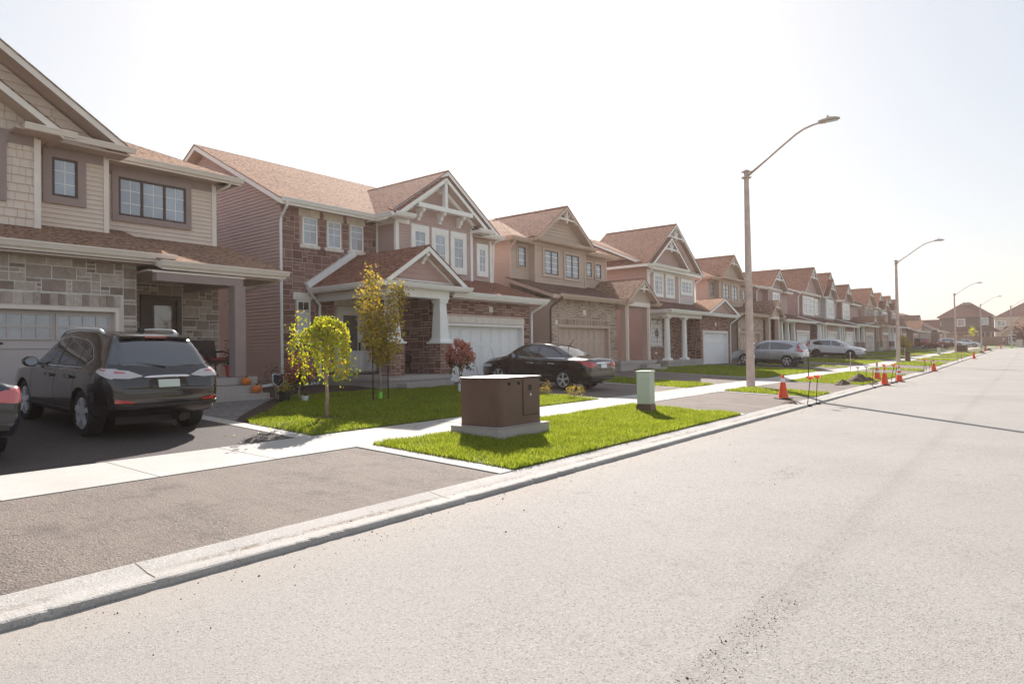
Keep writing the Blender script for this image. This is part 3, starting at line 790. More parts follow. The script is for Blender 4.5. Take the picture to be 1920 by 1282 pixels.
# ------------------------------------------------------------------ second house: red stone and mauve siding with white trim
def house_red():
    H = House('two-storey house of dark red stone and mauve siding with white brackets in its front gable', (-18.0, 17.0, .55))
    g = .25
    w = H.part('wall', ['siding_lilac'])
    w.box(-29, -19.1, 12.27, 21.8, g, 6.6); lap(w, FY(12.27), [(-29, .8), (-19.1, .8), (-19.1, 6.62), (-24.1, 9.1), (-29, 6.62)])
    w.prism([(-29, 12.28, 6.6), (-19.1, 12.28, 6.6), (-24.1, 9.1 and 12.28, 9.1)], (0, 9.5, 0))
    w.box(-19.15, -18.1, 16.3, 20.4, 3.9, 6.7); w.box(-19.15, -18.25, 20.3, 21.8, 3.9, 6.7)
    lap(w, FY(16.3), [(-19.1, 4.3), (-18.1, 4.3), (-18.1, 6.7), (-19.1, 6.7)])
    lap(w, FX(-18.1), [(16.3, 4.4), (20.4, 4.4), (20.4, 6.85), (18.5, 8.12), (16.3, 6.7)]); lap(w, FX(-18.25), [(20.3, 4.4), (21.8, 4.4), (21.8, 6.7), (20.3, 6.7)])
    w.prism([(-18.102, 16.3, 6.6), (-18.102, 20.5, 6.6), (-18.102, 18.5, 8.1)], (-1.5, 0, 0))
    lap(w, FX(-18.25), [(15.95, 6.6), (22.0, 6.6), (18.95, 8.62)]); w.prism([(-18.26, 15.95, 6.6), (-18.26, 22.0, 6.6), (-18.26, 18.95, 8.62)], (-1.5, 0, 0))
    fo = H.part('foundation', ['step_concrete']); fo.box(-29, -19.09, 12.26, 16.2, .2, .84)
    # stone
    st = H.part('stone_facing', ['stone_red']); mo = H.part('mortar', ['mortar_red'], st)
    up = [(13.0, 13.62, 5.2, 6.52), (13.98, 14.6, 5.2, 6.52), (14.96, 15.58, 5.2, 6.52)]
    ashlar(st, mo, FX(-19.11), 12.27, 16.3, .84, 6.6, up + [(12.74, 13.32, 2.05, 3.66), (14.35, 16.1, .9, 3.42)], 21)
    H.garage_walls(-16.1, 16.3, 21.65, g, 3.75, 16.5, 21.22, 2.66, -19.1, 'siding_lilac', 'white_trim')
    ashlar(st, mo, FX(-16.11), 16.3, 21.65, .6, 3.75, [(16.44, 21.28, .5, 2.93)], 22)
    ashlar(st, mo, FY(16.31), -19.1, -16.1, .9, 3.75, (), 23)
    ls = H.part('lintel', ['limestone'])
    k = 16.44
    for q in range(9):
        ls.box(-16.12, -16.075, k + .005, k + 4.84 / 9 - .005, 2.69, 2.92); k += 4.84 / 9
    ls.box(-16.12, -16.08, 19.1, 19.32, 3.12, 3.34)
    for (a0, a1, b0, b1) in up:
        ls.box(-19.12, -19.07, a0 - .1, (a0 + a1) / 2 - .005, 6.27, 6.5); ls.box(-19.12, -19.07, (a0 + a1) / 2 + .005, a1 + .1, 6.27, 6.5)
        ls.box(-19.12, -19.03, a0 - .08, a1 + .08, 5.2, 5.31)
        H.window(FX(-19.10), a0 + .02, a1 - .02, 5.31, 6.25, trim=0, fm='white_trim', grid=(2, (.5, .74)))
    ls.box(-19.12, -19.07, 12.66, 13.02, 3.46, 3.7); ls.box(-19.12, -19.07, 13.03, 13.4, 3.46, 3.7); ls.box(-19.12, -19.03, 12.68, 13.4, 2.0, 2.1)
    H.window(FX(-19.10), 12.77, 13.29, 2.1, 2.95, trim=0, fm='white_trim', grid=(2, (.5, .75))); H.window(FX(-19.10), 12.77, 13.29, 2.97, 3.44, trim=0, fm='white_trim', grid=(2, 1), gm='dark_glass')
    # entry
    d = H.part('door', ['white_trim', 'iron']); pn = H.part('pane', ['door_glass'], d)
    o = FX(-19.10)
    for a0, a1, b0, b1 in ((14.38, 14.5, 1.0, 3.16), (15.42, 15.54, 1.0, 3.16), (15.94, 16.06, 1.0, 3.16)): obox(d, o, a0, a1, b0, b1, 0, .12)
    obox(d, o, 14.38, 16.06, 3.16, 3.3, 0, .125); obox(d, o, 14.5, 15.42, 1.0, 3.16, -.02, .03); obox(d, o, 15.54, 15.94, 1.0, 3.16, -.02, .04)
    obox(pn, o, 14.66, 15.26, 1.75, 3.0, .03, .04); obox(pn, o, 15.62, 15.86, 1.75, 3.0, .04, .05)
    for a0, a1 in ((14.66, 15.26), (15.62, 15.86)):
        obox(d, o, a0, a1, 1.15, 1.20, .03, .055); obox(d, o, a0, a1, 1.60, 1.65, .03, .055); obox(d, o, a0, a0 + .05, 1.2, 1.6, .03, .054); obox(d, o, a1 - .05, a1, 1.2, 1.6, .03, .054)
    obox(d, o, 15.31, 15.37, 1.75, 2.05, .03, .08, 1); ls.box(-19.12, -19.06, 14.3, 16.15, 3.33, 3.56)
    H.garage(-16.3, 16.57, 21.15, .54, 2.58, 'garage_white', 'cross')
    # trim of the upper front
    t = H.part('corner_trim', ['white_trim'])
    t.box(-18.16, -18.055, 16.25, 16.40, 4.4, 6.6); t.box(-18.16, -18.055, 20.32, 20.45, 4.4, 6.7); t.box(-18.3, -18.205, 21.72, 21.85, 4.4, 6.6); t.box(-19.12, -19.07, 16.2, 16.3, 4.3, 6.6)
    t.box(-19.1, -18.16, 16.27, 16.3, 6.38, 6.66); t.box(-18.1, -18.06, 16.40, 16.95, 6.40, 6.62); t.box(-18.25, -18.21, 20.45, 21.72, 6.42, 6.66); t.box(-18.1, -18.05, 16.4, 20.32, 4.42, 4.54); t.box(-18.25, -18.2, 20.45, 21.8, 4.42, 4.54)
    for a in (17.15, 18.22, 19.27): H.window(FX(-18.09), a, a + .6, 4.98, 6.24, trim=.16, tm='white_trim', fm='white_trim', grid=(2, (.35, .68)), head=.05, sill=.05)
    H.window(FX(-18.24), 20.98, 21.42, 4.98, 6.0, trim=.14, tm='white_trim', fm='white_trim', grid=(2, (.35, .68)), head=.05, sill=.03)
    # roofs
    H.gable_y(-18.57, -24.1, -29.6, 11.9, 22.2, 6.62, 9.42)
    H.gable_x(15.75, 22.15, 6.62, 8.80, -23.5, -17.95, sh='shingle_red'); H.gable_x(15.98, 21.02, 6.69, 8.40, -20, -17.62, sh='shingle_red')
    br = H.part('gable_bracket', ['white_trim'])
    X = -17.70
    br.bar((X, 17.0, 7.12), (X, 20.0, 7.12), .16, .17); br.bar((X - .01, 18.49, 7.2), (X - .01, 18.49, 8.1), .16, .14, up=(0, 1, 0))
    for q in (-1, 1): br.bar((X - .33, 18.49 + q * .12, 8.02), (X - .33, 18.49 + q * 1.98, 6.78), .14, .2, up=(1, 0, 0))
    for y in (17.35, 18.46, 19.57): H.bracket(br, -18.08, y, 7.03, .42, .40, .14)
    H.bracket(br, -18.08, 18.49, 8.22, .42, .46, .14)
    H.gutter(-18.58, 11.95, 15.9, 6.64); H.pent(-18.1, -17.62, 15.9, 16.78, 6.68, .2, sh='shingle_red'); H.pent(-18.1, -17.62, 20.35, 21.25, 6.68, .2, sh='shingle_red'); H.pent(-18.25, -17.92, 20.95, 22.3, 6.60, .16, sh='shingle_red')
    H.gutter_side(15.78, -18.5, -17.62, 6.65)
    sf = H.part('soffit', ['soffit']); sf.box(-19.1, -18.58, 11.95, 16.3, 6.5, 6.53); sf.box(-18.25, -17.95, 20.4, 22.1, 6.41, 6.44)
    # porch
    pf = H.part('porch_floor', ['step_concrete']); pf.box(-19.1, -15.45, 13.5, 16.28, .3, .78); pf.box(-19.1, -15.4, 13.45, 16.3, .78, .92); pf.box(-15.4, -14.98, 13.85, 15.95, .3, .70)
    column(H, -15.66, 13.86, .92, 1.99, 3.42, seed=31); column(H, -15.66, 16.02, .92, 1.99, 3.42, seed=41)
    bm = H.part('porch_beam', ['white_trim']); bm.box(-15.86, -15.48, 13.55, 16.3, 3.42, 3.68); bm.box(-19.1, -15.86, 13.6, 13.86, 3.42, 3.67)
    sf.box(-19.1, -15.5, 13.35, 16.3, 3.68, 3.70)
    H.gable_x(13.22, 17.02, 3.86, 5.10, -19.1, -15.22, sh='shingle_red')
    gs = H.part('gable_shakes', ['siding_mauve']); lap(gs, FX(-15.62), [(13.4, 3.86), (16.9, 3.86), (15.12, 4.95)], exp=.17, shake=.19); gs.prism([(-15.63, 13.4, 3.8), (-15.63, 16.9, 3.8), (-15.63, 15.12, 4.92)], (-.3, 0, 0))
    br2 = H.part('gable_bracket', ['white_trim']); H.bracket(br2, -15.6, 15.12, 4.86, .34, .34, .12)
    for q in (-1, 1): br2.bar((-15.58, 15.12 + q * .1, 4.86), (-15.58, 15.12 + q * 1.5, 3.92), .12, .1, up=(1, 0, 0))
    br2.box(-15.62, -15.55, 13.7, 16.5, 3.90, 3.98)
    H.pent(-15.6, -15.24, 13.05, 17.15, 3.84, .10, sh='shingle_red'); H.gutter_side(13.24, -19.0, -15.12, 3.84)
    rk = H.part('rake_board', ['white_trim']); rk.bar((-19.0, 13.14, 3.90), (-19.0, 15.1, 5.20), .24, .2, up=(1, 0, 0))
    H.roof([[(-15.58, 16.6, 3.72), (-15.58, 22.2, 3.72), (-18.3, 22.2, 4.62), (-18.3, 16.6, 4.62)]], sh='shingle_red'); H.gutter(-15.59, 16.6, 22.25, 3.73)
    sf.box(-16.1, -15.6, 16.3, 22.15, 3.48, 3.51)
    H.downspout([(-18.5, 12.1, 6.52), (-18.56, 12.12, 6.38), (-19.0, 12.2, 6.1), (-19.04, 12.2, 5.9), (-19.04, 12.2, .86), (-18.95, 12.1, .72), (-19.0, 11.3, .64)])
    H.downspout([(-18.9, 13.2, 3.72), (-18.92, 13.3, 3.6), (-18.98, 13.62, 3.3), (-19.02, 13.64, 3.1), (-19.02, 13.64, .84), (-18.9, 13.45, .66), (-18.9, 12.75, .62)])
    H.downspout([(-15.54, 21.95, 3.60), (-15.58, 21.93, 3.5), (-16.0, 21.7, 3.2), (-16.03, 21.7, 3.0), (-16.03, 21.7, .6)])
    H.downspout([(-17.9, 22.0, 6.45), (-18.15, 21.9, 6.25), (-18.2, 21.88, 4.6)])
    return H.finish()
house_red()
# ------------------------------------------------------------------ tan houses with hipped roofs (the third and the fifth)
def house_tan():
    H = House('two-storey tan house with dark window frames and a tan garage, behind the black sedan', (-18.0, 28.0, .55))
    T, sh = 'tan_trim', 'shingle_brown'
    w = H.part('wall', ['siding_tan']); g = .2
    w.box(-29, -18.7, 23.75, 32.4, g, 6.75); w.box(-18.75, -18.35, 25.2, 29.6, 4.2, 6.85)
    lap(w, FY(23.75), [(-29, .7), (-18.7, .7), (-18.7, 6.72), (-29, 6.72)]); lap(w, FX(-18.7), [(23.75, 4.7), (25.2, 4.7), (25.2, 6.72), (23.75, 6.72)]); lap(w, FX(-18.7), [(29.6, .9), (32.4, .9), (32.4, 6.72), (29.6, 6.72)])
    lap(w, FX(-18.35), [(25.2, 4.7), (29.6, 4.7), (29.6, 6.85), (25.2, 6.85)], exp=.17, shake=.19); lap(w, FY(25.2), [(-18.7, 4.7), (-18.35, 4.7), (-18.35, 6.8), (-18.7, 6.8)], exp=.17)
    lap(w, FX(-18.35), [(24.9, 6.9), (29.85, 6.9), (27.37, 8.6)], exp=.17, shake=.19); w.prism([(-18.36, 24.9, 6.85), (-18.36, 29.85, 6.85), (-18.36, 27.37, 8.58)], (-1, 0, 0))
    t = H.part('corner_trim', [T])
    t.box(-18.76, -18.66, 23.7, 23.82, 4.7, 6.7); t.box(-18.4, -18.31, 25.15, 25.27, 4.7, 6.8); t.box(-18.4, -18.31, 29.53, 29.65, 4.7, 6.8); t.box(-18.75, -18.665, 32.33, 32.45, .9, 6.7)
    H.window(FX(-18.34), 25.88, 27.05, 5.34, 6.50, trim=.13, tm=T, cols=2, grid=(2, 4)); H.window(FX(-18.34), 27.70, 28.93, 5.30, 6.48, trim=.13, tm=T, cols=2, grid=(2, 4))
    H.window(FX(-18.69), 24.26, 24.85, 5.58, 6.52, trim=.06, tm=T, grid=(2, 3))
    H.window(FX(-18.69), 30.22, 30.78, 5.58, 6.36, trim=.08, tm=T, grid=(2, 3)); H.window(FX(-18.69), 31.18, 31.76, 5.56, 6.34, trim=.08, tm=T, grid=(2, 3))
    ze, zr = 6.86, 8.95
    H.roof([[(-18.28, 23.35, ze), (-18.28, 32.85, ze), (-22.9, 28.3, zr), (-22.9, 27.9, zr)], [(-29.3, 23.35, ze), (-18.28, 23.35, ze), (-22.9, 27.9, zr)], [(-18.28, 32.85, ze), (-29.3, 32.85, ze), (-22.9, 28.3, zr)]], sh, T)
    H.gable_x(24.82, 29.92, 6.98, 8.78, -22.5, -17.9, sh='shingle_red', tr=T)
    H.truss(-17.95, 27.37, 8.62, .70, .52, 'cream_trim', .09)
    H.gutter(-18.29, 23.3, 24.9, 6.86, T); H.gutter(-18.29, 29.8, 32.95, 6.86, T); H.pent(-18.35, -17.9, 24.75, 30.0, 6.95, .18, sh, T); H.gutter_side(23.38, -29, -18.2, 6.86, T)
    # garage
    H.garage_walls(-16.6, 23.9, 29.75, g, 4.0, 24.45, 28.95, 2.78, -18.7, 'siding_tan', T)
    st = H.part('stone_facing', ['stone_tan']); mo = H.part('mortar', ['mortar_tan'], st)
    ashlar(st, mo, FX(-16.61), 23.9, 29.75, .55, 4.0, [(24.38, 29.02, .5, 3.1)], 51, .075)
    k = 24.38
    while k < 29.0:
        st.box(-16.61, -16.585, k + .006, min(k + .12, 29.02) - .006, 2.82, 3.08); k += .12
    mo.box(-16.615, -16.6, 24.38, 29.02, 2.8, 3.1)
    ls = H.part('lintel', ['cream_trim']); ls.box(-16.62, -16.56, 24.2, 24.4, 2.8, 3.0); ls.box(-16.62, -16.57, 26.55, 26.8, 3.3, 3.55)
    lap(w, FY(23.9), [(-18.7, .7), (-16.62, .7), (-16.62, 4.0), (-18.7, 4.0)])
    H.garage(-16.76, 24.52, 28.88, .56, 2.70, 'garage_tan', 'panel')
    H.roof([[(-16.12, 23.45, 4.12), (-16.12, 30.2, 4.12), (-18.75, 30.2, 5.02), (-18.75, 23.45, 5.02)]], 'shingle_dark', T); H.gutter(-16.13, 23.9, 30.1, 4.13, T)
    H.roof([[(-16.85, 30.2, 4.28), (-16.85, 32.9, 4.28), (-18.75, 32.9, 5.02), (-18.75, 30.2, 5.02)]], 'shingle_dark', T)
    # porch
    pf = H.part('porch_floor', ['step_concrete']); pf.box(-18.7, -16.1, 29.2, 33.0, .2, .92); pf.box(-18.7, -16.05, 29.1, 33.1, .92, 1.07)
    stp = H.part('porch_steps', ['step_concrete']); stp.box(-16.05, -15.72, 31.3, 32.9, .3, .86); stp.box(-15.72, -15.38, 31.4, 33.0, .3, .68)
    for y in (30.15, 32.55):
        c = H.part('column', [T, 'cream_trim']); c.box(-16.5, -16.22, y - .15, y + .15, 1.07, 3.9); c.box(-16.22, -16.2, y + .05, y + .15, 1.2, 3.8, 1); c.box(-16.54, -16.18, y - .19, y + .19, 1.07, 1.2); c.box(-16.54, -16.18, y - .19, y + .19, 3.78, 3.9)
    c = H.part('column', [T, 'cream_trim']); c.box(-18.68, -18.5, 32.2, 32.38, 1.07, 3.9)
    bm = H.part('porch_beam', ['cream_trim']); bm.box(-16.52, -16.22, 29.9, 32.8, 3.9, 4.12); bm.box(-18.7, -16.52, 29.95, 30.2, 3.9, 4.1); bm.box(-18.7, -16.52, 32.45, 32.7, 3.9, 4.1)
    H.gable_x(29.92, 33.42, 4.20, 5.38, -18.7, -15.95, sh='shingle_brown', tr=T); H.truss(-16.0, 31.67, 5.24, .67, .42, 'cream_trim', .08)
    gs = H.part('gable_shakes', ['siding_tan']); lap(gs, FX(-16.3), [(30.1, 4.12), (33.2, 4.12), (33.2, 4.2), (31.67, 5.2), (30.1, 4.2)], exp=.16, shake=.18); gs.prism([(-16.31, 30.1, 4.12), (-16.31, 33.2, 4.12), (-16.31, 31.67, 5.16)], (-.2, 0, 0))
    H.pent(-16.3, -15.98, 29.75, 30.35, 4.14, .1, sh, T); H.pent(-16.3, -15.98, 32.95, 33.6, 4.14, .1, sh, T)
    H.downspout([(-16.06, 24.05, 4.0), (-16.1, 24.02, 3.9), (-16.5, 23.85, 3.6), (-16.55, 23.82, 3.4), (-16.55, 23.82, .6)], 'door_brown')
    H.downspout([(-18.22, 23.6, 6.75), (-18.3, 23.6, 6.6), (-18.62, 23.66, 6.3), (-18.64, 23.68, 4.9)], T)
    return H.finish()
tanh = house_tan()
t2 = copy_tree(tanh); t2.location = (-18.0, 28.0 + 23.35, .55 + gz(51))
tag(t2, 'tan house with a gabled porch and dark windows, behind the nearest lamp post')

def house_mauve():
    H = House('mauve house with two nested front gables and round white columns left of its white garage', (-18.0, 41.0, .55))
    g = .2; w = H.part('wall', ['siding_mauve', 'siding_grey'])
    w.box(-28, -18.1, 36.45, 46.0, g, 4.2); w.box(-28, -18.1, 36.45, 43.2, 4.2, 6.55)
    lap(w, FY(36.45), [(-28, .7), (-18.1, .7), (-18.1, 6.55), (-23, 8.75), (-28, 6.55)]); w.prism([(-28, 36.46, 6.5), (-18.1, 36.46, 6.5), (-23, 36.46, 8.7)], (0, 6.7, 0))
    lap(w, FX(-18.1), [(36.45, 4.4), (40.75, 4.4), (40.75, 6.55), (36.45, 6.55)]); lap(w, FX(-18.1), [(40.75, 4.4), (43.2, 4.4), (43.2, 6.55), (40.75, 6.55)], m=1)
    lap(w, FX(-18.1), [(36.4, 6.7), (43.9, 6.7), (40.05, 9.4)], exp=.16, shake=.2); w.prism([(-18.11, 36.4, 6.6), (-18.11, 43.9, 6.6), (-18.11, 40.05, 9.38)], (-1, 0, 0))
    lap(w, FX(-17.98), [(36.6, 6.85), (41.0, 6.85), (38.75, 8.35)], exp=.16, shake=.2); w.prism([(-17.99, 36.6, 6.8), (-17.99, 41.0, 6.8), (-17.99, 38.75, 8.33)], (-.4, 0, 0))
    t = H.part('corner_trim', ['white_trim'])
    t.box(-18.15, -18.05, 36.38, 36.52, 4.4, 6.5); t.box(-18.1, -18.055, 40.7, 40.8, 4.4, 6.5); t.box(-18.15, -18.05, 43.14, 43.26, 4.4, 6.5); t.box(-18.1, -18.06, 36.52, 43.14, 6.36, 6.55); t.box(-18.1, -18.05, 36.52, 43.14, 4.42, 4.55)
    for a, b in ((37.15, 38.2), (38.82, 39.85)): H.window(FX(-18.09), a, b, 5.02, 6.2, trim=.15, fm='white_trim', cols=2, grid=(2, 4))
    H.window(FX(-18.09), 41.12, 42.7, 5.35, 6.12, trim=.15, fm='white_trim', cols=3, grid=(2, 3))
    H.gable_y(-17.72, -22.6, -28.3, 36.05, 43.6, 6.66, 8.9)
    H.gable_x(35.85, 44.25, 6.80, 9.70, -23, -17.85, sh='shingle_red'); H.gable_x(36.1, 41.3, 6.86, 8.64, -19.5, -17.55, sh='shingle_red')
    H.truss(-17.9, 40.05, 9.5, .69, .7); H.truss(-17.6, 38.7, 8.46, .685, .6)
    H.pent(-18.1, -17.6, 36.05, 41.35, 6.78, .16); H.pent(-18.1, -17.85, 41.3, 44.3, 6.72, .12); H.gutter_side(36.08, -18.3, -17.6, 6.74)
    # lower front
    st = H.part('stone_facing', ['stone_red']); mo = H.part('mortar', ['mortar_red'], st)
    H.garage_walls(-16.75, 41.0, 46.0, g, 3.75, 41.35, 45.75, 2.78, -18.1, 'siding_mauve', 'white_trim')
    ashlar(st, mo, FX(-16.76), 41.0, 46.0, .55, 3.75, [(41.28, 45.82, .5, 2.82)], 61, .09)
    ashlar(st, mo, FX(-18.1), 36.5, 41.0, 1.0, 3.75, [(36.45, 38.06, 1.86, 3.62)], 62, .09); ashlar(st, mo, FY(41.01), -18.1, -16.76, 1.0, 3.75, (), 63, .09)
    H.window(FX(-18.09), 36.55, 37.98, 1.95, 3.05, trim=.05, fm='white_trim', cols=3, grid=(2, 4)); H.window(FX(-18.09), 36.55, 37.98, 3.1, 3.55, trim=.05, fm='white_trim', cols=1, grid=(4, 1), gm='dark_glass')
    ls = H.part('lintel', ['limestone']); ls.box(-18.11, -18.02, 36.45, 38.15, 1.8, 1.88); ls.box(-16.77, -16.72, 43.4, 43.62, 3.15, 3.4); ls.box(-18.11, -18.06, 37.1, 37.35, 1.35, 1.5)
    H.garage(-16.95, 41.42, 45.68, .5, 2.70, 'garage_white', 'plank')
    pf = H.part('porch_floor', ['step_concrete']); pf.box(-18.1, -16.62, 35.75, 41.0, .2, .85); pf.box(-18.1, -16.58, 35.7, 41.0, .85, .99)
    for y in (36.15, 38.55):
        c = H.part('column', ['white_trim']); c.frustum(-16.82, y, .99, 1.12, .24, .21); c.lathe((-16.82, y, 1.12), [(.19, 0), (.17, .05), (.165, 1.0), (.145, 2.3), (.145, 2.32)], 14); c.frustum(-16.82, y, 3.43, 3.55, .17, .22)
    bm = H.part('porch_beam', ['white_trim']); bm.box(-16.98, -16.66, 35.8, 41.0, 3.55, 3.8); bm.box(-18.1, -16.98, 35.85, 36.1, 3.56, 3.79)
    H.roof([[(-16.3, 35.6, 3.95), (-16.3, 46.9, 3.95), (-18.15, 46.5, 4.62), (-18.15, 36.3, 4.62)], [(-18.15, 35.6, 3.95), (-16.3, 35.6, 3.95), (-18.15, 36.3, 4.62)]], 'shingle_dark'); H.gutter(-16.31, 35.55, 46.95, 3.96); H.gutter_side(35.63, -18.1, -16.2, 3.96)
    H.gable_x(41.1, 46.85, 3.99, 5.02, -18.6, -16.2, sh='shingle_brown'); gs = H.part('gable_shakes', ['siding_mauve']); gs.prism([(-16.5, 41.5, 3.9), (-16.5, 46.5, 3.9), (-16.5, 43.98, 4.84)], (-.4, 0, 0)); lap(gs, FX(-16.5), [(41.5, 3.96), (46.5, 3.96), (43.98, 4.84)], exp=.15, shake=.2)
    br = H.part('gable_bracket', ['white_trim'])
    for q in (-1, 1): br.bar((-16.44, 43.98 + q * .1, 4.84), (-16.44, 43.98 + q * 2.2, 4.06), .1, .12, up=(1, 0, 0))
    H.downspout([(-17.6, 36.2, 6.6), (-17.65, 36.2, 6.5), (-18.02, 36.32, 6.1), (-18.04, 36.34, 5.9), (-18.04, 36.34, 4.7)])
    H.downspout([(-17.8, 43.9, 6.5), (-17.85, 43.85, 6.4), (-18.02, 43.4, 6.15), (-18.04, 43.36, 5.9), (-18.04, 43.36, 4.7)])
    H.downspout([(-16.25, 46.5, 3.82), (-16.3, 46.45, 3.7), (-16.6, 46.1, 3.4), (-16.66, 46.07, 3.2), (-16.66, 46.07, .6)])
    return H.finish()
house_mauve()

# ------------------------------------------------------------------ houses farther down the street
def house_far(label, y0, y1, x, wall, tr, stone, gdoor, gables, ze=6.9, zr=9.3, porch='', gar=None, wins=(), sh='shingle_red', low=4.0, white=True, hip=False, pgab=None, cols=2, lowx=2.0, base=None, back=10.5):
    ym = (y0 + y1) / 2; zb = Z(-17, ym) if base is None else base
    H = House(label, (x, ym, zb)); w = H.part('wall', [wall])
    w.box(x - back, x, y0, y1, zb - .3, ze - .1)
    fm = 'white_trim' if white else 'window_dark'
    if hip: H.roof([[(x + .4, y0 - .4, ze), (x + .4, y1 + .4, ze), (x - 4.4, ym + .3, zr), (x - 4.4, ym - .3, zr)], [(x - back, y0 - .4, ze), (x + .4, y0 - .4, ze), (x - 4.4, ym - .3, zr)], [(x + .4, y1 + .4, ze), (x - back, y1 + .4, ze), (x - 4.4, ym + .3, zr)]], sh, tr)
    else:
        H.gable_y(x + .4, x - back / 2, x - back - .4, y0 - .35, y1 + .35, ze, zr, sh=sh, tr=tr)
        w.prism([(x - back, y0, ze - .12), (x, y0, ze - .12), (x - back / 2, y0, zr - .25)], (0, y1 - y0, 0))
    H.gutter(x + .39, y0 - .35, y1 + .35, ze, tr)
    for (a, b, z0, z1, fr) in gables:
        H.gable_x(a, b, z0, z1, x - back / 2, x + fr + .45, sh=sh, tr=tr)
        c = (a + b) / 2; sl = (z1 - z0) / ((b - a) / 2)
        w.prism([(x + fr, a + .35, z0 - .1), (x + fr, b - .35, z0 - .1), (x + fr, c, z1 - .28)], (-1.2, 0, 0))
        if fr > .05: w.box(x - .1, x + fr, a + .4, b - .4, low + .2, z0 - .05)
        H.truss(x + fr + .38, c, z1 - .18, sl, min(.9, (z1 - z0) * .45), 'white_trim' if white else 'cream_trim', .11)
    for (a, b, z0, z1, n, fr) in wins: H.window(FX(x + fr + .01), a, b, z0, z1, trim=.16, tm='white_trim' if white else tr, fm=fm, cols=n, grid=(2, 3))
    if gar:
        a, b, d0, d1 = gar; gx = x + lowx
        H.garage_walls(gx, a, b, zb - .3, low - .1, d0, d1, zb + 2.15, x - .1, wall, tr)
        st = H.part('stone_facing', [stone])
        for r in rects_minus(a, b, zb - .2, low - .1, [(d0 - .05, d1 + .05, zb - .3, zb + 2.2)]): st.prism([(gx - .012, r[0], r[2]), (gx - .012, r[1], r[2]), (gx - .012, r[1], r[3]), (gx - .012, r[0], r[3])], (.02, 0, 0))
        st.prism([(x, a - .012, zb), (gx, a - .012, zb), (gx, a - .012, low - .1), (x, a - .012, low - .1)], (0, .02, 0))
        ls = H.part('lintel', ['limestone']); ls.box(gx - .01, gx + .04, d0 - .1, d1 + .1, zb + 2.21, zb + 2.45)
        H.garage(gx - .15, d0 + .06, d1 - .06, zb - .02, zb + 2.08, gdoor, 'panel')
        H.roof([[(gx + .5, y0 - .2, low), (gx + .5, y1 + .3, low), (x - .05, y1 + .3, low + .85), (x - .05, y0 - .2, low + .85)]], 'shingle_dark', tr); H.gutter(gx + .49, y0 - .2, y1 + .35, low, tr)
        pa, pb = (y0, a) if a - y0 > y1 - b else (b, y1)
        pf = H.part('porch_floor', ['step_concrete']); pf.box(x - .1, gx + .1, pa, pb, zb - .3, zb + .45)
        for k in range(cols):
            y = pa + .25 + (pb - pa - .5) * (k / max(1, cols - 1))
            c = H.part('column', ['white_trim' if white else tr, stone])
            c.box(gx - .35, gx + .1, y - .22, y + .22, zb + .45, zb + 1.2, 1); c.frustum(gx - .12, y, zb + 1.2, low - .35, .19, .13); c.frustum(gx - .12, y, low - .35, low - .22, .15, .2)
        bm = H.part('porch_beam', ['white_trim' if white else tr]); bm.box(gx - .28, gx + .03, pa, pb, low - .22, low - .12)
        dd = H.part('door', ['door_brown']); yc = (pa + pb) / 2; dd.box(x, x + .05, yc - .5, yc + .5, zb + .45, zb + 2.5)
    if pgab:
        a, b, z0, z1 = pgab; gx = x + lowx
        H.gable_x(a, b, z0, z1, x - .2, gx + .7, sh='shingle_brown', tr=tr); w.prism([(gx + .4, a + .2, z0 - .1), (gx + .4, b - .2, z0 - .1), (gx + .4, (a + b) / 2, z1 - .2)], (-.4, 0, 0)); H.truss(gx + .62, (a + b) / 2, z1 - .12, (z1 - z0) / ((b - a) / 2), .4, 'white_trim' if white else 'cream_trim', .09)
    H.downspout([(x + .42, y0 - .2, ze - .1), (x + .1, y0 - .08, ze - .5), (x + .06, y0 - .06, ze - .8), (x + .06, y0 - .06, low + .9)], tr)
    return H.finish()
MV, TN, GR = 'far_siding_mauve', 'far_siding_tan', 'far_siding_grey'
RS, TS = 'far_stone_red', 'far_stone_tan'
house_far('mauve house with one narrow white gable, just right of the nearest lamp post', 57.2, 66.3, -18.4, MV, 'white_trim', RS, 'garage_white', [(58.6, 63.4, 6.95, 8.6, .45)], 6.9, 8.75, gar=(61.3, 66.3, 61.8, 65.9), wins=[(60.2, 61.9, 5.0, 6.4, 2, .45)], cols=3)
house_far('house with a long mauve side wall and big white-trimmed gable, behind the white crossover', 69.6, 77.0, -18.3, MV, 'white_trim', TS, 'garage_white', [(69.9, 77.3, 7.2, 9.95, .2)], 7.2, 9.6, gar=(72.2, 77.0, 72.6, 76.6), wins=[(70.6, 74.6, 5.1, 6.7, 3, .2), (75.2, 76.3, 5.2, 6.6, 1, .2)], cols=3, back=13)
house_far('grey-sided gabled house with four tall white panes, just beyond the long mauve side wall', 77.9, 85.4, -18.3, GR, 'white_trim', RS, 'garage_white', [(77.8, 85.6, 7.3, 10.1, .0), (78.2, 82.8, 7.2, 9.2, .5)], 7.2, 9.6, gar=(80.6, 85.4, 81.0, 85.0), wins=[(79.0, 82.2, 5.0, 6.7, 4, .5)], cols=3)
house_far('house with a narrow white gable and a white bay window hanging over its pent roof', 86.4, 99.4, -18.5, MV, 'white_trim', TS, 'garage_taupe', [(87.0, 92.3, 7.3, 9.3, .5)], 7.2, 9.3, gar=(92.5, 99.4, 93.5, 98.5), wins=[(87.9, 91.4, 5.1, 6.8, 3, .5)], cols=3, pgab=(95.0, 97.4, 4.7, 5.5), low=4.3)
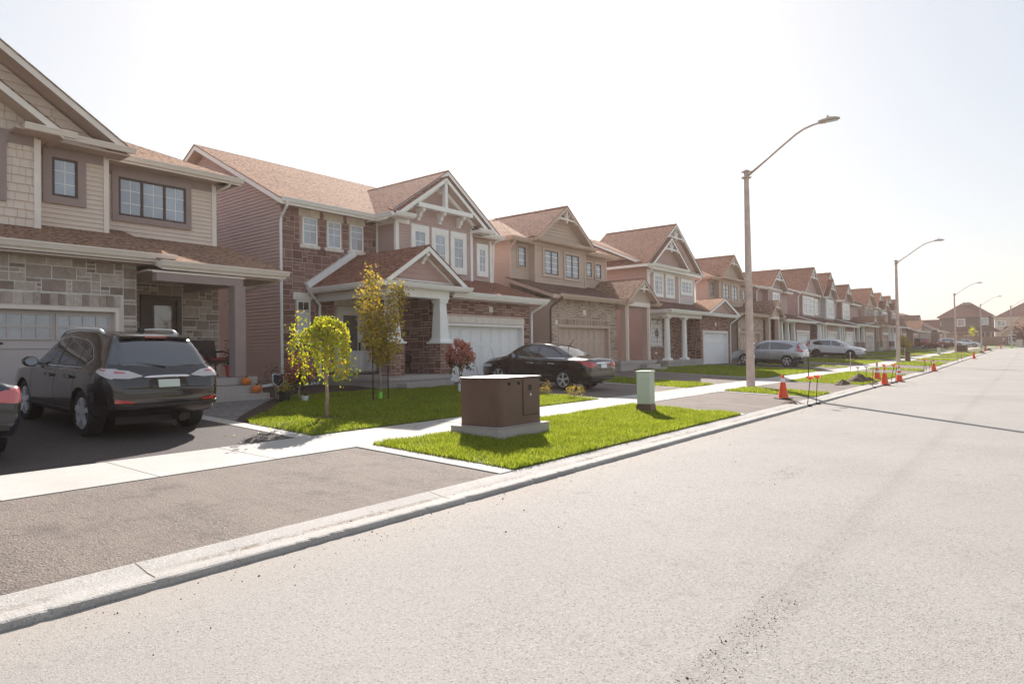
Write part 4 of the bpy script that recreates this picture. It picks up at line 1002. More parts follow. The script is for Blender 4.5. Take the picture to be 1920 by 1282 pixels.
house_far('tan gabled house with a steep roof and tall windows, left of the second lamp post', 101.3, 109.6, -18.4, TN, 'tan_trim', TS, 'garage_tan', [(101.6, 108.6, 7.5, 9.9, .3)], 7.5, 10.6, gar=(104.5, 109.6, 105, 109.2), wins=[(102.6, 104.6, 5.4, 7.0, 2, .3), (105.6, 107.6, 5.4, 7.0, 2, .3)], low=4.5, white=False, hip=False, pgab=(101.2, 104.4, 4.6, 5.8))
house_far('white-fronted house with stacked white gables, just left of the second lamp post', 111.0, 119.0, -18.4, GR, 'white_trim', RS, 'garage_white', [(110.8, 117.6, 7.6, 9.8, .0), (113.6, 119.2, 7.2, 9.0, .5)], 7.4, 9.6, gar=(114.2, 119.0, 114.6, 118.6), wins=[(111.6, 113.4, 5.3, 6.9, 2, .0), (114.6, 118.2, 5.3, 6.7, 3, .5)], low=4.6)
house_far('mauve house with dark gables, seen right behind the second lamp post', 120.6, 128.6, -18.6, MV, 'white_trim', RS, 'garage_tan', [(120.8, 127.4, 7.6, 9.9, .0), (123.8, 129.0, 7.5, 9.4, .5)], 7.6, 10.0, gar=(123.6, 128.6, 124, 128.2), wins=[(125.2, 127.6, 5.5, 7.0, 2, .5)], low=4.7, pgab=(121.0, 124.0, 4.8, 6.0))
house_far('low house with a broad brown roof and two small porch gables, behind the red hatchback', 131.2, 151.0, -17.6, MV, 'white_trim', RS, 'garage_tan', [(145.0, 151.4, 5.2, 7.5, .4)], 5.0, 9.3, gar=(131.4, 137.4, 132, 136.6), wins=[], low=4.3, pgab=(136.6, 141.6, 4.6, 6.2), lowx=1.6, cols=3, sh='shingle_dark')
house_far('low cream house with one white gable, left of the big brown house', 153.2, 166.0, -15.6, 'far_siding_cream', 'white_trim', RS, 'garage_tan', [(161.0, 166.4, 5.0, 7.0, .3)], 4.9, 8.3, gar=(153.4, 158.0, 154.0, 157.6), wins=[], low=4.4, lowx=1.4, cols=2, sh='shingle_dark')

def house_brown():
    zb = 1.2; H = House('big dark brown house with a wide hipped roof, end on behind the wooden fence', (-11, 183, zb))
    w = H.part('wall', ['far_siding_dark']); w.box(-16.4, -6.8, 178, 190, 4.6, 8.0); lw = H.part('lower_wall', ['far_brick']); lw.box(-16.4, -6.81, 178.01, 190, zb - .3, 4.6)
    H.roof([[(-16.9, 177.5, 8.0), (-6.3, 177.5, 8.0), (-10.9, 182.4, 11.3), (-12.1, 182.4, 11.3)], [(-6.3, 177.5, 8.0), (-6.3, 190.5, 8.0), (-10.9, 186, 11.3), (-10.9, 182.4, 11.3)], [(-16.9, 190.5, 8.0), (-16.9, 177.5, 8.0), (-12.1, 182.4, 11.3), (-12.1, 186, 11.3)]], 'shingle_dark', 'taupe_trim')
    H.roof([[(-14.6, 176.4, 4.5), (-5.2, 176.4, 4.5), (-6.8, 178.1, 5.5), (-13.0, 178.1, 5.5)], [(-5.2, 176.4, 4.5), (-5.2, 186, 4.5), (-6.8, 184, 5.5), (-6.8, 178.1, 5.5)]], 'shingle_dark', 'taupe_trim')
    for a, b, z0, z1 in ((-13.0, -11.7, 5.9, 7.4), (-8.7, -7.5, 6.1, 7.5), (-14.0, -13.1, 1.6, 3.6), (-11.8, -10.2, 2.2, 3.7)): H.window(FY(178.0), a, b, z0, z1, trim=.14, tm='cream_trim', fm='cream_trim', cols=1, grid=(2, 2))
    for x in (-9.2, -8.0, -6.9, -5.6):
        c = H.part('column', ['tan_trim']); c.box(x - .12, x + .12, 176.6, 176.84, zb, 4.35)
    v = H.part('roof_vent', ['galvanised'])
    for x in (-12.2, -11.5, -10.9): v.frustum(x, 181.7, 10.7, 11.15, .2, .15)
    return H.finish()
house_brown()
def house_cream(label, x0, x1, y0, y1, ze, zr, dish=False):
    zb = 1.3; H = House(label, ((x0 + x1) / 2, y0, zb)); w = H.part('wall', ['far_siding_cream']); w.box(x0, x1, y0, y1, zb - .3, ze)
    a = (x0 + x1) / 2; q = (y1 - y0) / 2
    H.roof([[(x0 - .4, y0 - .4, ze), (x1 + .4, y0 - .4, ze), (a + 1.5, y0 + q, zr), (a - 1.5, y0 + q, zr)], [(x0 - .4, y1, ze), (x0 - .4, y0 - .4, ze), (a - 1.5, y0 + q, zr)], [(x1 + .4, y0 - .4, ze), (x1 + .4, y1, ze), (a + 1.5, y0 + q, zr)]], 'shingle_dark', 'cream_trim')
    H.window(FY(y0), x0 + .5, x0 + 2.2, ze - 2.2, ze - .9, trim=.1, tm='white_trim', fm='white_trim', cols=2, grid=(1, 2))
    H.window(FY(y0), x0 + 5.0, x0 + 7.0, ze - 2.2, ze - .9, trim=.1, tm='white_trim', fm='white_trim', cols=2, grid=(1, 2))
    return H.finish()
house_cream('pale cream house with a dark hipped roof, beyond the right end of the wooden fence', -7.6, 9.0, 216, 228, 8.7, 13.0)
def house_last():
    zb = 1.3; H = House('low tan house with a pale front gable, farthest right behind the grey cabinet', (0, 200, zb)); w = H.part('wall', ['far_siding_tan'])
    w.box(-5.2, 9, 200, 212, zb - .3, 4.4); H.gable_y if 0 else None
    H.roof([[(-6, 199.5, 4.5), (9.5, 199.5, 4.5), (9.5, 206, 8.6), (-1.5, 206, 8.6)], [(-6, 212.5, 4.5), (-6, 199.5, 4.5), (-1.5, 206, 8.6)]], 'shingle_brown', 'cream_trim')
    H.roof([[(-6.1, 198.6, 4.2), (-3.3, 198.6, 6.2), (-3.3, 204, 6.2), (-6.1, 204, 4.2)], [(-3.3, 198.6, 6.2), (-.5, 198.6, 4.2), (-.5, 204, 4.2), (-3.3, 204, 6.2)]], 'shingle_brown', 'cream_trim')
    w.prism([(-5.8, 199, zb), (-.8, 199, zb), (-.8, 199, 4.2), (-3.3, 199, 5.9), (-5.8, 199, 4.2)], (0, 1.2, 0))
    H.window(FY(199), -4.4, -1.6, 1.6, 3.8, trim=.12, tm='white_trim', fm='white_trim', cols=3, grid=(1, 2))
    return H.finish()
house_last()
d = empty('satellite_dish', (-5.0, 215.7, 5.6), 'round dark satellite dish on the pale cream house wall', 'satellite dish')
mb = MB(); mb.lathe((0, 0, 0), [(.02, .0), (.45, -.06), (.72, -.2), (.74, -.19), (.46, -.03), (.05, .04)], 20, 0, 'y'); mb.build('dish_bowl', M['dish'], d, smooth=True)
mb = MB(); mb.tube([(0, .04, 0), (0, .3, -.1)], .04); mb.tube([(0, -.2, -.72), (0, -.6, -.2)], .02); mb.build('dish_arm', M['iron'], d)
# ------------------------------------------------------------------ ground
def ys_(y0, y1):
    n = max(1, int(math.ceil((y1 - y0) / (1.5 if y1 - y0 < 40 else 4)))); return [y0 + (y1 - y0) * k / n for k in range(n + 1)]
def sheet(name, mat, rects, dz, kind='structure', edge=0, curved=True):
    mb = MB()
    for x0, x1, y0, y1 in rects:
        xs = [x0] + [q for q in PX if x0 + .01 < q < x1 - .01] + [x1]
        if x1 - x0 > 2 and x1 - x0 < 30:
            xs = sorted(set(xs) | {x0 + (x1 - x0) * k / 6 for k in range(1, 6)})
        Y = ys_(y0, y1)
        P = lambda x, y, d=0: (x + (cx(y) if curved else 0), y, (prof(x) + gz(y)) + dz - d)
        for a, b in zip(xs, xs[1:]):
            for c, d in zip(Y, Y[1:]): mb.face([P(a, c), P(b, c), P(b, d), P(a, d)])
        if edge:
            for a, b in zip(xs, xs[1:]):
                mb.face([P(a, y0, edge), P(b, y0, edge), P(b, y0), P(a, y0)]); mb.face([P(b, y1, edge), P(a, y1, edge), P(a, y1), P(b, y1)])
            for c, d in zip(Y, Y[1:]):
                mb.face([P(x0, d, edge), P(x0, c, edge), P(x0, c), P(x0, d)]); mb.face([P(x1, c, edge), P(x1, d, edge), P(x1, d), P(x1, c)])
    o = mb.build(name, M[mat], uv=(mat == 'paver')); o['kind'] = kind
    return o
mb = MB()
gx = [-1800, -600, -300, -120, -60, -30, -17, -9.5, -7.95, -5.4, -4.8, 0, 4.6, 5.2, 8, 9.6, 30, 60, 120, 300, 600, 1800]
gy = [-600, -100, -40, -10, 0, 20, 45, 60, 80, 100, 120, 135, 145, 155, 165, 175, 185, 195, 200, 230, 300, 600, 1200, 2500]
for a, b in zip(gx, gx[1:]):
    for c, d in zip(gy, gy[1:]):
        P = lambda x, y: (x + (cx(min(y, 230)) if abs(x) < 100 else 0), y, prof(x) + gz(y) - (.025 if abs(x) < 100 else .4))
        mb.face([P(a, c), P(b, c), P(b, d), P(a, d)])
o = mb.build('ground', M['field'], uv=False); o['kind'] = 'structure'
sheet('road', 'road', [(-4.82, 4.62, -14, 230)], .004)
# kerb: a low sloped concrete gutter with a lip over the unfinished road base
def kerb(name, sgn, x_off, y0, y1, fine):
    mb = MB(); R = random.Random(5)
    pr = [(-5.21, .100), (-5.20, .103), (-5.09, .086), (-5.00, .071), (-4.96, .067), (-4.865, .063), (-4.825, .059), (-4.808, .051), (-4.802, -.012)]
    y = y0; prev = None; w1 = w2 = 0
    while y < y1:
        st = .05 if (fine and y < 26) else .35 if y < 60 else 2.5
        w1 = w1 * .66 + R.uniform(-.004, .004); w2 = w2 * .8 + R.uniform(-.003, .003)
        chip = -R.uniform(.005, .016) if R.random() < .08 else 0
        jit = [0, 0, 0, 0, 0, w1 * .3, w1 * .7 + chip * .5, w1 + chip, w2] if fine and y < 26 else [0] * 9
        row = [((x_off + sgn * (a + j)) + cx(y), y, b + gz(y) + j * .6) for (a, b), j in zip(pr, jit)]
        if prev:
            for k in range(8): mb.face([prev[k], prev[k + 1], row[k + 1], row[k]] if sgn > 0 else [row[k], row[k + 1], prev[k + 1], prev[k]])
        prev = row; y += st
    o = mb.build(name, M['kerb_concrete'], uv=False); o['kind'] = 'structure'
kerb('kerb', 1, 0, -14, 228, True); kerb('kerb', -1, -.2, -14, 228, False)
mb = MB()
y = -12.9
while y < 60:                                        # saw-cut joints
    k = [(-5.195, .1035), (-5.09, .0875), (-5.0, .0725), (-4.87, .0645)]
    for (a, b), (c, d) in zip(k, k[1:]): mb.face([(a, y, b), (c, y, d), (c, y + .007, d), (a, y + .007, b)])
    y += 3.0
o = mb.build('kerb_joints', M['dirt'], uv=False); o['kind'] = 'structure'
# pavement slabs with tooled joints
mb = MB(); y = -13.0; R = random.Random(3)
while y < 222:
    L = 1.5; cr = random.uniform(-.003, .003)
    P = lambda x, yy, d=.018: (x + cx(yy), yy, prof(x) + gz(yy) + d + cr)
    a, b = y + .007, y + L - .007
    n = 1
    mb.face([P(-9.5, a), P(-7.97, a), P(-7.97, b), P(-9.5, b)])
    for q0, q1 in (((-9.5, a), (-7.97, a)), ((-7.97, a), (-7.97, b)), ((-7.97, b), (-9.5, b)), ((-9.5, b), (-9.5, a))):
        mb.face([P(*q0, -.02), P(*q1, -.02), P(*q1), P(*q0)])
    y += L
o = mb.build('sidewalk', M['concrete'], uv=False); o['kind'] = 'structure'
sheet('sidewalk_joints', 'dirt', [(-9.5, -7.97, -13, 60)], .004)
sheet('opposite_sidewalk', 'concrete', [(8.0, 9.6, -14, 222)], .01)
sheet('opposite_verge', 'turf_base', [(5.35, 8.0, -14, 222), (9.6, 40, -14, 222)], .008)
# driveways: (front-yard y range, boulevard y range, house front x)
DRV = [((-1.2, 6.33), (-1.2, 6.33), -16.6), ((16.3, 21.6), (15.25, 21.0), -16.2), ((24.9, 30.2), (23.6, 28.2), -16.7), ((41.4, 46.0), (40.2, 45.0), -16.9),
       ((47.9, 53.4), (47.9, 53.4), -16.6), ((62.0, 66.2), (62.0, 66.2), -16.4), ((72.4, 77), (72.4, 77), -16.3), ((80.9, 85.3), (80.9, 85.3), -16.3), ((93.4, 98.6), (93.4, 98.6), -16.5),
       ((104.9, 109.4), (104.9, 109.4), -16.4), ((114.4, 118.8), (114.4, 118.8), -16.4), ((123.8, 128.4), (123.8, 128.4), -16.6), ((132, 137), (132, 137), -16), ((150, 157.8), (150, 157.8), -14.2)]
sheet('driveway', 'asphalt', [(xh, -9.5, a, b) for (a, b), _, xh in DRV[1:]], .012)
sheet('driveway', 'asphalt_new', [(-16.75, -9.5, -1.2, 6.33)], .012)
sheet('driveway_apron', 'asphalt', [(-7.97, -5.19, a, b) for _, (a, b), xh in DRV], .008)
E1 = [(-16.2, -9.5, 6.33, 6.62), (-7.97, -5.19, 6.33, 6.60)]
for (a, b), (c, d), xh in DRV[1:6]: E1 += [(xh + .4, -9.5, a - .26, a), (xh + .4, -9.5, b, b + .26), (-7.97, -5.19, c - .24, c), (-7.97, -5.19, d, d + .24)]
sheet('driveway_edging', 'concrete', E1, .022, edge=.05)
sheet('driveway_edging', 'concrete', [(-16.2, -9.5, -1.46, -1.2), (-7.97, -5.19, -1.46, -1.2)], .022, edge=.05)
sheet('garden_bed', 'soil', [(-19.3, -14.6, 9.0, 13.5), (-16.2, -11.6, 6.62, 9.0)], .012)
# paver walk that bends to the first porch
mb = MB(); pts = []
for k in range(11):
    t = k / 10; xr = -11.9 - 3.3 * t; yr = 6.62 + 2.9 * t ** 1.1
    pts.append((xr, yr))
for (a, b), (c, d) in zip(pts, pts[1:]):
    q = [(a, 6.62), (a, b), (c, d), (c, 6.62)]; mb.face([(x, y, Z(x, y) + .022) for x, y in q])
mb.face([(x, y, Z(x, y) + .022) for x, y in [(-15.2, 6.62), (-15.2, 9.5), (-16.4, 9.5), (-16.4, 6.62)]])
o = mb.build('paver_walk', M['paver']); o['kind'] = 'structure'

# lawns: turf under real grass blades
def walk_edge(x): return 6.62 + 2.9 * (max(0, (-11.9 - x)) / 3.3) ** 1.1 + .55 * min(1, max(0, (-11.4 - x) / 1.2)) if x < -11.4 else 6.66
LAWN = []
def lawn_between(x0, x1, spans): LAWN.extend((x0, x1, a, b) for a, b in spans)
yard = [(6.64, 15.98), (21.88, 24.62), (30.48, 41.12), (46.28, 47.62), (53.68, 61.7), (66.5, 72.1), (77.3, 80.6), (85.6, 93.1), (98.9, 104.6), (109.7, 114.1), (119.1, 123.5), (128.7, 131.7), (137.3, 149.7), (158.1, 215)]
blv = [(6.62, 14.98), (21.26, 23.34), (28.46, 39.94), (45.26, 47.62), (53.68, 61.7), (66.5, 72.1), (77.3, 80.6), (85.6, 93.1), (98.9, 104.6), (109.7, 114.1), (119.1, 123.5), (128.7, 131.7), (137.3, 149.7), (158.1, 215)]
lawn_between(-15.0, -9.54, yard); lawn_between(-7.93, -5.23, blv)
LAWN[0] = (-11.5, -9.54, 6.64, 15.98)
sheet('lawn', 'turf_base', LAWN + [(-15.0, -11.5, 9.6, 15.98), (-18.4, -15.0, 21.9, 23.6), (-17.5, -15.0, 30.5, 35.6), (-16.5, -15, 35.6, 41), (-18, -15, 53.7, 61.6)], .030, edge=.06)
mb = MB()
for k in range(8):
    a = -11.5 - 3.5 * k / 8; b = -11.5 - 3.5 * (k + 1) / 8
    mb.face([(x, y, Z(x, y) + .03) for x, y in [(a, walk_edge(a)), (a, 9.6), (b, 9.6), (b, walk_edge(b))] if y <= 9.61 or 1])
o = mb.build('lawn_corner', M['turf_base'], uv=False); o['kind'] = 'structure'
def grass(name, rects, dens, h, wd, keep=None, seed=1):
    r = np.random.default_rng(seed); X = []; Yv = []
    for x0, x1, y0, y1 in rects:
        n = int((x1 - x0) * (y1 - y0) * dens)
        X.append(r.uniform(x0, x1, n)); Yv.append(r.uniform(y0, y1, n))
    X = np.concatenate(X); Y = np.concatenate(Yv)
    clump = np.sin(X * 5.1 + 1.3 * np.sin(Y * 3.7)) * np.sin(Y * 4.3 + np.sin(X * 2.9)) * .5 + .5
    k = r.uniform(0, 1, len(X)) < .45 + .55 * clump
    if keep is not None: k &= keep(X, Y)
    X, Y, clump = X[k], Y[k], clump[k]; n = len(X)
    Zg = np.interp(X, PX, PZ) + np.where(Y < 45, 0, np.minimum(Y, 200) * .008 - .36) + .025
    Xc = X + np.where(Y < 135, 0, (np.minimum(Y, 200) - 135) ** 2 / 220.0)
    hh = h * r.uniform(.45, 1.25, n) * (.75 + .5 * clump); ang = r.uniform(0, 2 * np.pi, n); lean = r.uniform(.1, .75, n) * hh; la = r.uniform(0, 2 * np.pi, n)
    dx, dy = np.cos(ang) * wd / 2, np.sin(ang) * wd / 2
    v = np.empty((n, 5, 3))
    v[:, 0] = np.stack([Xc - dx, Y - dy, Zg], 1); v[:, 1] = np.stack([Xc + dx, Y + dy, Zg], 1)
    mx, my = Xc + np.cos(la) * lean * .35, Y + np.sin(la) * lean * .35
    v[:, 2] = np.stack([mx + dx * .75, my + dy * .75, Zg + hh * .6], 1); v[:, 3] = np.stack([mx - dx * .75, my - dy * .75, Zg + hh * .6], 1)
    v[:, 4] = np.stack([Xc + np.cos(la) * lean, Y + np.sin(la) * lean, Zg + hh], 1)
    me = bpy.data.meshes.new(name); me.vertices.add(n * 5); me.vertices.foreach_set('co', v.reshape(-1))
    idx = np.arange(n)[:, None] * 5
    lp = np.concatenate([idx + 0, idx + 1, idx + 2, idx + 3, idx + 3, idx + 2, idx + 4], 1).reshape(-1)
    me.loops.add(len(lp)); me.loops.foreach_set('vertex_index', lp.astype(np.int32))
    me.polygons.add(n * 2); st = np.stack([np.arange(n) * 7, np.arange(n) * 7 + 4], 1).reshape(-1)
    me.polygons.foreach_set('loop_start', st.astype(np.int32))
    me.update(calc_edges=True); me.materials.append(M['grass_blade'])
    ob = bpy.data.objects.new(name, me); COL.objects.link(ob); ob['kind'] = 'stuff'
    return ob
def keep1(X, Y):
    e = np.where(X < -11.4, 6.62 + 2.9 * (np.maximum(0, -11.9 - X) / 3.3) ** 1.1 + .55 * np.clip((-11.4 - X) / 1.2, 0, 1), 6.66)
    ring = (X + 11.2) ** 2 + (Y - 8.17) ** 2 > .085
    return (Y > e) & ring
pad = lambda X, Y: ~((X > -7.9) & (X < -6.73) & (Y > 8.25) & (Y < 9.7))
grass('grass', [(-7.95, -5.21, 6.6, 15.0)], 5200, .060, .0085, pad, 1)
grass('grass', [(-15.3, -9.52, 6.62, 16.0)], 2800, .060, .010, keep1, 2)
grass('grass', [(-15, -9.52, 21.85, 24.65), (-7.95, -5.21, 21.24, 23.36), (-7.95, -5.21, 28.44, 39.96)], 1300, .065, .016, None, 3)
grass('grass', [(-16.3, -9.52, 30.46, 41.14)], 450, .08, .022, None, 4)
grass('grass', [(a - .02, b + .02, c - .02, d + .02) for a, b, c, d in LAWN if c > 44 and c < 100], 200, .085, .04, None, 5)
def crumbs(name, mat, spots, size, seed, zf=None):
    R = random.Random(seed); mb = MB()
    for (x0, x1, y0, y1, n) in spots:
        for _ in range(n):
            x, y = R.uniform(x0, x1), R.uniform(y0, y1); s = size * R.uniform(.4, 1.4) * (1.8 if R.random() < .05 else 1); z = (zf(x, y) if zf else Z(x, y) + .004)
            a = R.uniform(0, 6.28)
            p = [(x + s * math.cos(a + t) * R.uniform(.7, 1.2), y + s * math.sin(a + t) * R.uniform(.7, 1.2), z - .002) for t in (0, 2.1, 4.2)]
            tp = (x + R.uniform(-.3, .3) * s, y + R.uniform(-.3, .3) * s, z + s * R.uniform(.6, 1.1))
            for k in range(3): mb.face([p[k], p[(k + 1) % 3], tp])
    o = mb.build(name, M[mat], uv=False); o['kind'] = 'stuff'
kz = lambda x, y: float(np.interp(x, [-5.20, -5.09, -5.0, -4.865, -4.81], [.103, .086, .071, .063, .058])) + .001
R = random.Random(8)
crumbs('gravel', 'chips', [(-5.06, -4.93, a, a + R.uniform(.2, 1.1), R.randint(8, 45)) for a in [R.uniform(.8, 24) for _ in range(14)]], .0045, 2, kz)
crumbs('gravel', 'chips', [(-4.8, -4.4, 0, 30, 900), (-4.8, -3.2, 0, 30, 400)], .0065, 3)
crumbs('gravel', 'pebble', [(-4.7, 1.5, .3, 8, 1800), (-4.7, 3, 6, 22, 700)], .0035, 4)
crumbs('gravel', 'chips', [(-1.40, -1.14, 2.9, 4.4, 380), (-1.36, -1.2, 1.2, 7, 140), (-2.65, -2.35, 7.8, 9.4, 200)], .0050, 5)
lv = MB(); R = random.Random(6)
for _ in range(46):
    x, y = R.gauss(-10.9, 1.2), R.gauss(8.0, 1.3)
    if -15 < x < -5.5: s_ = R.uniform(.03, .055); a = R.uniform(0, 6.28); z = Z(x, y) + (.075 if y > 6.7 and not -9.5 < x < -7.95 else .03); lv.face([(x, y, z), (x + s_ * math.cos(a + .5), y + s_ * math.sin(a + .5), z + .012), (x + 1.5 * s_ * math.cos(a), y + 1.5 * s_ * math.sin(a), z), (x + s_ * math.cos(a - .5), y + s_ * math.sin(a - .5), z + .012)])
o = lv.build('fallen_leaves', M['leaf_yellow'], uv=False); o['kind'] = 'stuff'
# ------------------------------------------------------------------ cars: lofted body, glass and lamps fitted onto it
def pchip(pts, xs):
    X = np.array([p[0] for p in pts], float); Y = np.array([p[1] for p in pts], float)
    h = np.diff(X); d = np.diff(Y) / h; m = np.zeros(len(X))
    for i in range(1, len(X) - 1):
        if d[i - 1] * d[i] > 0:
            w1, w2 = 2 * h[i] + h[i - 1], h[i] + 2 * h[i - 1]; m[i] = (w1 + w2) / (w1 / d[i - 1] + w2 / d[i])
    m[0], m[-1] = d[0], d[-1]
    xs = np.clip(np.asarray(xs, float), X[0], X[-1]); i = np.clip(np.searchsorted(X, xs) - 1, 0, len(h) - 1)
    t = (xs - X[i]) / h[i]; hh = h[i]
    return (2 * t**3 - 3 * t**2 + 1) * Y[i] + (t**3 - 2 * t**2 + t) * hh * m[i] + (-2 * t**3 + 3 * t**2) * Y[i + 1] + (t**3 - t**2) * hh * m[i + 1]
def car(label, loc, rz, sp, paint_m, group='cars parked on the driveways', detail=2, name='parked_car'):
    L = sp['L']; root = empty(name, loc, label, 'car', group, rz)
    xs = np.unique(np.concatenate([np.linspace(0, .5, 16), np.linspace(.5, L - .6, 44), np.linspace(L - .6, L, 16)]))
    zb, zk, zt, w, wt = (pchip(sp[k], xs) for k in ('zb', 'zk', 'zt', 'w', 'wt'))
    rings = []
    for i in range(len(xs)):
        b, k, t, W_, T = zb[i], zk[i], max(zt[i], zk[i] + .01), w[i], wt[i]
        hgt = k - b; r = min(.075, (t - k) * .5); P = [(0, b), (.6 * W_, b), (.9 * W_, b + .015), (.965 * W_, b + .07), (.99 * W_, b + .28 * hgt), (W_, b + .5 * hgt), (.998 * W_, b + .68 * hgt), (.985 * W_, b + .84 * hgt), (.965 * W_, k - .03 * hgt), (.93 * W_, k)]
        y0, y1 = .93 * W_, T
        for q in (.25, .5, .75): P.append((y0 + (y1 - y0) * q + .02 * math.sin(math.pi * q) * (1 if t - k > .2 else 0), k + (t - r - k) * q))
        P += [(T, t - r), (T - .03, t - r * .5), (T * .9, t - r * .15), (T * .6, t), (T * .3, t + .012), (0, t + .016)]
        rings.append([(y, z) for y, z in P])
    n = len(rings[0]); full = []
    for rg in rings: full.append(rg + [(-y, z) for y, z in rg[-2:0:-1]])
    m_ = len(full[0]); mb = MB()
    for i, rg in enumerate(full): mb.v += [(xs[i], y, z) for y, z in rg]
    for i in range(len(xs) - 1):
        for j in range(m_):
            j2 = (j + 1) % m_; mb.f.append((i * m_ + j, i * m_ + j2, (i + 1) * m_ + j2, (i + 1) * m_ + j)); mb.m.append(0)
    mb.f.append(tuple(range(m_))); mb.m.append(0)
    e = (len(xs) - 1) * m_; mb.f.append(tuple(e + j for j in range(m_ - 1, -1, -1))); mb.m.append(0)
    # wheel arches
    cut = MB(); wr = sp['wr']; hw = float(max(w))
    for ax in sp['axles']:
        for s_ in (1, -1):
            y0, y1 = (hw - .30) * s_, (hw + .3) * s_
            cut.lathe((ax, 0, wr), [(wr + .055, min(y0, y1)), (wr + .055, max(y0, y1))], 36, 0, 'y')
    bm_ = bmesh.new(); me0 = bpy.data.meshes.new('t'); me0.from_pydata(mb.v, [], mb.f); bm_.from_mesh(me0); bmesh.ops.recalc_face_normals(bm_, faces=bm_.faces); bm_.to_mesh(me0)
    bvh = BVHTree.FromBMesh(bm_)
    me1 = bpy.data.meshes.new('c'); me1.from_pydata(cut.v, [], cut.f); bm2 = bmesh.new(); bm2.from_mesh(me1); bmesh.ops.recalc_face_normals(bm2, faces=bm2.faces); bm2.to_mesh(me1)
    me0.materials.append(M[paint_m]); me1.materials.append(M['black_plastic'])
    a = bpy.data.objects.new('tmp_a', me0); b_ = bpy.data.objects.new('tmp_b', me1); COL.objects.link(a); COL.objects.link(b_)
    md = a.modifiers.new('x', 'BOOLEAN'); md.object = b_; md.operation = 'DIFFERENCE'; md.solver = 'EXACT'; md.material_mode = 'TRANSFER'
    dg = bpy.context.evaluated_depsgraph_get(); me = bpy.data.meshes.new_from_object(a.evaluated_get(dg)); me.name = 'body'
    bpy.data.objects.remove(a); bpy.data.objects.remove(b_)
    me.polygons.foreach_set('use_smooth', [True] * len(me.polygons)); me.set_sharp_from_angle(angle=math.radians(42))
    body = bpy.data.objects.new('body', me); COL.objects.link(body); body.parent = root
    def hit(o, d):
        h = bvh.ray_cast(Vector(o), Vector(d)); return h[0], h[1]
    def patch(nm, mats, axis, lo, hi, u0, u1, off=.006, nu=14, nv=6, parent=None, mirror=False, m=0, smooth=True):
        # a sheet wrapped on the body: axis 's' = side (u=x, v=z), 'r' = rear, 'f' = front (u=y, v=z), 't' = from above (u=y, v=x)
        out = []
        for sgn in ((1, -1) if mirror else (1,)):
            mb = MB(); grid = []
            for i in range(nu + 1):
                u = u0 + (u1 - u0) * i / nu; a_, b2 = lo(u), hi(u); col = []
                for j in range(nv + 1):
                    v = a_ + (b2 - a_) * j / nv
                    if axis == 's': h, nn = hit((u, 3 * sgn, v), (0, -sgn, 0))
                    elif axis == 'r': h, nn = hit((-2, u, v), (1, 0, 0))
                    elif axis == 'f': h, nn = hit((L + 2, u, v), (-1, 0, 0))
                    else: h, nn = hit((v, u, 4), (0, 0, -1))
                    col.append(None if h is None else h + nn * off)
                grid.append(col)
            for i in range(nu):
                for j in range(nv):
                    q = [grid[i][j], grid[i + 1][j], grid[i + 1][j + 1], grid[i][j + 1]]
                    if None not in q: mb.face([tuple(p) for p in q])
            rim_ = [(0, j) for j in range(nv)] + [(i, nv) for i in range(nu)] + [(nu, nv - j) for j in range(nv)] + [(nu - i, 0) for i in range(nu)]
            for (i, j), (i2, j2) in zip(rim_, rim_[1:] + rim_[:1]):
                p, q = grid[i][j], grid[i2][j2]
                if p is not None and q is not None:
                    c = Vector(((p.x + q.x) / 2, 0, .9)); dp = (c - p).normalized() * (off + .006); dq = (c - q).normalized() * (off + .006)
                    mb.face([tuple(p), tuple(q), tuple(q + dq), tuple(p + dp)])
            if not mb.f: continue
            bmx = bmesh.new(); 
            ob = mb.build(nm, [M[mats]], parent or root, uv=False); bmx.from_mesh(ob.data); bmesh.ops.remove_doubles(bmx, verts=bmx.verts, dist=1e-5); bmesh.ops.recalc_face_normals(bmx, faces=bmx.faces); bmx.to_mesh(ob.data); bmx.free()
            ob.data.polygons.foreach_set('use_smooth', [True] * len(ob.data.polygons)); ob.data.set_sharp_from_angle(angle=math.radians(40)); out.append(ob)
        return out
    K = lambda pts: (lambda u: float(np.interp(u, [p[0] for p in pts], [p[1] for p in pts])))
    for g in sp['glass']:
        patch(g[0], g[1], 's', K(g[3]), K(g[4]), g[2][0], g[2][1], .004 if g[1] == 'chrome' else .007 if g[1] == 'black_plastic' else .010, 16, 5, mirror=True)
    if 'rear_glass' in sp:
        z0, z1, h0, h1 = sp['rear_glass']; ins = lambda u: z0; 
        patch('rear_window', 'car_glass', 'r', lambda u: z0 + max(0, abs(u) - h1) / max(.01, h0 - h1) * 0 + .02 * (abs(u) / h0) ** 3, lambda u: z1 - max(0, abs(u) - h1) / max(.01, h0 - h1) * (z1 - z0) * .9, -h0, h0, .007, 24, 8)
    if 'wind' in sp:
        z0, z1, h0, h1 = sp['wind']
        patch('windscreen', 'car_glass', 'f', lambda u: z0, lambda u: z1 - max(0, abs(u) - h1) / max(.01, h0 - h1) * (z1 - z0) * .9, -h0, h0, .007, 24, 8)
    for q in sp.get('patch', ()):
        nm, mt, ax, lo, hi, u0, u1, off, mir = q
        if ax in 'rf' and mir:
            patch(nm, mt, ax, K(lo), K(hi), u0, u1, off, 12, 4); patch(nm, mt, ax, lambda u: K(lo)(-u), lambda u: K(hi)(-u), -u1, -u0, off, 12, 4)
        else: patch(nm, mt, ax, K(lo), K(hi), u0, u1, off, 14, 4, mirror=mir)
    # shut lines and door handles
    for x in sp.get('seams', ()):
        x0, x1, z0, z1 = x; patch('door_seam', 'black_plastic', 's', lambda u: z0, lambda u: z1, x0, x1, .0015, 1, 14, parent=body, mirror=True)
    mbh = MB()
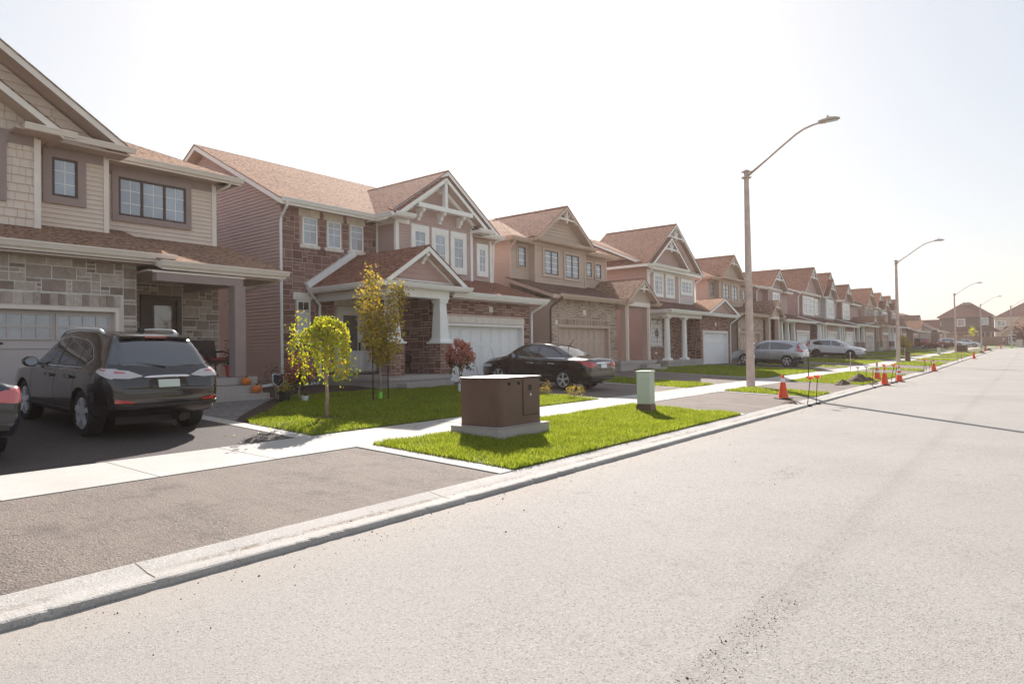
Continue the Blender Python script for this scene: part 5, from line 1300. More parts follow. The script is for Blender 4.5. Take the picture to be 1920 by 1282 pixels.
    for hx, hz in sp.get('handles', ()):
        for s_ in (1, -1):
            h, nn = hit((hx, 3 * s_, hz), (0, -s_, 0))
            if h is not None:
                hb = MB(); y = h.y + s_ * .028; hb.bar((hx - .11, y, hz), (hx + .11, y, hz + .01), .028, .035); hb.bar((hx - .1, h.y - s_ * .01, hz), (hx - .1, y, hz), .03, .03); hb.bar((hx + .1, h.y - s_ * .01, hz), (hx + .1, y, hz), .03, .03)
                hb.build('door_handle', [M[sp.get('handle_m', paint_m)]], root, bevel=.008)
    mx, mz, my = sp['mirror']
    for s_ in (1, -1):
        h, nn = hit((mx, 3 * s_, mz), (0, -s_, 0)); y = (h.y if h is not None else s_ * my)
        b1 = MB(); b1.lathe((mx, y + s_ * .17, mz + .05), [(.02, -.09), (.075, -.08), (.095, -.02), (.09, .03), (.05, .075), (.01, .085)], 14, 0, 'x', 1.0)
        for k, v in enumerate(b1.v): b1.v[k] = (v[0], (v[1] - y - s_ * .17) * 1.35 + y + s_ * .17, v[2])
        b1.bar((mx + .02, y - s_ * .02, mz), (mx + .01, y + s_ * .12, mz + .02), .06, .04)
        mo = b1.build('side_mirror', [M[paint_m]], root, smooth='auto')
        b2 = MB(); b2.lathe((mx - .086, y + s_ * .17, mz + .05), [(.07, 0), (.066, -.006)], 14, 0, 'x'); 
        for k, v in enumerate(b2.v): b2.v[k] = (v[0], (v[1] - y - s_ * .17) * 1.35 + y + s_ * .17, v[2])
        b2.build('mirror_glass', [M['window_glass']], mo)
    # underside and wheels
    u = MB(); u.box(sp['axles'][0] - .5, sp['axles'][1] + .4, -hw + .35, hw - .35, .2, .42); u.tube([(.25, -.35, .28), (.9, -.35, .27)], .07, 10); u.tube([(sp['axles'][0], -hw + .2, wr), (sp['axles'][0], hw - .2, wr)], .05)
    u.build('underbody', [M['black_plastic']], root)
    tr = sp.get('tw', .225)
    for ax in sp['axles']:
        for s_ in (1, -1):
            c = (ax, s_ * (hw - .035 - tr / 2), wr)
            t = MB(); hwid = tr / 2; rr = wr * .70
            t.lathe(c, [(rr, -hwid * .95), (wr - .03, -hwid), (wr - .006, -hwid * .86), (wr, -hwid * .6), (wr, hwid * .6), (wr - .006, hwid * .86), (wr - .03, hwid), (rr, hwid * .95), (rr * .97, hwid * .5), (rr * .97, -hwid * .5), (rr, -hwid * .95)], 36, 0, 'y', 1.0, False)
            for k in range(36) if detail > 1 else ():
                a_ = 2 * math.pi * k / 36
                for off in (-.05, 0, .05): t.bar((c[0] + math.cos(a_) * wr * .985, c[1] + off - .018, c[2] + math.sin(a_) * wr * .985), (c[0] + math.cos(a_ + .04) * wr * .985, c[1] + off + .018, c[2] + math.sin(a_ + .04) * wr * .985), .02, .016, up=(math.cos(a_), 0, math.sin(a_)))
            wo_ = t.build('wheel', [M['tyre']], root, smooth='auto', uv=False)
            r2 = MB(); fy = c[1] + s_ * hwid * .80
            r2.lathe((c[0], c[1], c[2]), [(rr * .99, s_ * hwid * .9), (rr * .93, s_ * hwid * .92), (rr * .90, s_ * hwid * .4), (rr * .90, -s_ * hwid * .2)], 32, 0, 'y', 1.0, False)
            r2.lathe((c[0], c[1], c[2]), [(rr * .9, -s_ * hwid * .15), (.02, -s_ * hwid * .15)], 24, 1, 'y')
            ns = sp.get('spokes', 5); dbl = sp.get('double', False)
            for k in range(ns):
                a_ = 2 * math.pi * k / ns + .3
                for da in ((-.13, .13) if dbl else (0,)):
                    p0 = (c[0] + math.cos(a_) * rr * .12, fy, c[2] + math.sin(a_) * rr * .12); p1 = (c[0] + math.cos(a_ + da) * rr * .93, fy + s_ * .012, c[2] + math.sin(a_ + da) * rr * .93)
                    r2.bar(p0, p1, rr * (.13 if dbl else .30), .04, 0, up=(0, 1, 0))
            r2.lathe((c[0], fy, c[2]), [(rr * .26, -s_ * .02), (rr * .24, s_ * .02), (rr * .12, s_ * .026)], 16, 0, 'y')
            r2.build('rim', [M[sp.get('rim', 'rim_silver')], M['black_plastic']], wo_, smooth='auto', uv=False)
    if 'plate' in sp:
        z, mt, ang = sp['plate']; h, nn = hit((-2, 0, z), (1, 0, 0)); p = MB(); p.prism([(h.x - .04, -.165, z - .06), (h.x - .04, .165, z - .06), (h.x - .04 + ang, .165, z + .06), (h.x - .04 + ang, -.165, z + .06)], (.05, 0, 0)); p.build('licence_plate', [M[mt]], root)
    if 'rails' in sp:
        x0, x1, y, z = sp['rails']
        for s_ in (1, -1):
            r_ = MB(); N_ = 10; pts = []
            for k in range(N_ + 1):
                x = x0 + (x1 - x0) * k / N_; h, nn = hit((x, s_ * y, 4), (0, 0, -1)); zz = h.z if h is not None else z
                pts.append((x, s_ * y, zz + (.0 if k in (0, N_) else .05)))
            r_.tube(pts, .022, 8); r_.build('roof_rail', [M[sp.get('rail_m', 'rim_silver')]], root, smooth=True)
    if 'fin' in sp:
        x = sp['fin']; h, nn = hit((x, 0, 4), (0, 0, -1)); f = MB(); f.prism([(x, -.03, h.z - .01), (x + .17, -.03, h.z - .02), (x + .12, -.008, h.z + .05), (x + .02, -.008, h.z + .075)], (0, .06, 0)); f.build('antenna', [M['black_plastic']], root)
    if 'mast' in sp:
        x = sp['mast']; h, nn = hit((x, 0, 4), (0, 0, -1)); f = MB(); f.tube([(x, 0, h.z - .01), (x - .02, 0, h.z + .03), (x - .22, 0, h.z + .28)], [.02, .012, .005], 6); f.build('antenna', [M['black_plastic']], root)
    if 'spoiler' in sp:
        x, z, hy, tk = sp['spoiler']; f = MB(); f.prism([(x, -hy, z), (x + .02, -hy, z - tk), (x + .35, -hy - .02, z - tk), (x + .4, -hy - .02, z + .015)], (0, 2 * hy, 0)); sp_o = f.build('spoiler', [M[paint_m]], root, bevel=.012)
        f = MB(); f.box(x - .004, x + .02, -.17, .17, z - tk * .65, z - tk * .25); f.build('brake_light', [M['lamp_pink']], sp_o)
    if 'wiper' in sp:
        z, = sp['wiper']; h, nn = hit((-2, 0, z), (1, 0, 0)); f = MB(); f.bar((h.x - .02, 0, z), (h.x + .06, .42, z + .06), .02, .02); f.build('rear_wiper', [M['black_plastic']], root)
    if 'bar' in sp:
        z, hy = sp['bar']; pts = [(hit((-2, y, z), (1, 0, 0))[0].x - .015, y, z + .008 * (1 - abs(y) / hy)) for y in np.linspace(-hy, hy, 9)]; f = MB(); f.tube(pts, [.012] + [.026] * 7 + [.012], 8); f.build('chrome_bar', [M['chrome']], root, smooth=True)
    return root

SUV = dict(L=4.70, axles=(1.0, 3.74), wr=.365, spokes=5, tw=.235,
  zb=[(0, .50), (.12, .42), (.35, .33), (.7, .30), (3.9, .28), (4.4, .30), (4.7, .40)],
  zk=[(0, .80), (.06, .93), (.14, 1.03), (.3, 1.07), (1.2, 1.06), (3.2, 1.01), (4.2, .93), (4.55, .84), (4.7, .74)],
  zt=[(0, .83), (.05, .96), (.13, 1.08), (.30, 1.30), (.52, 1.53), (.68, 1.62), (1.2, 1.675), (2.0, 1.68), (2.6, 1.64), (2.95, 1.52), (3.5, 1.17), (3.75, 1.07), (4.2, .99), (4.5, .90), (4.66, .80), (4.7, .77)],
  w=[(0, .70), (.06, .80), (.2, .885), (.5, .93), (.9, .945), (3.9, .94), (4.3, .90), (4.55, .80), (4.7, .66)],
  wt=[(0, .70), (.1, .74), (.3, .69), (.6, .63), (1.5, .635), (2.4, .63), (2.9, .64), (3.5, .72), (4.2, .74), (4.6, .62), (4.7, .5)],
  glass=[('window_trim', 'chrome', (.80, 3.32), [(.80, 1.22), (1.05, 1.085), (3.32, 1.045)], [(.80, 1.25), (1.02, 1.42), (1.35, 1.53), (2.2, 1.575), (2.6, 1.53), (3.0, 1.34), (3.32, 1.06)]),
         ('window_pillar', 'black_plastic', (.83, 3.27), [(.83, 1.235), (1.05, 1.105), (3.27, 1.065)], [(.83, 1.25), (1.02, 1.405), (1.35, 1.512), (2.2, 1.558), (2.6, 1.512), (3.0, 1.32), (3.27, 1.075)]),
         ('side_window', 'car_glass', (.86, 1.28), [(.86, 1.23), (1.05, 1.12), (1.28, 1.11)], [(.86, 1.26), (1.05, 1.405), (1.28, 1.49)]),
         ('side_window', 'car_glass', (1.31, 2.12), [(1.31, 1.11), (2.12, 1.095)], [(1.31, 1.495), (2.12, 1.55)]),
         ('side_window', 'car_glass', (2.18, 3.22), [(2.18, 1.095), (3.22, 1.075)], [(2.18, 1.55), (2.6, 1.50), (3.0, 1.30), (3.22, 1.085)])],
  rear_glass=(1.145, 1.535, .76, .60), wind=(1.14, 1.60, .68, .56),
  patch=[('tail_light', 'lamp_clear', 'r', [(.40, .985), (.60, .955), (.82, .965)], [(.40, 1.0), (.58, 1.075), (.82, 1.10)], .40, .82, .012, True),
         ('tail_light', 'lamp_clear', 's', [(.10, .955), (.42, 1.04), (.50, 1.06)], [(.10, 1.095), (.40, 1.11), (.50, 1.075)], .10, .50, .012, True),
         ('tail_light_red', 'lamp_pink', 'r', [(.64, 1.035), (.76, 1.035)], [(.64, 1.055), (.76, 1.065)], .64, .76, .015, True),
         ('tail_light_red', 'lamp_pink', 's', [(.26, 1.055), (.42, 1.075)], [(.26, 1.08), (.42, 1.09)], .26, .42, .015, True),
         ('reflector', 'lamp_red', 'r', [(.54, .575), (.78, .59)], [(.54, .60), (.78, .645)], .54, .78, .01, True),
         ('bumper_lower', 'black_plastic', 'r', [(-.84, .50), (.84, .50)], [(-.84, .565), (0, .53), (.84, .565)], -.84, .84, .014, False),
         ('tailgate_seam', 'black_plastic', 'r', [(-.70, .80), (.70, .80)], [(-.70, .812), (.70, .812)], -.70, .70, .002, False),
         ('plate_recess', 'box_brown_seam', 'r', [(-.34, .80), (-.25, .825), (.25, .825), (.34, .80)], [(-.34, .81), (-.28, .955), (.28, .955), (.34, .81)], -.34, .34, .002, False),
         ('sill_trim', 'black_plastic', 's', [(1.42, .31), (3.32, .31)], [(1.42, .40), (3.32, .38)], 1.42, 3.32, .012, True),
         ('headlight', 'lamp_clear', 's', [(4.1, .72), (4.55, .66)], [(4.1, .80), (4.55, .80)], 4.1, 4.55, .01, True)],
  seams=[(1.29, 1.30, .42, 1.10), (2.15, 2.16, .36, 1.10), (3.30, 3.31, .40, 1.03)], handles=[(1.45, .93), (2.35, .915)],
  mirror=(3.02, 1.06, .9), plate=(.875, 'plate_green', .03), rails=(1.0, 2.9, .585, 1.66), fin=.95, spoiler=(.50, 1.615, .55, .045), bar=(.975, .36), wiper=(1.13,))
SEDAN = dict(L=4.60, axles=(.98, 3.66), wr=.325, spokes=5, double=True, tw=.21, rim='rim_silver',
  zb=[(0, .42), (.15, .32), (.5, .26), (.9, .24), (3.9, .22), (4.3, .22), (4.6, .32)],
  zk=[(0, .80), (.06, .93), (.2, .985), (.5, .985), (1.2, .965), (3.0, .925), (3.9, .84), (4.4, .72), (4.6, .60)],
  zt=[(0, .83), (.05, .985), (.15, 1.035), (.5, 1.05), (.75, 1.08), (1.05, 1.20), (1.45, 1.37), (1.9, 1.455), (2.3, 1.47), (2.75, 1.41), (3.1, 1.24), (3.5, 1.01), (3.75, .955), (4.2, .87), (4.5, .76), (4.6, .64)],
  w=[(0, .76), (.08, .83), (.3, .88), (.8, .90), (3.7, .895), (4.1, .86), (4.4, .76), (4.6, .58)],
  wt=[(0, .66), (.1, .70), (.5, .70), (.8, .66), (1.4, .58), (2.0, .57), (2.6, .58), (3.1, .66), (3.6, .74), (4.2, .70), (4.6, .46)],
  glass=[('window_trim', 'chrome', (.98, 3.24), [(.98, 1.0), (3.24, .965)], [(.98, 1.03), (3.24, .99)]),
         ('side_window', 'car_glass', (1.10, 2.02), [(1.10, 1.03), (2.02, 1.005)], [(1.10, 1.05), (1.45, 1.23), (1.8, 1.33), (2.02, 1.36)]),
         ('side_window', 'car_glass', (2.09, 3.14), [(2.09, 1.003), (3.14, .985)], [(2.09, 1.362), (2.4, 1.36), (2.75, 1.26), (3.14, 1.0)])],
  rear_glass=(1.10, 1.40, .66, .52), wind=(1.04, 1.40, .68, .52),
  patch=[('tail_light', 'lamp_red', 'r', [(.44, .80), (.80, .76)], [(.44, .90), (.80, .945)], .44, .80, .012, True),
         ('tail_light', 'lamp_red', 's', [(.06, .78), (.36, .90), (.44, .93)], [(.06, .95), (.36, .96), (.44, .94)], .06, .44, .012, True),
         ('chrome_bar', 'chrome', 'r', [(-.42, .875), (.42, .875)], [(-.42, .915), (0, .925), (.42, .915)], -.42, .42, .014, False),
         ('bumper_lower', 'black_plastic', 'r', [(-.7, .43), (.7, .43)], [(-.7, .48), (.7, .48)], -.7, .7, .012, False),
         ('trunk_seam', 'black_plastic', 'r', [(-.6, .70), (.6, .70)], [(-.6, .71), (.6, .71)], -.6, .6, .002, False),
         ('headlight', 'lamp_clear', 's', [(3.95, .62), (4.4, .58)], [(3.95, .70), (4.4, .70)], 3.95, 4.4, .01, True)],
  seams=[(1.22, 1.23, .34, .97), (2.05, 2.06, .30, 1.0), (3.12, 3.13, .32, .95)], handles=[(1.42, .83), (2.28, .815)], handle_m='chrome',
  mirror=(2.98, .98, .85), plate=(.80, 'plate_white', .02), mast=1.35)
CROSS = dict(L=4.58, axles=(.95, 3.61), wr=.355, spokes=5, double=True, tw=.225, rim='rim_silver',
  zb=[(0, .52), (.15, .42), (.5, .34), (.9, .32), (3.8, .3), (4.3, .3), (4.58, .42)],
  zk=[(0, .82), (.05, .96), (.2, 1.06), (1.2, 1.06), (3.1, 1.0), (4.0, .94), (4.45, .82), (4.58, .70)],
  zt=[(0, .86), (.04, 1.04), (.12, 1.20), (.28, 1.46), (.45, 1.58), (.9, 1.65), (1.8, 1.68), (2.4, 1.65), (2.85, 1.50), (3.4, 1.14), (3.6, 1.07), (4.1, 1.0), (4.4, .9), (4.58, .74)],
  w=[(0, .80), (.06, .87), (.25, .92), (.6, .93), (3.8, .925), (4.2, .88), (4.45, .78), (4.58, .62)],
  wt=[(0, .70), (.1, .74), (.3, .66), (.7, .63), (2.3, .63), (2.9, .65), (3.5, .72), (4.1, .72), (4.58, .5)],
  glass=[('side_window', 'car_glass', (.62, 2.05), [(.62, 1.30), (.9, 1.14), (2.05, 1.09)], [(.62, 1.33), (.8, 1.44), (1.2, 1.52), (2.05, 1.555)]),
         ('side_window', 'car_glass', (2.11, 3.15), [(2.11, 1.09), (3.15, 1.06)], [(2.11, 1.555), (2.45, 1.5), (2.85, 1.3), (3.15, 1.08)])],
  rear_glass=(1.14, 1.52, .68, .56), wind=(1.12, 1.58, .68, .55),
  patch=[('tail_light', 'lamp_red', 'r', [(.42, 1.0), (.86, .98)], [(.42, 1.05), (.86, 1.10)], .42, .86, .014, True),
         ('tail_light', 'lamp_red', 's', [(.08, .98), (.5, 1.06)], [(.08, 1.11), (.5, 1.09)], .08, .50, .014, True),
         ('tail_light', 'lamp_red', 's', [(.20, 1.1), (.40, 1.2)], [(.20, 1.22), (.40, 1.5)], .22, .42, .012, True),
         ('bumper_lower', 'black_plastic', 'r', [(-.84, .52), (.84, .52)], [(-.84, .68), (0, .66), (.84, .68)], -.84, .84, .016, False),
         ('sill_trim', 'black_plastic', 's', [(1.36, .33), (3.2, .32)], [(1.36, .46), (3.2, .44)], 1.36, 3.2, .014, True),
         ('bumper_lower', 'black_plastic', 's', [(.08, .5), (.52, .42)], [(.08, .68), (.52, .66)], .08, .52, .014, True),
         ('grille', 'black_plastic', 'f', [(-.4, .52), (.4, .52)], [(-.5, .70), (.5, .70)], -.45, .45, .012, False),
         ('headlight', 'lamp_clear', 's', [(4.0, .76), (4.42, .72)], [(4.0, .84), (4.42, .82)], 4.0, 4.42, .01, True)],
  seams=[(1.2, 1.21, .46, 1.1), (2.08, 2.09, .46, 1.1), (3.16, 3.17, .46, 1.02)], handles=[(1.35, .95), (2.3, .935)],
  mirror=(2.95, 1.07, .88), plate=(.88, 'plate_white', .03), spoiler=(.30, 1.57, .52, .05))
BIG = {k: ([(a * 1.09, b) for a, b in v] if k in ('zb', 'zk', 'zt', 'w', 'wt') else v) for k, v in CROSS.items()}
BIG.update(L=4.58 * 1.09, axles=(1.05, 3.92), rim='rim_dark', wr=.37)
sc = lambda v: [(a * 1.09, b) for a, b in v]
BIG['glass'] = [(n, m_, (u[0] * 1.09, u[1] * 1.09), sc(a), sc(b)) for n, m_, u, a, b in CROSS['glass']]
BIG['patch'] = [(n, m_, ax, sc(a) if ax == 's' else a, sc(b) if ax == 's' else b, u0 * (1.09 if ax == 's' else 1), u1 * (1.09 if ax == 's' else 1), of, mi) for n, m_, ax, a, b, u0, u1, of, mi in CROSS['patch']]
BIG['seams'] = [(a * 1.09, a * 1.09 + .01, c, d) for a, b, c, d in CROSS['seams']]; BIG['handles'] = [(a * 1.09, b) for a, b in CROSS['handles']]; BIG['mirror'] = (3.2, 1.07, .88)
def pitch_place(o, x_r, x_f): # tilt a car to its sloping driveway
    o.rotation_mode = 'XYZ'
def park(label, x_rear, y, sp, pm, rev=False, slope=.045, detail=2):
    # the rear bumper faces the road unless rev
    xf = x_rear - sp['L']; ax = [x_rear - sp['axles'][0], x_rear - sp['axles'][1]] if not rev else [x_rear + sp['axles'][0], x_rear + sp['axles'][1]]
    z = [Z(a + (0), y) + .014 for a in ax]
    th = math.atan2(z[1] - z[0], abs(ax[1] - ax[0])); s_ = -1 if not rev else 1
    o = car(label, (0, 0, 0), 0, sp, pm, detail=detail)
    d = Vector((s_ * math.cos(th), 0, math.sin(th))); side = Vector((0, s_, 0)); upv = d.cross(side)
    a0 = Vector((ax[0], y, z[0])); org = a0 - d * sp['axles'][0]
    o.matrix_world = Matrix(((d.x, side.x, upv.x, org.x), (d.y, side.y, upv.y, org.y), (d.z, side.z, upv.z, org.z), (0, 0, 0, 1)))
    return o
park('dark graphite crossover with silver roof rails and clear tail lamps, parked in the nearest driveway', -10.95, 4.95, SUV, 'paint_graphite')
NAVY = dict(SEDAN); NAVY['patch'] = [(n, 'lamp_pink' if n == 'tail_light' else m_, ax, a, b, u0, u1, of, mi) for n, m_, ax, a, b, u0, u1, of, mi in SEDAN['patch']]; NAVY.pop('mast')
park('dark navy sedan at the left edge, only its rear corner and red lamp in view', -10.2, 1.95, NAVY, 'paint_navy')
park('black sedan with star-spoke wheels and a thin roof aerial, parked beyond the brown utility box', -10.85, 18.48, SEDAN, 'paint_black')
park('silver crossover with red boomerang tail lamps, parked behind the nearest lamp post', -11.35, 44.75, CROSS, 'paint_silver')
park('white crossover with dark wheels, parked nose to the road beyond the silver crossover', -16.75, 66.2, BIG, 'paint_white', rev=True)
park('red hatchback parked behind a dark flower bed, beyond the second lamp post', -13.9 , 134.8, CROSS, 'paint_red', detail=1)
park('white crossover parked nose to the road behind the third lamp post', -14.4, 151.6, CROSS, 'paint_white', rev=True, detail=1)
park('pale car half hidden behind the far white crossover, its bonnet before the fence', -12.4, 156.4, SEDAN, 'paint_steel', rev=True, detail=1)
# ------------------------------------------------------------------ street furniture
def lamp(x, y, label, zt=8.1, green=False):
    z0 = Z(x, y); h = zt - .2
    o = empty('street_lamp', (x, y, z0), label, 'street lamp', 'street lamps along the kerb')
    p = MB(); p.tube([(0, 0, -.2), (0, 0, 1.5), (0, 0, h)], [.155, .145, .082], 8); p.build('pole', [M['pole_concrete' if not green else 'galvanised']], o, smooth='auto')
    a = MB(); path = [(.05, 0, h - .22), (1.15, 0, h + .54), (1.75, 0, h + .94), (2.0, 0, h + 1.06), (2.3, 0, h + 1.14), (2.62, 0, h + 1.18)]
    a.tube(path, [.045, .04, .036, .034, .032, .032], 8); ao = a.build('lamp_arm', [M['lamp_metal']], o, smooth=True)
    b = MB(); b.box(-.13, .13, -.13, .13, h - .30, h - .25); b.box(-.12, .12, -.12, .12, h - .08, h - .04); b.tube([(-.2, 0, h - .06), (.2, 0, h - .06)], .012, 6); b.tube([(-.2, 0, h - .28), (.2, 0, h - .28)], .012, 6); b.build('clamp', [M['lamp_metal']], o)
    l = MB(); N_ = 9
    ring = []
    for k in range(N_):
        t = k / (N_ - 1); xx = 2.5 + .66 * t; w = .05 + .12 * math.sin(math.pi * min(1, t * .62 + .18)) * (1 - t ** 6 * .8); hh = .055 + .035 * math.sin(math.pi * t) - .06 * t ** 5
        c = h + 1.19 + .02 * t
        ring.append([(xx, -w, c - .035), (xx, w, c - .035), (xx, w * .9, c + hh * .5), (xx, w * .35, c + hh), (xx, -w * .35, c + hh), (xx, -w * .9, c + hh * .5)])
    for r0, r1 in zip(ring, ring[1:]):
        for j in range(6): l.face([r0[j], r0[(j + 1) % 6], r1[(j + 1) % 6], r1[j]])
    l.face(ring[0]); l.face(ring[-1][::-1]); l.lathe((2.78, 0, h + 1.27), [(.045, 0), (.045, .07), (.02, .09)], 10)
    lo = l.build('lamp_head', [M['lamp_metal']], o); dl = MB(); dl.box(2.72, 3.08, -.10, .10, h + 1.142, h + 1.155); dl.build('lamp_lens', [M['plate_white']], lo)
    c = MB(); c.box(-.02, .16, -.05, .05, 1.55, 1.60); c.lathe((.135, -.02, 1.1), [(.035, -.02), (.035, .03)], 8, 0, 'x'); c.build('pole_tag', [M['white_trim']], o)
    if green:
        g = MB(); g.tube([(0, 0, -.1), (0, 0, .35)], .2, 8); g.build('pole_sleeve', [M['neon_green' if green == 2 else 'pole_green']], o)
    return o
lamp(-8.07, 24.28, 'tallest and nearest concrete street lamp, its arm reaching over the road')
lamp(-8.08, 58.2, 'second street lamp down the street, beside the leaning black post')
lamp(-8.09, 106.9, 'third street lamp, in front of the white crossover by the wooden fence')
lamp(-7.1, 144.6, 'fourth street lamp with a grey-green sleeve, in front of the wooden fence', green=1)
lamp(-2.95, 153.2, 'last street lamp, with bright green paint at its foot, near the walker', green=2)

def transformer(x0, x1, y0, y1, label, h=.80, pad=True, padh=.34):
    zg = Z((x0 + x1) / 2, (y0 + y1) / 2); o = empty('utility_box', ((x0 + x1) / 2, (y0 + y1) / 2, zg), label, 'utility box'); org = o.location
    b = MB(); c = .10; zb = zg + .18
    poly = [(x0, y0 + .02), (x1 - c, y0), (x1 - c * .4, y0 + c * .12), (x1 - c * .1, y0 + c * .4), (x1, y0 + c), (x1, y1), (x0, y1)]
    b.prism([(x, y, zb) for x, y in poly], (0, 0, h)); bo = b.build('cabinet', [M['box_brown']], o, org, bevel=.018)
    t = MB(); t.prism([(x + (.012 if x > x0 + .1 else -.012), y + (.012 if y > y0 + .3 else -.012), zb + h - .012) for x, y in poly], (0, 0, .03)); t.build('lid', [M['box_brown']], o, org, bevel=.012)
    p = MB(); p.prism([(x0 - .12, y0 - .12, zg - .1), (x1 + .06, y0 - .12, zg - .1), (x1 + .12, y0 - .06, zg - .1), (x1 + .12, y1 + .1, zg - .1), (x0 - .12, y1 + .1, zg - .1)], (0, 0, .28)); p.build('concrete_pad', [M['step_concrete']], o, org, bevel=.015)
    d = MB(); ys = y0 + (y1 - y0) * .56; d.box(x1 + .002, x1 + .014, ys, y1 - .03, zb + .16, zb + h - .03); do = d.build('door', [M['box_brown']], o, org, bevel=.006)
    q = MB(); q.box(x1 + .001, x1 + .006, ys - .012, ys, zb + .15, zb + h - .02); q.box(x1 + .001, x1 + .006, ys - .012, y1 - .03, zb + .145, zb + .158); q.build('door_seam', [M['box_brown_seam']], o, org)
    k = MB(); k.box(x1 + .014, x1 + .02, ys + .14, ys + .23, zb + h * .72, zb + h * .84); k.build('warning_plate', [M['box_brown_seam']], do, org)
    k = MB(); k.box(x1 + .014, x1 + .02, ys + .19, ys + .22, zb + h * .60, zb + h * .65); k.build('label_tag', [M['white_trim']], do, org)
    for yy in (y0 + .26, ys - .12):
        k = MB(); k.lathe((x1, yy, zb + h - .09), [(.03, 0), (.03, .02), (.012, .03)], 10, 0, 'x'); k.build('lifting_eye', [M['iron']], o, org)
    return o
transformer(-7.78, -6.9, 8.42, 9.56, 'large dark brown metal transformer box on a concrete pad in the nearest verge')
transformer(-7.6, -6.5, 101.6, 103.2, 'small far-off dark transformer box right of the third lamp post', .75)
def pedestal(x, y, label, h=.95, base=True, m='pedestal_green', tilt=0, w=.16):
    zg = Z(x, y); o = empty('utility_pedestal', (x, y, zg), label, 'utility pedestal', rz=.1)
    b = MB(); b.box(-w, w, -w, w, .2, h); b.build('pedestal_cover', [M[m]], o, bevel=.02)
    b = MB(); b.box(-w - .012, w + .012, -w - .012, w + .012, h - .03, h + .012); b.build('pedestal_cap', [M[m]], o, bevel=.012)
    b = MB(); b.frustum(0, 0, -.05, .2, w + .025, w + .006); b.build('pedestal_base', [M['box_brown' if base else m]], o)
    b = MB(); b.box(w, w + .006, .02, w - .03, .28, .38); b.box(w, w + .006, .04, w - .04, h - .16, h - .06); b.build('latch', [M[m]], o)
    return o
pedestal(-7.0, 13.85, 'pale green utility pedestal with a dark base, on the nearest verge')
pedestal(-8.3, 88.8, 'small far-off pale green pedestal beyond the second lamp post', .8, False)
def bollard(x, y, label, h=.85, tilt=.1):
    o = empty('cable_post', (x, y, Z(x, y)), label, 'utility post'); o.rotation_euler = (0, -tilt * .4, 0); o.rotation_euler[0] = -tilt
    b = MB(); b.lathe((0, 0, 0), [(.20, -.1), (.19, .0), (.175, h * .8), (.17, h * .86)], 12); b.build('post_body', [M['box_brown']], o, smooth='auto')
    b = MB(); b.lathe((0, 0, 0), [(.185, h * .84), (.185, h * .97), (.12, h), (.03, h + .01)], 12); b.build('post_cap', [M['iron']], o, smooth='auto')
bollard(-7.75, 60.6, 'leaning dark cable post right beside the second lamp post'); bollard(-5.6, 123.0, 'far-off dark cable post on the verge right of the fourth lamp post', .8, 0)

def cone(x, y, label, s=1.0, bands=1, dirty=0, z=None):
    zz = Z(x, y) + .012 if z is None else z
    o = empty('traffic_cone', (x, y, zz), label, 'traffic cone', 'traffic cones along the kerb works', rz=.4 + x)
    b = MB(); b.box(-.19, .19, -.19, .19, 0, .03); b.build('cone_base', [M['rubber']], o, bevel=.01)
    H_ = .72 * s; r = lambda z: .145 * (1 - z / H_) + .028 * z / H_
    b = MB(); b.lathe((0, 0, .03), [(r(0) + .012, 0), (r(0), .015), (r(H_ * .5), H_ * .5), (r(H_ * .98), H_ * .97), (.018, H_), (.012, H_ - .01)], 20); b.build('cone_body', [M['cone_orange']], o, smooth='auto')
    for k in range(bands):
        a, c = ((.66, .83), (.40, .54))[k]
        q = MB(); q.lathe((0, 0, .03), [(r(H_ * a) + .0045, H_ * a), (r(H_ * c) + .0045, H_ * c)], 20); q.build('reflective_band', [M['cone_white']], o, smooth='auto')
    return o
cone(-5.72, 20.0, 'orange cone with one silver band, nearest the camera on the kerb apron', .95, 1)
cone(-5.45, 33.2, 'orange cone with two white bands, on the verge behind the dirt heap', 1.05, 2)
cone(-4.78, 30.75, 'orange cone with one white band, standing at the broken kerb before the banded cone', 1.0, 1)
cone(-4.72, 34.1, 'red-orange cone with two white bands, right-hand one of the group at the broken kerb', .95, 2)
cone(-4.75, 47.7, 'plain-bodied orange cone alone on the kerb past the broken kerb group', .95, 1)
cone(-4.45, 78.0, 'bright orange cone at the kerb in front of the far dark transformer box', 1.0, 0)
cone(-5.4, 117.8, 'tiny orange cone near the foot of the fourth lamp post', 1.0, 1)
cone(-4.4, 146.6, 'tiny orange cone in front of the far end of the wooden fence', 1.0, 0)
cone(-1.0, 189.0, 'tiny red-orange cone farthest right at the road edge', 1.0, 1)
def flag(x, y, label, lean=(.0, .0), h=.72, m='flare_orange', base=True, flare=True):
    zz = Z(x, y)
    o = empty('marker_stake', (x, y, zz), label, 'marker stake', 'marker stakes along the kerb works', rz=x * 7)
    t = (lean[0] * h, lean[1] * h, h)
    b = MB(); b.tube([(0, 0, -.02), t], .011, 6); b.build('stake', [M['iron']], o)
    if flare:
        b = MB(); d = Vector(t).normalized(); p = Vector(t); N_ = 9
        R = random.Random(int(x * 100 + y))
        ctr = len(b.v)
        for k in range(N_):
            a, a2 = 2 * math.pi * k / N_, 2 * math.pi * (k + 1) / N_
            r0, r1 = .018, .10 * R.uniform(.8, 1.2)
            q = lambda a_, r_, z_: tuple(p + d * z_ + Vector((math.cos(a_) * r_, math.sin(a_) * r_, 0)))
            b.face([q(a, r0, -.01), q(a2, r0, -.01), q(a2, r1, .085), q(a, r1, .07)]); b.face([q(a, r1, .07), q(a2, r1, .085), q(a2, r1 * .4, .10), q(a, r1 * .4, .10)])
        b.build('flared_cap', [M[m]], o)
    if base:
        b = MB(); b.box(-.11, .11, -.06, .06, 0, .05); b.build('foot', [M['rubber']], o, bevel=.01)
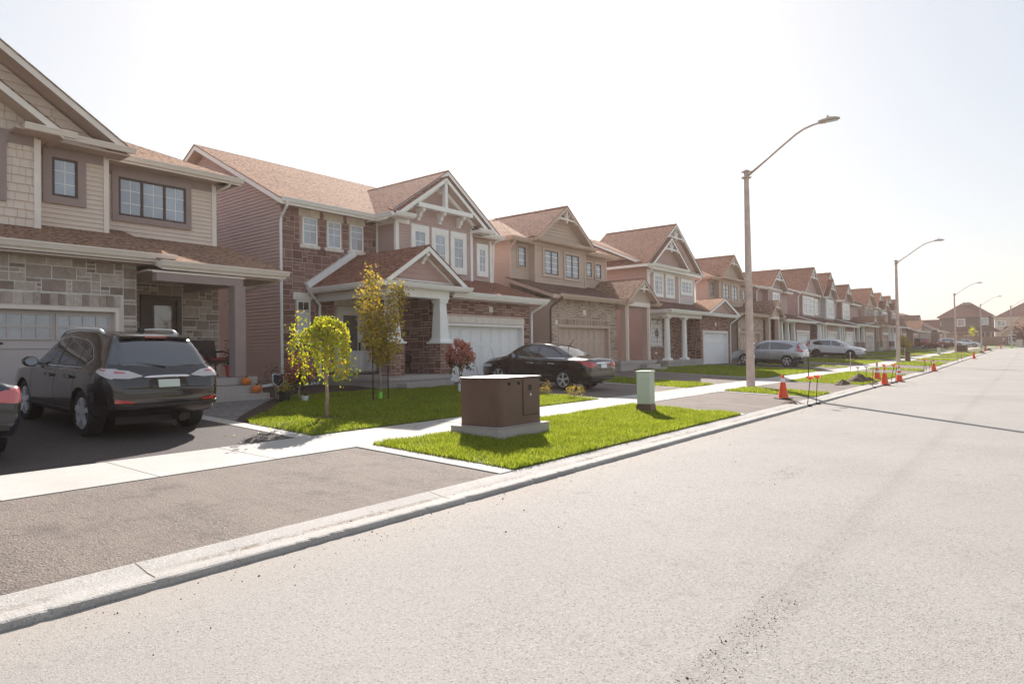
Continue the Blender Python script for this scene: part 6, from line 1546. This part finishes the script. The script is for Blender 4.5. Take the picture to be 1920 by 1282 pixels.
for x, y, l, ln, kw in [(-4.84, 19.1, 'orange-flared stake nearest the camera, left one of the first pair at the kerb', (-.16, -.05), {}), (-4.82, 19.95, 'orange-flared stake, right one of the first pair at the kerb', (-.12, -.06), {}),
    (-4.86, 28.6, 'bare-topped stake at the near edge of the kerb break', (-.04, .0), dict(flare=False)), (-4.82, 32.5, 'orange-flared stake leaning between the two right-hand cones', (-.22, .0), {}), (-4.72, 33.1, 'stake leaning just left of the right-hand banded cone', (-.24, .0), dict(flare=False)),
    (-4.95, 31.6, 'upright orange-flared stake just right of the single-band cone at the broken kerb', (-.05, .03), {}),
    (-6.4, 34.2, 'short white-topped stake in the lawn behind the dirt heap, left one', (0, 0), dict(m='cone_white', h=.45, base=False)), (-6.2, 35.0, 'short white-topped stake in the lawn behind the dirt heap, right one', (.02, 0), dict(m='cone_white', h=.45, base=False)),
    (-4.9, 44.3, 'orange-flared stake left of the lone cone, first of four', (-.05, 0), {}), (-4.85, 45.2, 'stake left of the lone cone, second of four', (.1, 0), dict(flare=False)), (-4.85, 46.2, 'stake left of the lone cone, third of four', (-.14, 0), dict(flare=False)), (-4.82, 46.9, 'stake left of the lone cone, nearest to it', (-.12, 0), dict(flare=False)),
    (-4.9, 66.2, 'far-off pale stake at the kerb, left one of the pair by the green pedestal', (0, 0), dict(flare=False)), (-4.85, 69.5, 'far-off pale stake at the kerb, right one of the pair by the green pedestal', (0, 0), dict(flare=False))]: flag(x, y, l, ln, **kw)
def thin_post(x, y, label, h=1.05, m='lamp_metal'):
    o = empty('service_post', (x, y, Z(x, y)), label, 'service post'); b = MB(); b.tube([(0, 0, -.1), (0, 0, h)], .022, 6); b.build('post', [M['rubber' if m == 'd' else 'lamp_metal']], o); b = MB(); b.lathe((0, 0, h - .08), [(.028, 0), (.03, .09), (.01, .1)], 8); b.build('post_cap', [M['cone_white']], o)
thin_post(-8.0, 31.9, 'thin dark service post at the pavement edge behind the silver crossover', 1.05, 'd'); thin_post(-8.4, 42.8, 'thin pale service post in the lawn right of the silver crossover')
thin_post(-8.2, 62.5, 'thin service post just beyond the leaning dark cable post'); thin_post(-8.2, 92, 'thin far-off service post beyond the far green pedestal')
# loosened earth at the broken kerb
def heap(x, y, rx, ry, h, label, m='dirt'):
    o = MB(); R = random.Random(int(x * 31 + y * 7)); n1, n2 = 9, 20
    P = []
    for i in range(n1 + 1):
        r = i / n1; row = []
        for j in range(n2):
            a = 2 * math.pi * j / n2; rr = r * (1 + .22 * math.sin(3 * a + x) + .1 * math.sin(5 * a)); px, py = rx * rr * math.cos(a), ry * rr * math.sin(a)
            z = h * (1 - r ** 1.6) * (1 + .35 * math.sin(px * 9 + 1) * math.cos(py * 8)) + R.uniform(-.02, .02) * (i < n1)
            row.append((px, py, z + Z(x + px, y + py) - (.03 if i == n1 else 0) - Z(x, y)))
        P.append(row)
    for i in range(n1):
        for j in range(n2): o.face([P[i][j], P[i][(j + 1) % n2], P[i + 1][(j + 1) % n2], P[i + 1][j]])
    ob = o.build('dirt_heap', [M[m]], smooth='auto', uv=False); ob.location = (x, y, Z(x, y)); tag(ob, label, 'dirt heap', 'dirt heaps at the broken kerb')
heap(-5.75, 30.9, .5, 1.6, .28, 'largest heap of dark earth, at the lawn edge behind the broken kerb'); heap(-5.9, 28.5, .3, .7, .16, 'small heap of dark earth left of the largest heap'); heap(-5.05, 30.3, .34, 1.5, .03, 'spread of dark earth filling the broken kerb under the cones'); heap(-5.15, 18.9, .3, .55, .025, 'patch of dark earth on the kerb by the first flared stakes')
heap(-5.1, 45.2, .25, 1.6, .03, 'patch of dark earth at the kerb under the four stakes'); heap(-5.2, 104.0, .5, 2.6, .25, 'far-off heap of earth at the kerb near the far transformer box')
heap(-5.3, 125, .5, 2.8, .3, 'far-off heap of earth and stones beside the far cable post')

# ------------------------------------------------------------------ trees and plants
def leaves(mb, pts, size, R, droop=0.0, asp=.6):
    for p in pts:
        s = size * R.uniform(.6, 1.3); d = Vector((R.uniform(-1, 1), R.uniform(-1, 1), R.uniform(-.8, .6) - droop)).normalized()
        n = d.cross(Vector((R.uniform(-1, 1), R.uniform(-1, 1), R.uniform(-1, 1)))).normalized(); m = d.cross(n) * s * .18; p = Vector(p)
        a, b, c, e = p, p + d * s * .5 + n * s * asp * .5, p + d * s, p + d * s * .5 - n * s * asp * .5; q = p + d * s * .5 + m
        i = len(mb.v); mb.v += [tuple(a), tuple(b), tuple(c), tuple(q), tuple(e)]
        mb.f += [(i, i + 1, i + 3), (i + 1, i + 2, i + 3), (i + 3, i + 2, i + 4), (i, i + 3, i + 4)]; mb.m += [0] * 4
def weeping_tree(x, y):
    R = random.Random(4); z0 = Z(x, y); o = empty('weeping_tree', (x, y, z0), 'small weeping tree with glowing yellow-green leaves on a slim straight trunk, in the front lawn', 'tree')
    t = MB(); t.tube([(0, 0, -.1), (.01, .01, .5), (-.015, .0, 1.1), (.0, 0, 1.55)], [.042, .036, .033, .045], 8)
    cr = MB(); pts = []
    for k in range(42):
        a = k * 2.39996 + R.uniform(-.15, .15); L = .16 + .44 * ((k % 7) / 6) * R.uniform(.85, 1.15); top = 2.02 - .30 * (L / .6) ** 2 + R.uniform(-.04, .06); end = R.uniform(.66, 1.2) + .30 * (1 - L / .6)
        path = []
        for s_ in range(9):
            u = s_ / 8; r = L * math.sin(min(1, u * 1.25) * math.pi / 2); z = 1.55 + (top - 1.55) * math.sin(min(1, u * 2) * math.pi / 2) if u < .5 else top - (top - end) * ((u - .5) / .5) ** 1.5
            path.append((r * math.cos(a) + R.uniform(-.015, .015), r * math.sin(a) + R.uniform(-.015, .015), z))
        t.tube(path, [.012 - .0012 * s_ for s_ in range(9)], 4, cap=False)
        for _ in range(105):
            u = R.uniform(.18, 1); i = min(7, int(u * 8)); f = u * 8 - i; p = Vector(path[i]).lerp(Vector(path[i + 1]), f)
            pts.append(p + Vector((R.gauss(0, .045), R.gauss(0, .045), R.gauss(0, .04))))
    for (dx, dy, dz) in ((-.1, -.5, 2.02), (-.25, -.62, 1.8), (.1, .62, .95)):
        for _ in range(26): pts.append((dx + R.gauss(0, .06), dy + R.gauss(0, .07), dz + R.gauss(0, .07)))
    leaves(cr, pts, .064, R, .9); t.build('trunk', [M['bark']], o, smooth=True, uv=False); cr.build('crown', [M['leaf_yellow']], o, uv=False)
    rg = MB(); rg.lathe((0, 0, .0), [(.30, -.05), (.31, .03), (.285, .035), (.28, 0.02), (.05, .03)], 28); ro = rg.build('tree_ring', [M['rubber']], o)
    so_ = MB(); so_.lathe((0, 0, .0), [(.279, .024), (.1, .04), (.03, .05)], 20); so_.build('mulch', [M['soil']], ro)
weeping_tree(-11.2, 8.17)
def young_maple(x, y):
    R = random.Random(9); z0 = Z(x, y); o = empty('young_maple_tree', (x, y, z0), 'young maple tree with olive and gold leaves between two dark stakes, before the white-columned porch', 'tree')
    t = MB(); t.tube([(0, 0, -.1), (.01, 0, .8), (-.01, .01, 1.5), (0, -.04, 2.4), (0, -.16, 3.1)], [.035, .03, .026, .018, .008], 8)
    cr = MB(); pts = []
    br = [(.75, .9, 1.2, 2.7), (1.0, -.75, 1.5, 2.35), (1.25, .55, 1.7, 3.0), (1.4, -.5, 1.8, 2.75), (1.6, .8, 2.0, 2.95), (1.7, -.1, 2.1, 3.25), (1.3, .15, 1.55, 2.2), (1.5, -.3, 1.3, 1.9), (1.2, .45, 1.3, 1.95), (1.0, .05, 1.1, 1.5), (1.8, -.42, 2.2, 3.0), (1.9, .98, 2.4, 2.85)]
    for k, (zs, dy, zm, ze) in enumerate(br):
        dx = R.uniform(-.55, .55); zs = max(.95, zs)
        path = [(0, 0, zs), (dx * .35, dy * .38, (zs + zm) / 2 + .1), (dx * .65, dy * .66, zm + .25), (dx * .9, dy * .82, ze * 1.04)]
        t.tube(path, [.016, .012, .009, .004], 5, cap=False)
        for s_ in range(3):
            for _ in range(125):
                u = R.random() ** .7; p = Vector(path[s_]).lerp(Vector(path[s_ + 1]), u); sp_ = .12 if s_ else .09
                pts.append(p + Vector((R.gauss(0, sp_), R.gauss(0, sp_), R.gauss(0, sp_ * .9))))
    for _ in range(140): u = R.random(); pts.append(Vector((R.gauss(0, .08), -.04 - .14 * u + R.gauss(0, .08), 2.2 + 1.0 * u + R.gauss(0, .06))))
    leaves(cr, [p for p in pts if p[2] > .78], .074, R, .2, .9); t.build('trunk', [M['bark_grey']], o, smooth=True, uv=False); cr.build('crown', [M['leaf_olive']], o, uv=False)
    g = MB(); g.tube([(.0, 0, 0), (.01, 0, .22)], .048, 10); g.build('trunk_guard', [M['neon_green']], o)
    for dy, l in ((-.32, 'left'), (.18, 'right')):
        s_ = empty('tree_stake', (x + .1, y + dy, Z(x, y)), 'dark metal stake supporting the young maple, on the %s of its trunk' % l, 'stake', 'stakes beside the young maple'); b = MB(); b.tube([(0, 0, -.1), (.0, 0, 1.35)], .017, 6); b.build('stake_rod', [M['iron']], s_)
        b = MB(); b.lathe((0, 0, 1.33), [(.02, 0), (.02, .03), (.008, .04)], 6); b.build('stake_cap', [M['rubber']], s_)
young_maple(-13.2, 11.28)
def hydrangea(x, y, label, zs, h, R_, guard=True, n=20, seed=1):
    R = random.Random(seed); o = empty('hydrangea', (x, y, Z(x, y)), label, 'plant', 'pink hydrangeas by the red stone house')
    t = MB(); t.tube([(0, 0, -.1), (.01, 0, zs * .6), (0, 0, zs + .15)], [.025, .022, .02], 7)
    heads = []; lv = []
    for k in range(n):
        d = Vector((R.gauss(0, 1), R.gauss(0, 1), R.gauss(.25, .8))).normalized(); c = Vector((0, 0, zs + h * .5)) + Vector((d.x * R_, d.y * R_, d.z * h * .5)) * R.uniform(.7, 1.05)
        t.tube([(0, 0, zs), tuple(c * .5 + Vector((0, 0, zs * .55))), tuple(c)], .008, 4, cap=False); heads.append(c)
        for _ in range(16): lv.append(c * .75 + Vector((0, 0, zs * .22)) + Vector((R.gauss(0, .1), R.gauss(0, .1), R.gauss(0, .1) - .06)))
    hb = MB()
    for c in heads:
        rr = R_ * R.uniform(.30, .52)
        leaves(hb, [c + Vector((R.gauss(0, rr * .42), R.gauss(0, rr * .42), R.gauss(0, rr * .5))) for _ in range(170)], .06, R, 0, .9)
    t.build('stem', [M['bark']], o, uv=False); hb.build('flower_heads', [M['petal_pink']], o, uv=False); l2 = MB(); leaves(l2, lv, .10, R, .6, .5); l2.build('leaves', [M['leaf_green']], o, uv=False)
    if guard: g = MB(); g.tube([(0, 0, 0), (0, 0, .28)], .034, 8); g.build('stem_guard', [M['pot_white']], o)
hydrangea(-13.3, 14.38, 'pink hydrangea standard on a single stem before the white garage door', .75, .72, .36, True, 15, 3)
hydrangea(-14.5, 9.75, 'bushy dark pink hydrangea behind the weeping tree, near the downspout', .35, .75, .30, False, 16, 6)
def pot_plant(x, y, z, label, r, h, m, leaf='leaf_green', ph=.25, n=160, seed=1, sz=.08, name='potted_plant'):
    R = random.Random(seed); o = empty(name, (x, y, z), label, 'potted plant'); b = MB(); b.lathe((0, 0, 0), [(r * .72, 0), (r * .95, h * .9), (r * 1.05, h * .9), (r * 1.05, h), (r * .9, h), (r * .85, h * .9)], 18); b.build('pot', [M[m]], o, smooth='auto')
    s_ = MB(); s_.lathe((0, 0, 0), [(r * .86, h * .9), (.02, h * .93)], 14); s_.build('soil', [M['soil']], o)
    l = MB(); leaves(l, [(R.gauss(0, r * .6), R.gauss(0, r * .6), h + abs(R.gauss(0, .6)) * ph) for _ in range(n)], sz, R, -.4, .5); l.build('leaves', [M[leaf]], o, uv=False)
pot_plant(-14.35, 9.25, Z(-14.3, 9.25), 'black nursery pot with pale leaves beside the first downspout', .16, .26, 'pot_black', 'leaf_olive', .25, 90, 2)
pot_plant(-14.05, 9.62, Z(-14, 9.6), 'small white pot on the lawn edge under the hydrangea', .09, .16, 'pot_white', 'leaf_green', .10, 40, 3, .06)
pot_plant(-16.3, 8.95, 1.08, 'red pot with a leafy plant on the first porch beside its post', .14, .30, 'pot_red', 'leaf_green', .5, 150, 4)
def sapling(x, y, label, h=.8, seed=1, m='leaf_olive', bush=False):
    R = random.Random(seed); o = empty('shrub', (x, y, Z(x, y)), label, 'shrub'); t = MB(); t.tube([(0, 0, -.05), (.01, .01, h * .5), (0, 0, h * .9)], [.012, .01, .005], 5); pts = []
    for k in range(14):
        a = R.uniform(0, 6.28); e = (R.uniform(.1, .28) * math.cos(a), R.uniform(.1, .28) * math.sin(a), h * R.uniform(.6, 1.05)); t.tube([(0, 0, h * R.uniform(.1, .5)), e], .005, 4, cap=False)
        for _ in range(14): pts.append((e[0] + R.gauss(0, .06), e[1] + R.gauss(0, .06), e[2] + R.gauss(0, .07)))
    t.build('stem', [M['bark']], o, uv=False); l = MB(); leaves(l, pts, .055, R, 0, .45); l.build('leaves', [M[m]], o, uv=False)
sapling(-15.2, 9.55, 'thin leafless-looking sapling against the mauve side wall near the shield sign', .75, 2, 'leaf_red')
sapling(-11.25, 15.72, 'low pale-leaved plant at the driveway edge, left one of two', .25, 3, 'leaf_olive'); sapling(-10.1, 15.62, 'low pale-leaved plant at the driveway edge, right one nearer the pavement', .28, 5, 'leaf_olive')
def bush(x, y, label, r, h, m, seed=1, n=500, sz=.2, zb=None):
    R = random.Random(seed); z = Z(x, y) if zb is None else zb; o = empty('bush', (x, y, z), label, 'bush'); t = MB(); pts = []
    for k in range(16):
        a = R.uniform(0, 6.28); rr = r * R.uniform(.3, .85); e = Vector((rr * math.cos(a), rr * math.sin(a), h * R.uniform(.35, .95))); t.tube([(0, 0, -.1), tuple(e * .5 + Vector((0, 0, .1))), tuple(e)], [.05 * r, .03 * r, .01], 5, cap=False)
        for _ in range(n // 16): pts.append(e + Vector((R.gauss(0, r * .22), R.gauss(0, r * .22), R.gauss(0, h * .14))))
    t.build('branches', [M['bark']], o, uv=False); l = MB(); leaves(l, [p for p in pts if p.z > .02], sz, R, 0, .7); l.build('foliage', [M[m]], o, uv=False)
bush(-1.2, 186, 'big dark red-leaved bush at the far right, behind the last lamp post', 2.6, 4.0, 'leaf_red', 3, 900, .5)
bush(-13.2, 101.2, 'yellow-green bush at the porch corner, left of the second lamp post', .8, 2.0, 'leaf_olive', 5, 500, .22)
for k, (x, y, l) in enumerate([(-13.0, 128.0, 'left'), (-12.0, 129.5, 'middle'), (-11.2, 131, 'right')]): bush(x, y, 'low dark red flower bush before the red hatchback, %s one of three' % l, 1.3, 1.1, 'leaf_red', 7 + k, 320, .3)
def yellow_tree(x, y):
    R = random.Random(5); o = empty('yellow_tree', (x, y, Z(x, y)), 'small yellow-leaved tree just left of the fourth lamp post, against the brown house', 'tree'); t = MB(); t.tube([(0, 0, -.1), (0, 0, 2.4), (.1, 0, 3.6)], [.07, .05, .02], 6); t.build('trunk', [M['bark_grey']], o); l = MB(); leaves(l, [(R.gauss(0, .30), R.gauss(0, .30), 3.1 + R.gauss(0, .42)) for _ in range(200)], .24, R, 0, .8); l.build('crown', [M['leaf_yellow']], o, uv=False)
yellow_tree(-9.6, 165.5)
# ------------------------------------------------------------------ porch things
def pumpkin(x, y, z, r, label):
    o = empty('pumpkin', (x, y, z), label, 'pumpkin', 'pumpkins on the first porch steps'); b = MB(); n1, n2 = 14, 40; i0 = 0
    for i in range(n1 + 1):
        t = math.pi * i / n1
        for j in range(n2):
            a = 2 * math.pi * j / n2; rr = r * math.sin(t) * (1 + .055 * abs(math.sin(a * 5)) - .03) ; zz = r * .82 * (1 - math.cos(t)) - .10 * r * math.exp(-((math.pi - t) / .35) ** 2) * 1.5
            b.v.append((rr * math.cos(a), rr * math.sin(a), max(0, zz)))
    for i in range(n1):
        for j in range(n2): b.f.append((i * n2 + j, i * n2 + (j + 1) % n2, (i + 1) * n2 + (j + 1) % n2, (i + 1) * n2 + j)); b.m.append(0)
    b.build('pumpkin_body', [M['pumpkin']], o, smooth=True); s_ = MB(); s_.tube([(0, 0, r * 1.42), (.01, 0, r * 1.72), (.04, .02, r * 1.95)], [.035, .022, .026], 7); s_.build('pumpkin_stem', [M['pumpkin_stem']], o, smooth=True)
pumpkin(-15.53, 8.93, .88, .125, 'upper orange pumpkin, on the second porch step'); pumpkin(-15.25, 9.05, .68, .13, 'lower orange pumpkin, on the bottom porch step beside the shield sign')
o = empty('lawn_sign', (-15.05, 9.52, Z(-15.05, 9.52)), 'small dark blue shield-shaped sign with a pale border, beside the lower pumpkin', 'sign')
sh_ = [(-.17, .62), (-.12, .66), (0, .63), (.12, .66), (.17, .62), (.15, .42), (0, .30), (-.15, .42)]
b = MB(); b.prism([(0, y, z) for y, z in sh_], (.014, 0, 0)); b.build('sign_border', [M['pot_white']], o); b = MB(); b.prism([(.0145, y * .86, .48 + (z - .48) * .86) for y, z in sh_], (.004, 0, 0)); b.build('sign_face', [M['sign_blue']], o); b = MB(); b.tube([(0, 0, -.05), (0, 0, .4)], .01, 6); b.build('stake', [M['galvanised']], o)
def wicker_chair(x, y, z, label, rz, cushion=True, metal=False):
    o = empty('porch_chair', (x, y, z), label, 'chair', rz=rz); m = 'iron' if metal else 'wicker'
    s_ = MB(); s_.box(-.27, .27, -.28, .28, .34, .42); s_.build('seat', [M[m]], o, bevel=.02)
    b = MB()
    for k in range(9 if metal else 1):
        if metal: yy = -.24 + .06 * k; b.bar((-.27, yy, .42), (-.40, yy, .95), .02, .02)
        else: b.prism([(-.25, -.30, .40), (-.25, .30, .40), (-.40, .33, .96), (-.40, -.33, .96)], (-.05, 0, .0))
    if metal: b.bar((-.40, -.27, .95), (-.40, .27, .95), .03, .03); b.bar((-.27, -.27, .44), (-.27, .27, .44), .03, .03)
    b.build('backrest', [M[m]], o, bevel=0 if metal else .015)
    for q in (-1, 1):
        a = MB(); a.tube([(-.32, q * .31, .66), (.0, q * .32, .66), (.22, q * .32, .62), (.27, q * .31, .36)], .025, 6); a.build('armrest', [M[m]], o)
        for xx in (-.25, .24): l = MB(); l.tube([(xx, q * .26, .36), (xx * 1.15, q * .28, 0)], .022, 6); l.build('leg', [M[m]], o)
    if cushion: c = MB(); c.box(-.24, .27, -.25, .25, .42, .50); c.build('cushion', [M['cushion']], o, bevel=.03)
wicker_chair(-17.2, 8.95, 1.08, 'dark wicker armchair with a red cushion on the first porch', .15); wicker_chair(-17.4, 15.75, .92, 'black metal chair on the white-columned porch, behind its columns', -.1, False, True)
o = MB(); o.box(-18.7, -17.9, 14.5, 15.6, .925, .945); ob = o.build('doormat', [M['leaf_red']], uv=False); tag(ob, 'dark mat at the white front door behind the young maple', 'doormat')
# wreath on the porch window, wooden fence, walker
w = empty('wreath', (-18.03, 37.28, 2.62), 'dark heart-like wreath hanging on the white porch window of the mauve house', 'wreath'); b = MB(); R = random.Random(2); pts = []
for k in range(120): a = R.uniform(0, 6.28); pts.append((.0 + R.gauss(0, .02), .17 * math.cos(a) + R.gauss(0, .03), .17 * math.sin(a) + R.gauss(0, .03)))
leaves(b, pts, .07, R, 0, .6); b.build('wreath_leaves', [M['leaf_red']], w, uv=False); b = MB(); b.tube([(0, .16 * math.cos(t * .3927), .16 * math.sin(t * .3927)) for t in range(17)], .02, 6); b.build('wreath_ring', [M['bark']], w)
f = empty('wooden_fence', (-8, 172, Z(-8, 172)), 'long brown wooden board fence in front of the big brown house', 'fence')
bd = MB(); R = random.Random(1); A, B = Vector((-13.4, 169.0, 0)), Vector((-3.9, 175.2, 0)); n = 72
for k in range(n):
    a = A.lerp(B, k / n); b_ = A.lerp(B, (k + .93) / n); z = Z(a.x, a.y) + .0; h = 1.9 + R.uniform(-.03, .03); bd.prism([(a.x - f.location.x, a.y - f.location.y, z - f.location.z - .1), (b_.x - f.location.x, b_.y - f.location.y, z - f.location.z - .1), (b_.x - f.location.x, b_.y - f.location.y, z - f.location.z + h), (a.x - f.location.x, a.y - f.location.y, z - f.location.z + h)], (-.012 + R.uniform(0, .01), .025, 0))
bd.build('boards', [M['fence_wood']], f)
for k in range(5):
    p = A.lerp(B, (k + .02) / 4.05) - f.location; pm = MB(); zz = Z(p.x + f.location.x, p.y + f.location.y) - f.location.z; pm.box(p.x - .07, p.x + .07, p.y - .16, p.y - .02, zz - .1, zz + 2.1); pm.build('post', [M['fence_wood']], f)
def person(x, y, label, rz):
    z = Z(x, y); o = empty('person', (x, y, z), label, 'person', rz=rz)
    J = {'pel': ((0, 0, .92), .13), 'wai': ((0, 0, 1.08), .115), 'che': ((.01, 0, 1.28), .14), 'nek': ((.01, 0, 1.46), .055), 'hed': ((.03, 0, 1.56), .085), 'top': ((.03, 0, 1.66), .07),
         'hl': ((0, .09, .88), .085), 'kl': ((.12, .10, .50), .058), 'al': ((.08, .10, .09), .04), 'tl': ((.22, .11, .04), .035), 'hr': ((0, -.09, .88), .085), 'kr': ((.02, -.10, .48), .058), 'ar': ((-.20, -.10, .13), .04), 'tr': ((-.08, -.11, .04), .035),
         'sl': ((0, .17, 1.38), .06), 'el': ((-.12, .22, 1.14), .042), 'wl': ((.02, .22, .93), .03), 'fl': ((.05, .22, .83), .028), 'sr': ((0, -.17, 1.38), .06), 'er': ((.02, -.22, 1.12), .042), 'wr': ((.16, -.2, .96), .03), 'fr': ((.22, -.19, .88), .028)}
    E = ['pel wai', 'wai che', 'che nek', 'nek hed', 'hed top', 'pel hl', 'hl kl', 'kl al', 'al tl', 'pel hr', 'hr kr', 'kr ar', 'ar tr', 'che sl', 'sl el', 'el wl', 'wl fl', 'che sr', 'sr er', 'er wr', 'wr fr']
    def skin(nm, keys, edges, grow, mat):
        me = bpy.data.meshes.new(nm); ix = {k: i for i, k in enumerate(keys)}; me.from_pydata([J[k][0] for k in keys], [(ix[a], ix[b]) for a, b in edges], []); me.materials.append(M[mat])
        ob = bpy.data.objects.new(nm, me); COL.objects.link(ob); ob.parent = o
        sk = ob.modifiers.new('skin', 'SKIN'); sv = me.skin_vertices[0].data if me.skin_vertices else None
        if sv is None: 
            me.attributes.new('x', 'FLOAT', 'POINT')
        else:
            for k in keys: sv[ix[k]].radius = (J[k][1] + grow,) * 2
            sv[0].use_root = True
        ss = ob.modifiers.new('sub', 'SUBSURF'); ss.levels = 1; ss.render_levels = 1
        dg = bpy.context.evaluated_depsgraph_get(); m2 = bpy.data.meshes.new_from_object(ob.evaluated_get(dg)); ob.modifiers.clear(); ob.data = m2; m2.polygons.foreach_set('use_smooth', [True] * len(m2.polygons)); return ob
    ed = [tuple(e.split()) for e in E]
    skin_all = skin('body', list(J), ed, 0, 'skin')
    skin('shirt', ['wai', 'che', 'sl', 'el', 'sr', 'er', 'pel'], [('pel', 'wai'), ('wai', 'che'), ('che', 'sl'), ('sl', 'el'), ('che', 'sr'), ('sr', 'er')], .018, 'cloth_purple')
    skin('trousers', ['pel', 'hl', 'kl', 'hr', 'kr'], [('pel', 'hl'), ('hl', 'kl'), ('pel', 'hr'), ('hr', 'kr')], .016, 'cloth_dark')
    b = MB(); b.lathe((.02, 0, 1.575), [(.105, -.06), (.115, .0), (.105, .07), (.06, .13), (.01, .145)], 14); b.build('hair', [M['hair_white']], o, smooth=True)
person(-4.35, 161.8, 'far-off walker in a purple top with pale hair, near the last lamp post', 2.4)
o = empty('utility_cabinet', (-1.9, 163.5, Z(-1.9, 163.5)), 'pale grey utility cabinet at the far right, behind the last lamp post', 'utility box'); b = MB(); b.box(-.5, .5, -.8, .8, 0, 1.5); b.build('cabinet', [M['galvanised']], o, bevel=.03); b = MB(); b.box(-.35, .35, -.806, -.8, .2, 1.3); b.build('door', [M['lamp_metal']], o)
# stray yellow leaf on the driveway edging
# ------------------------------------------------------------------ air
mb = MB(); mb.box(-1850, 1850, -640, 2560, -2.0, 16.5)
hz = mb.build('haze', [], uv=False); hz['kind'] = 'stuff'
hm = bpy.data.materials.new('haze'); hm.use_nodes = True; hn = hm.node_tree; hn.nodes.clear()
pv = hn.nodes.new('ShaderNodeVolumePrincipled'); ho = hn.nodes.new('ShaderNodeOutputMaterial')
pv.inputs['Color'].default_value = (1.0, .82, .73, 1); pv.inputs['Density'].default_value = .0005; pv.inputs['Anisotropy'].default_value = .6
hn.links.new(pv.outputs[0], ho.inputs['Volume']); hz.data.materials.clear(); hz.data.materials.append(hm)
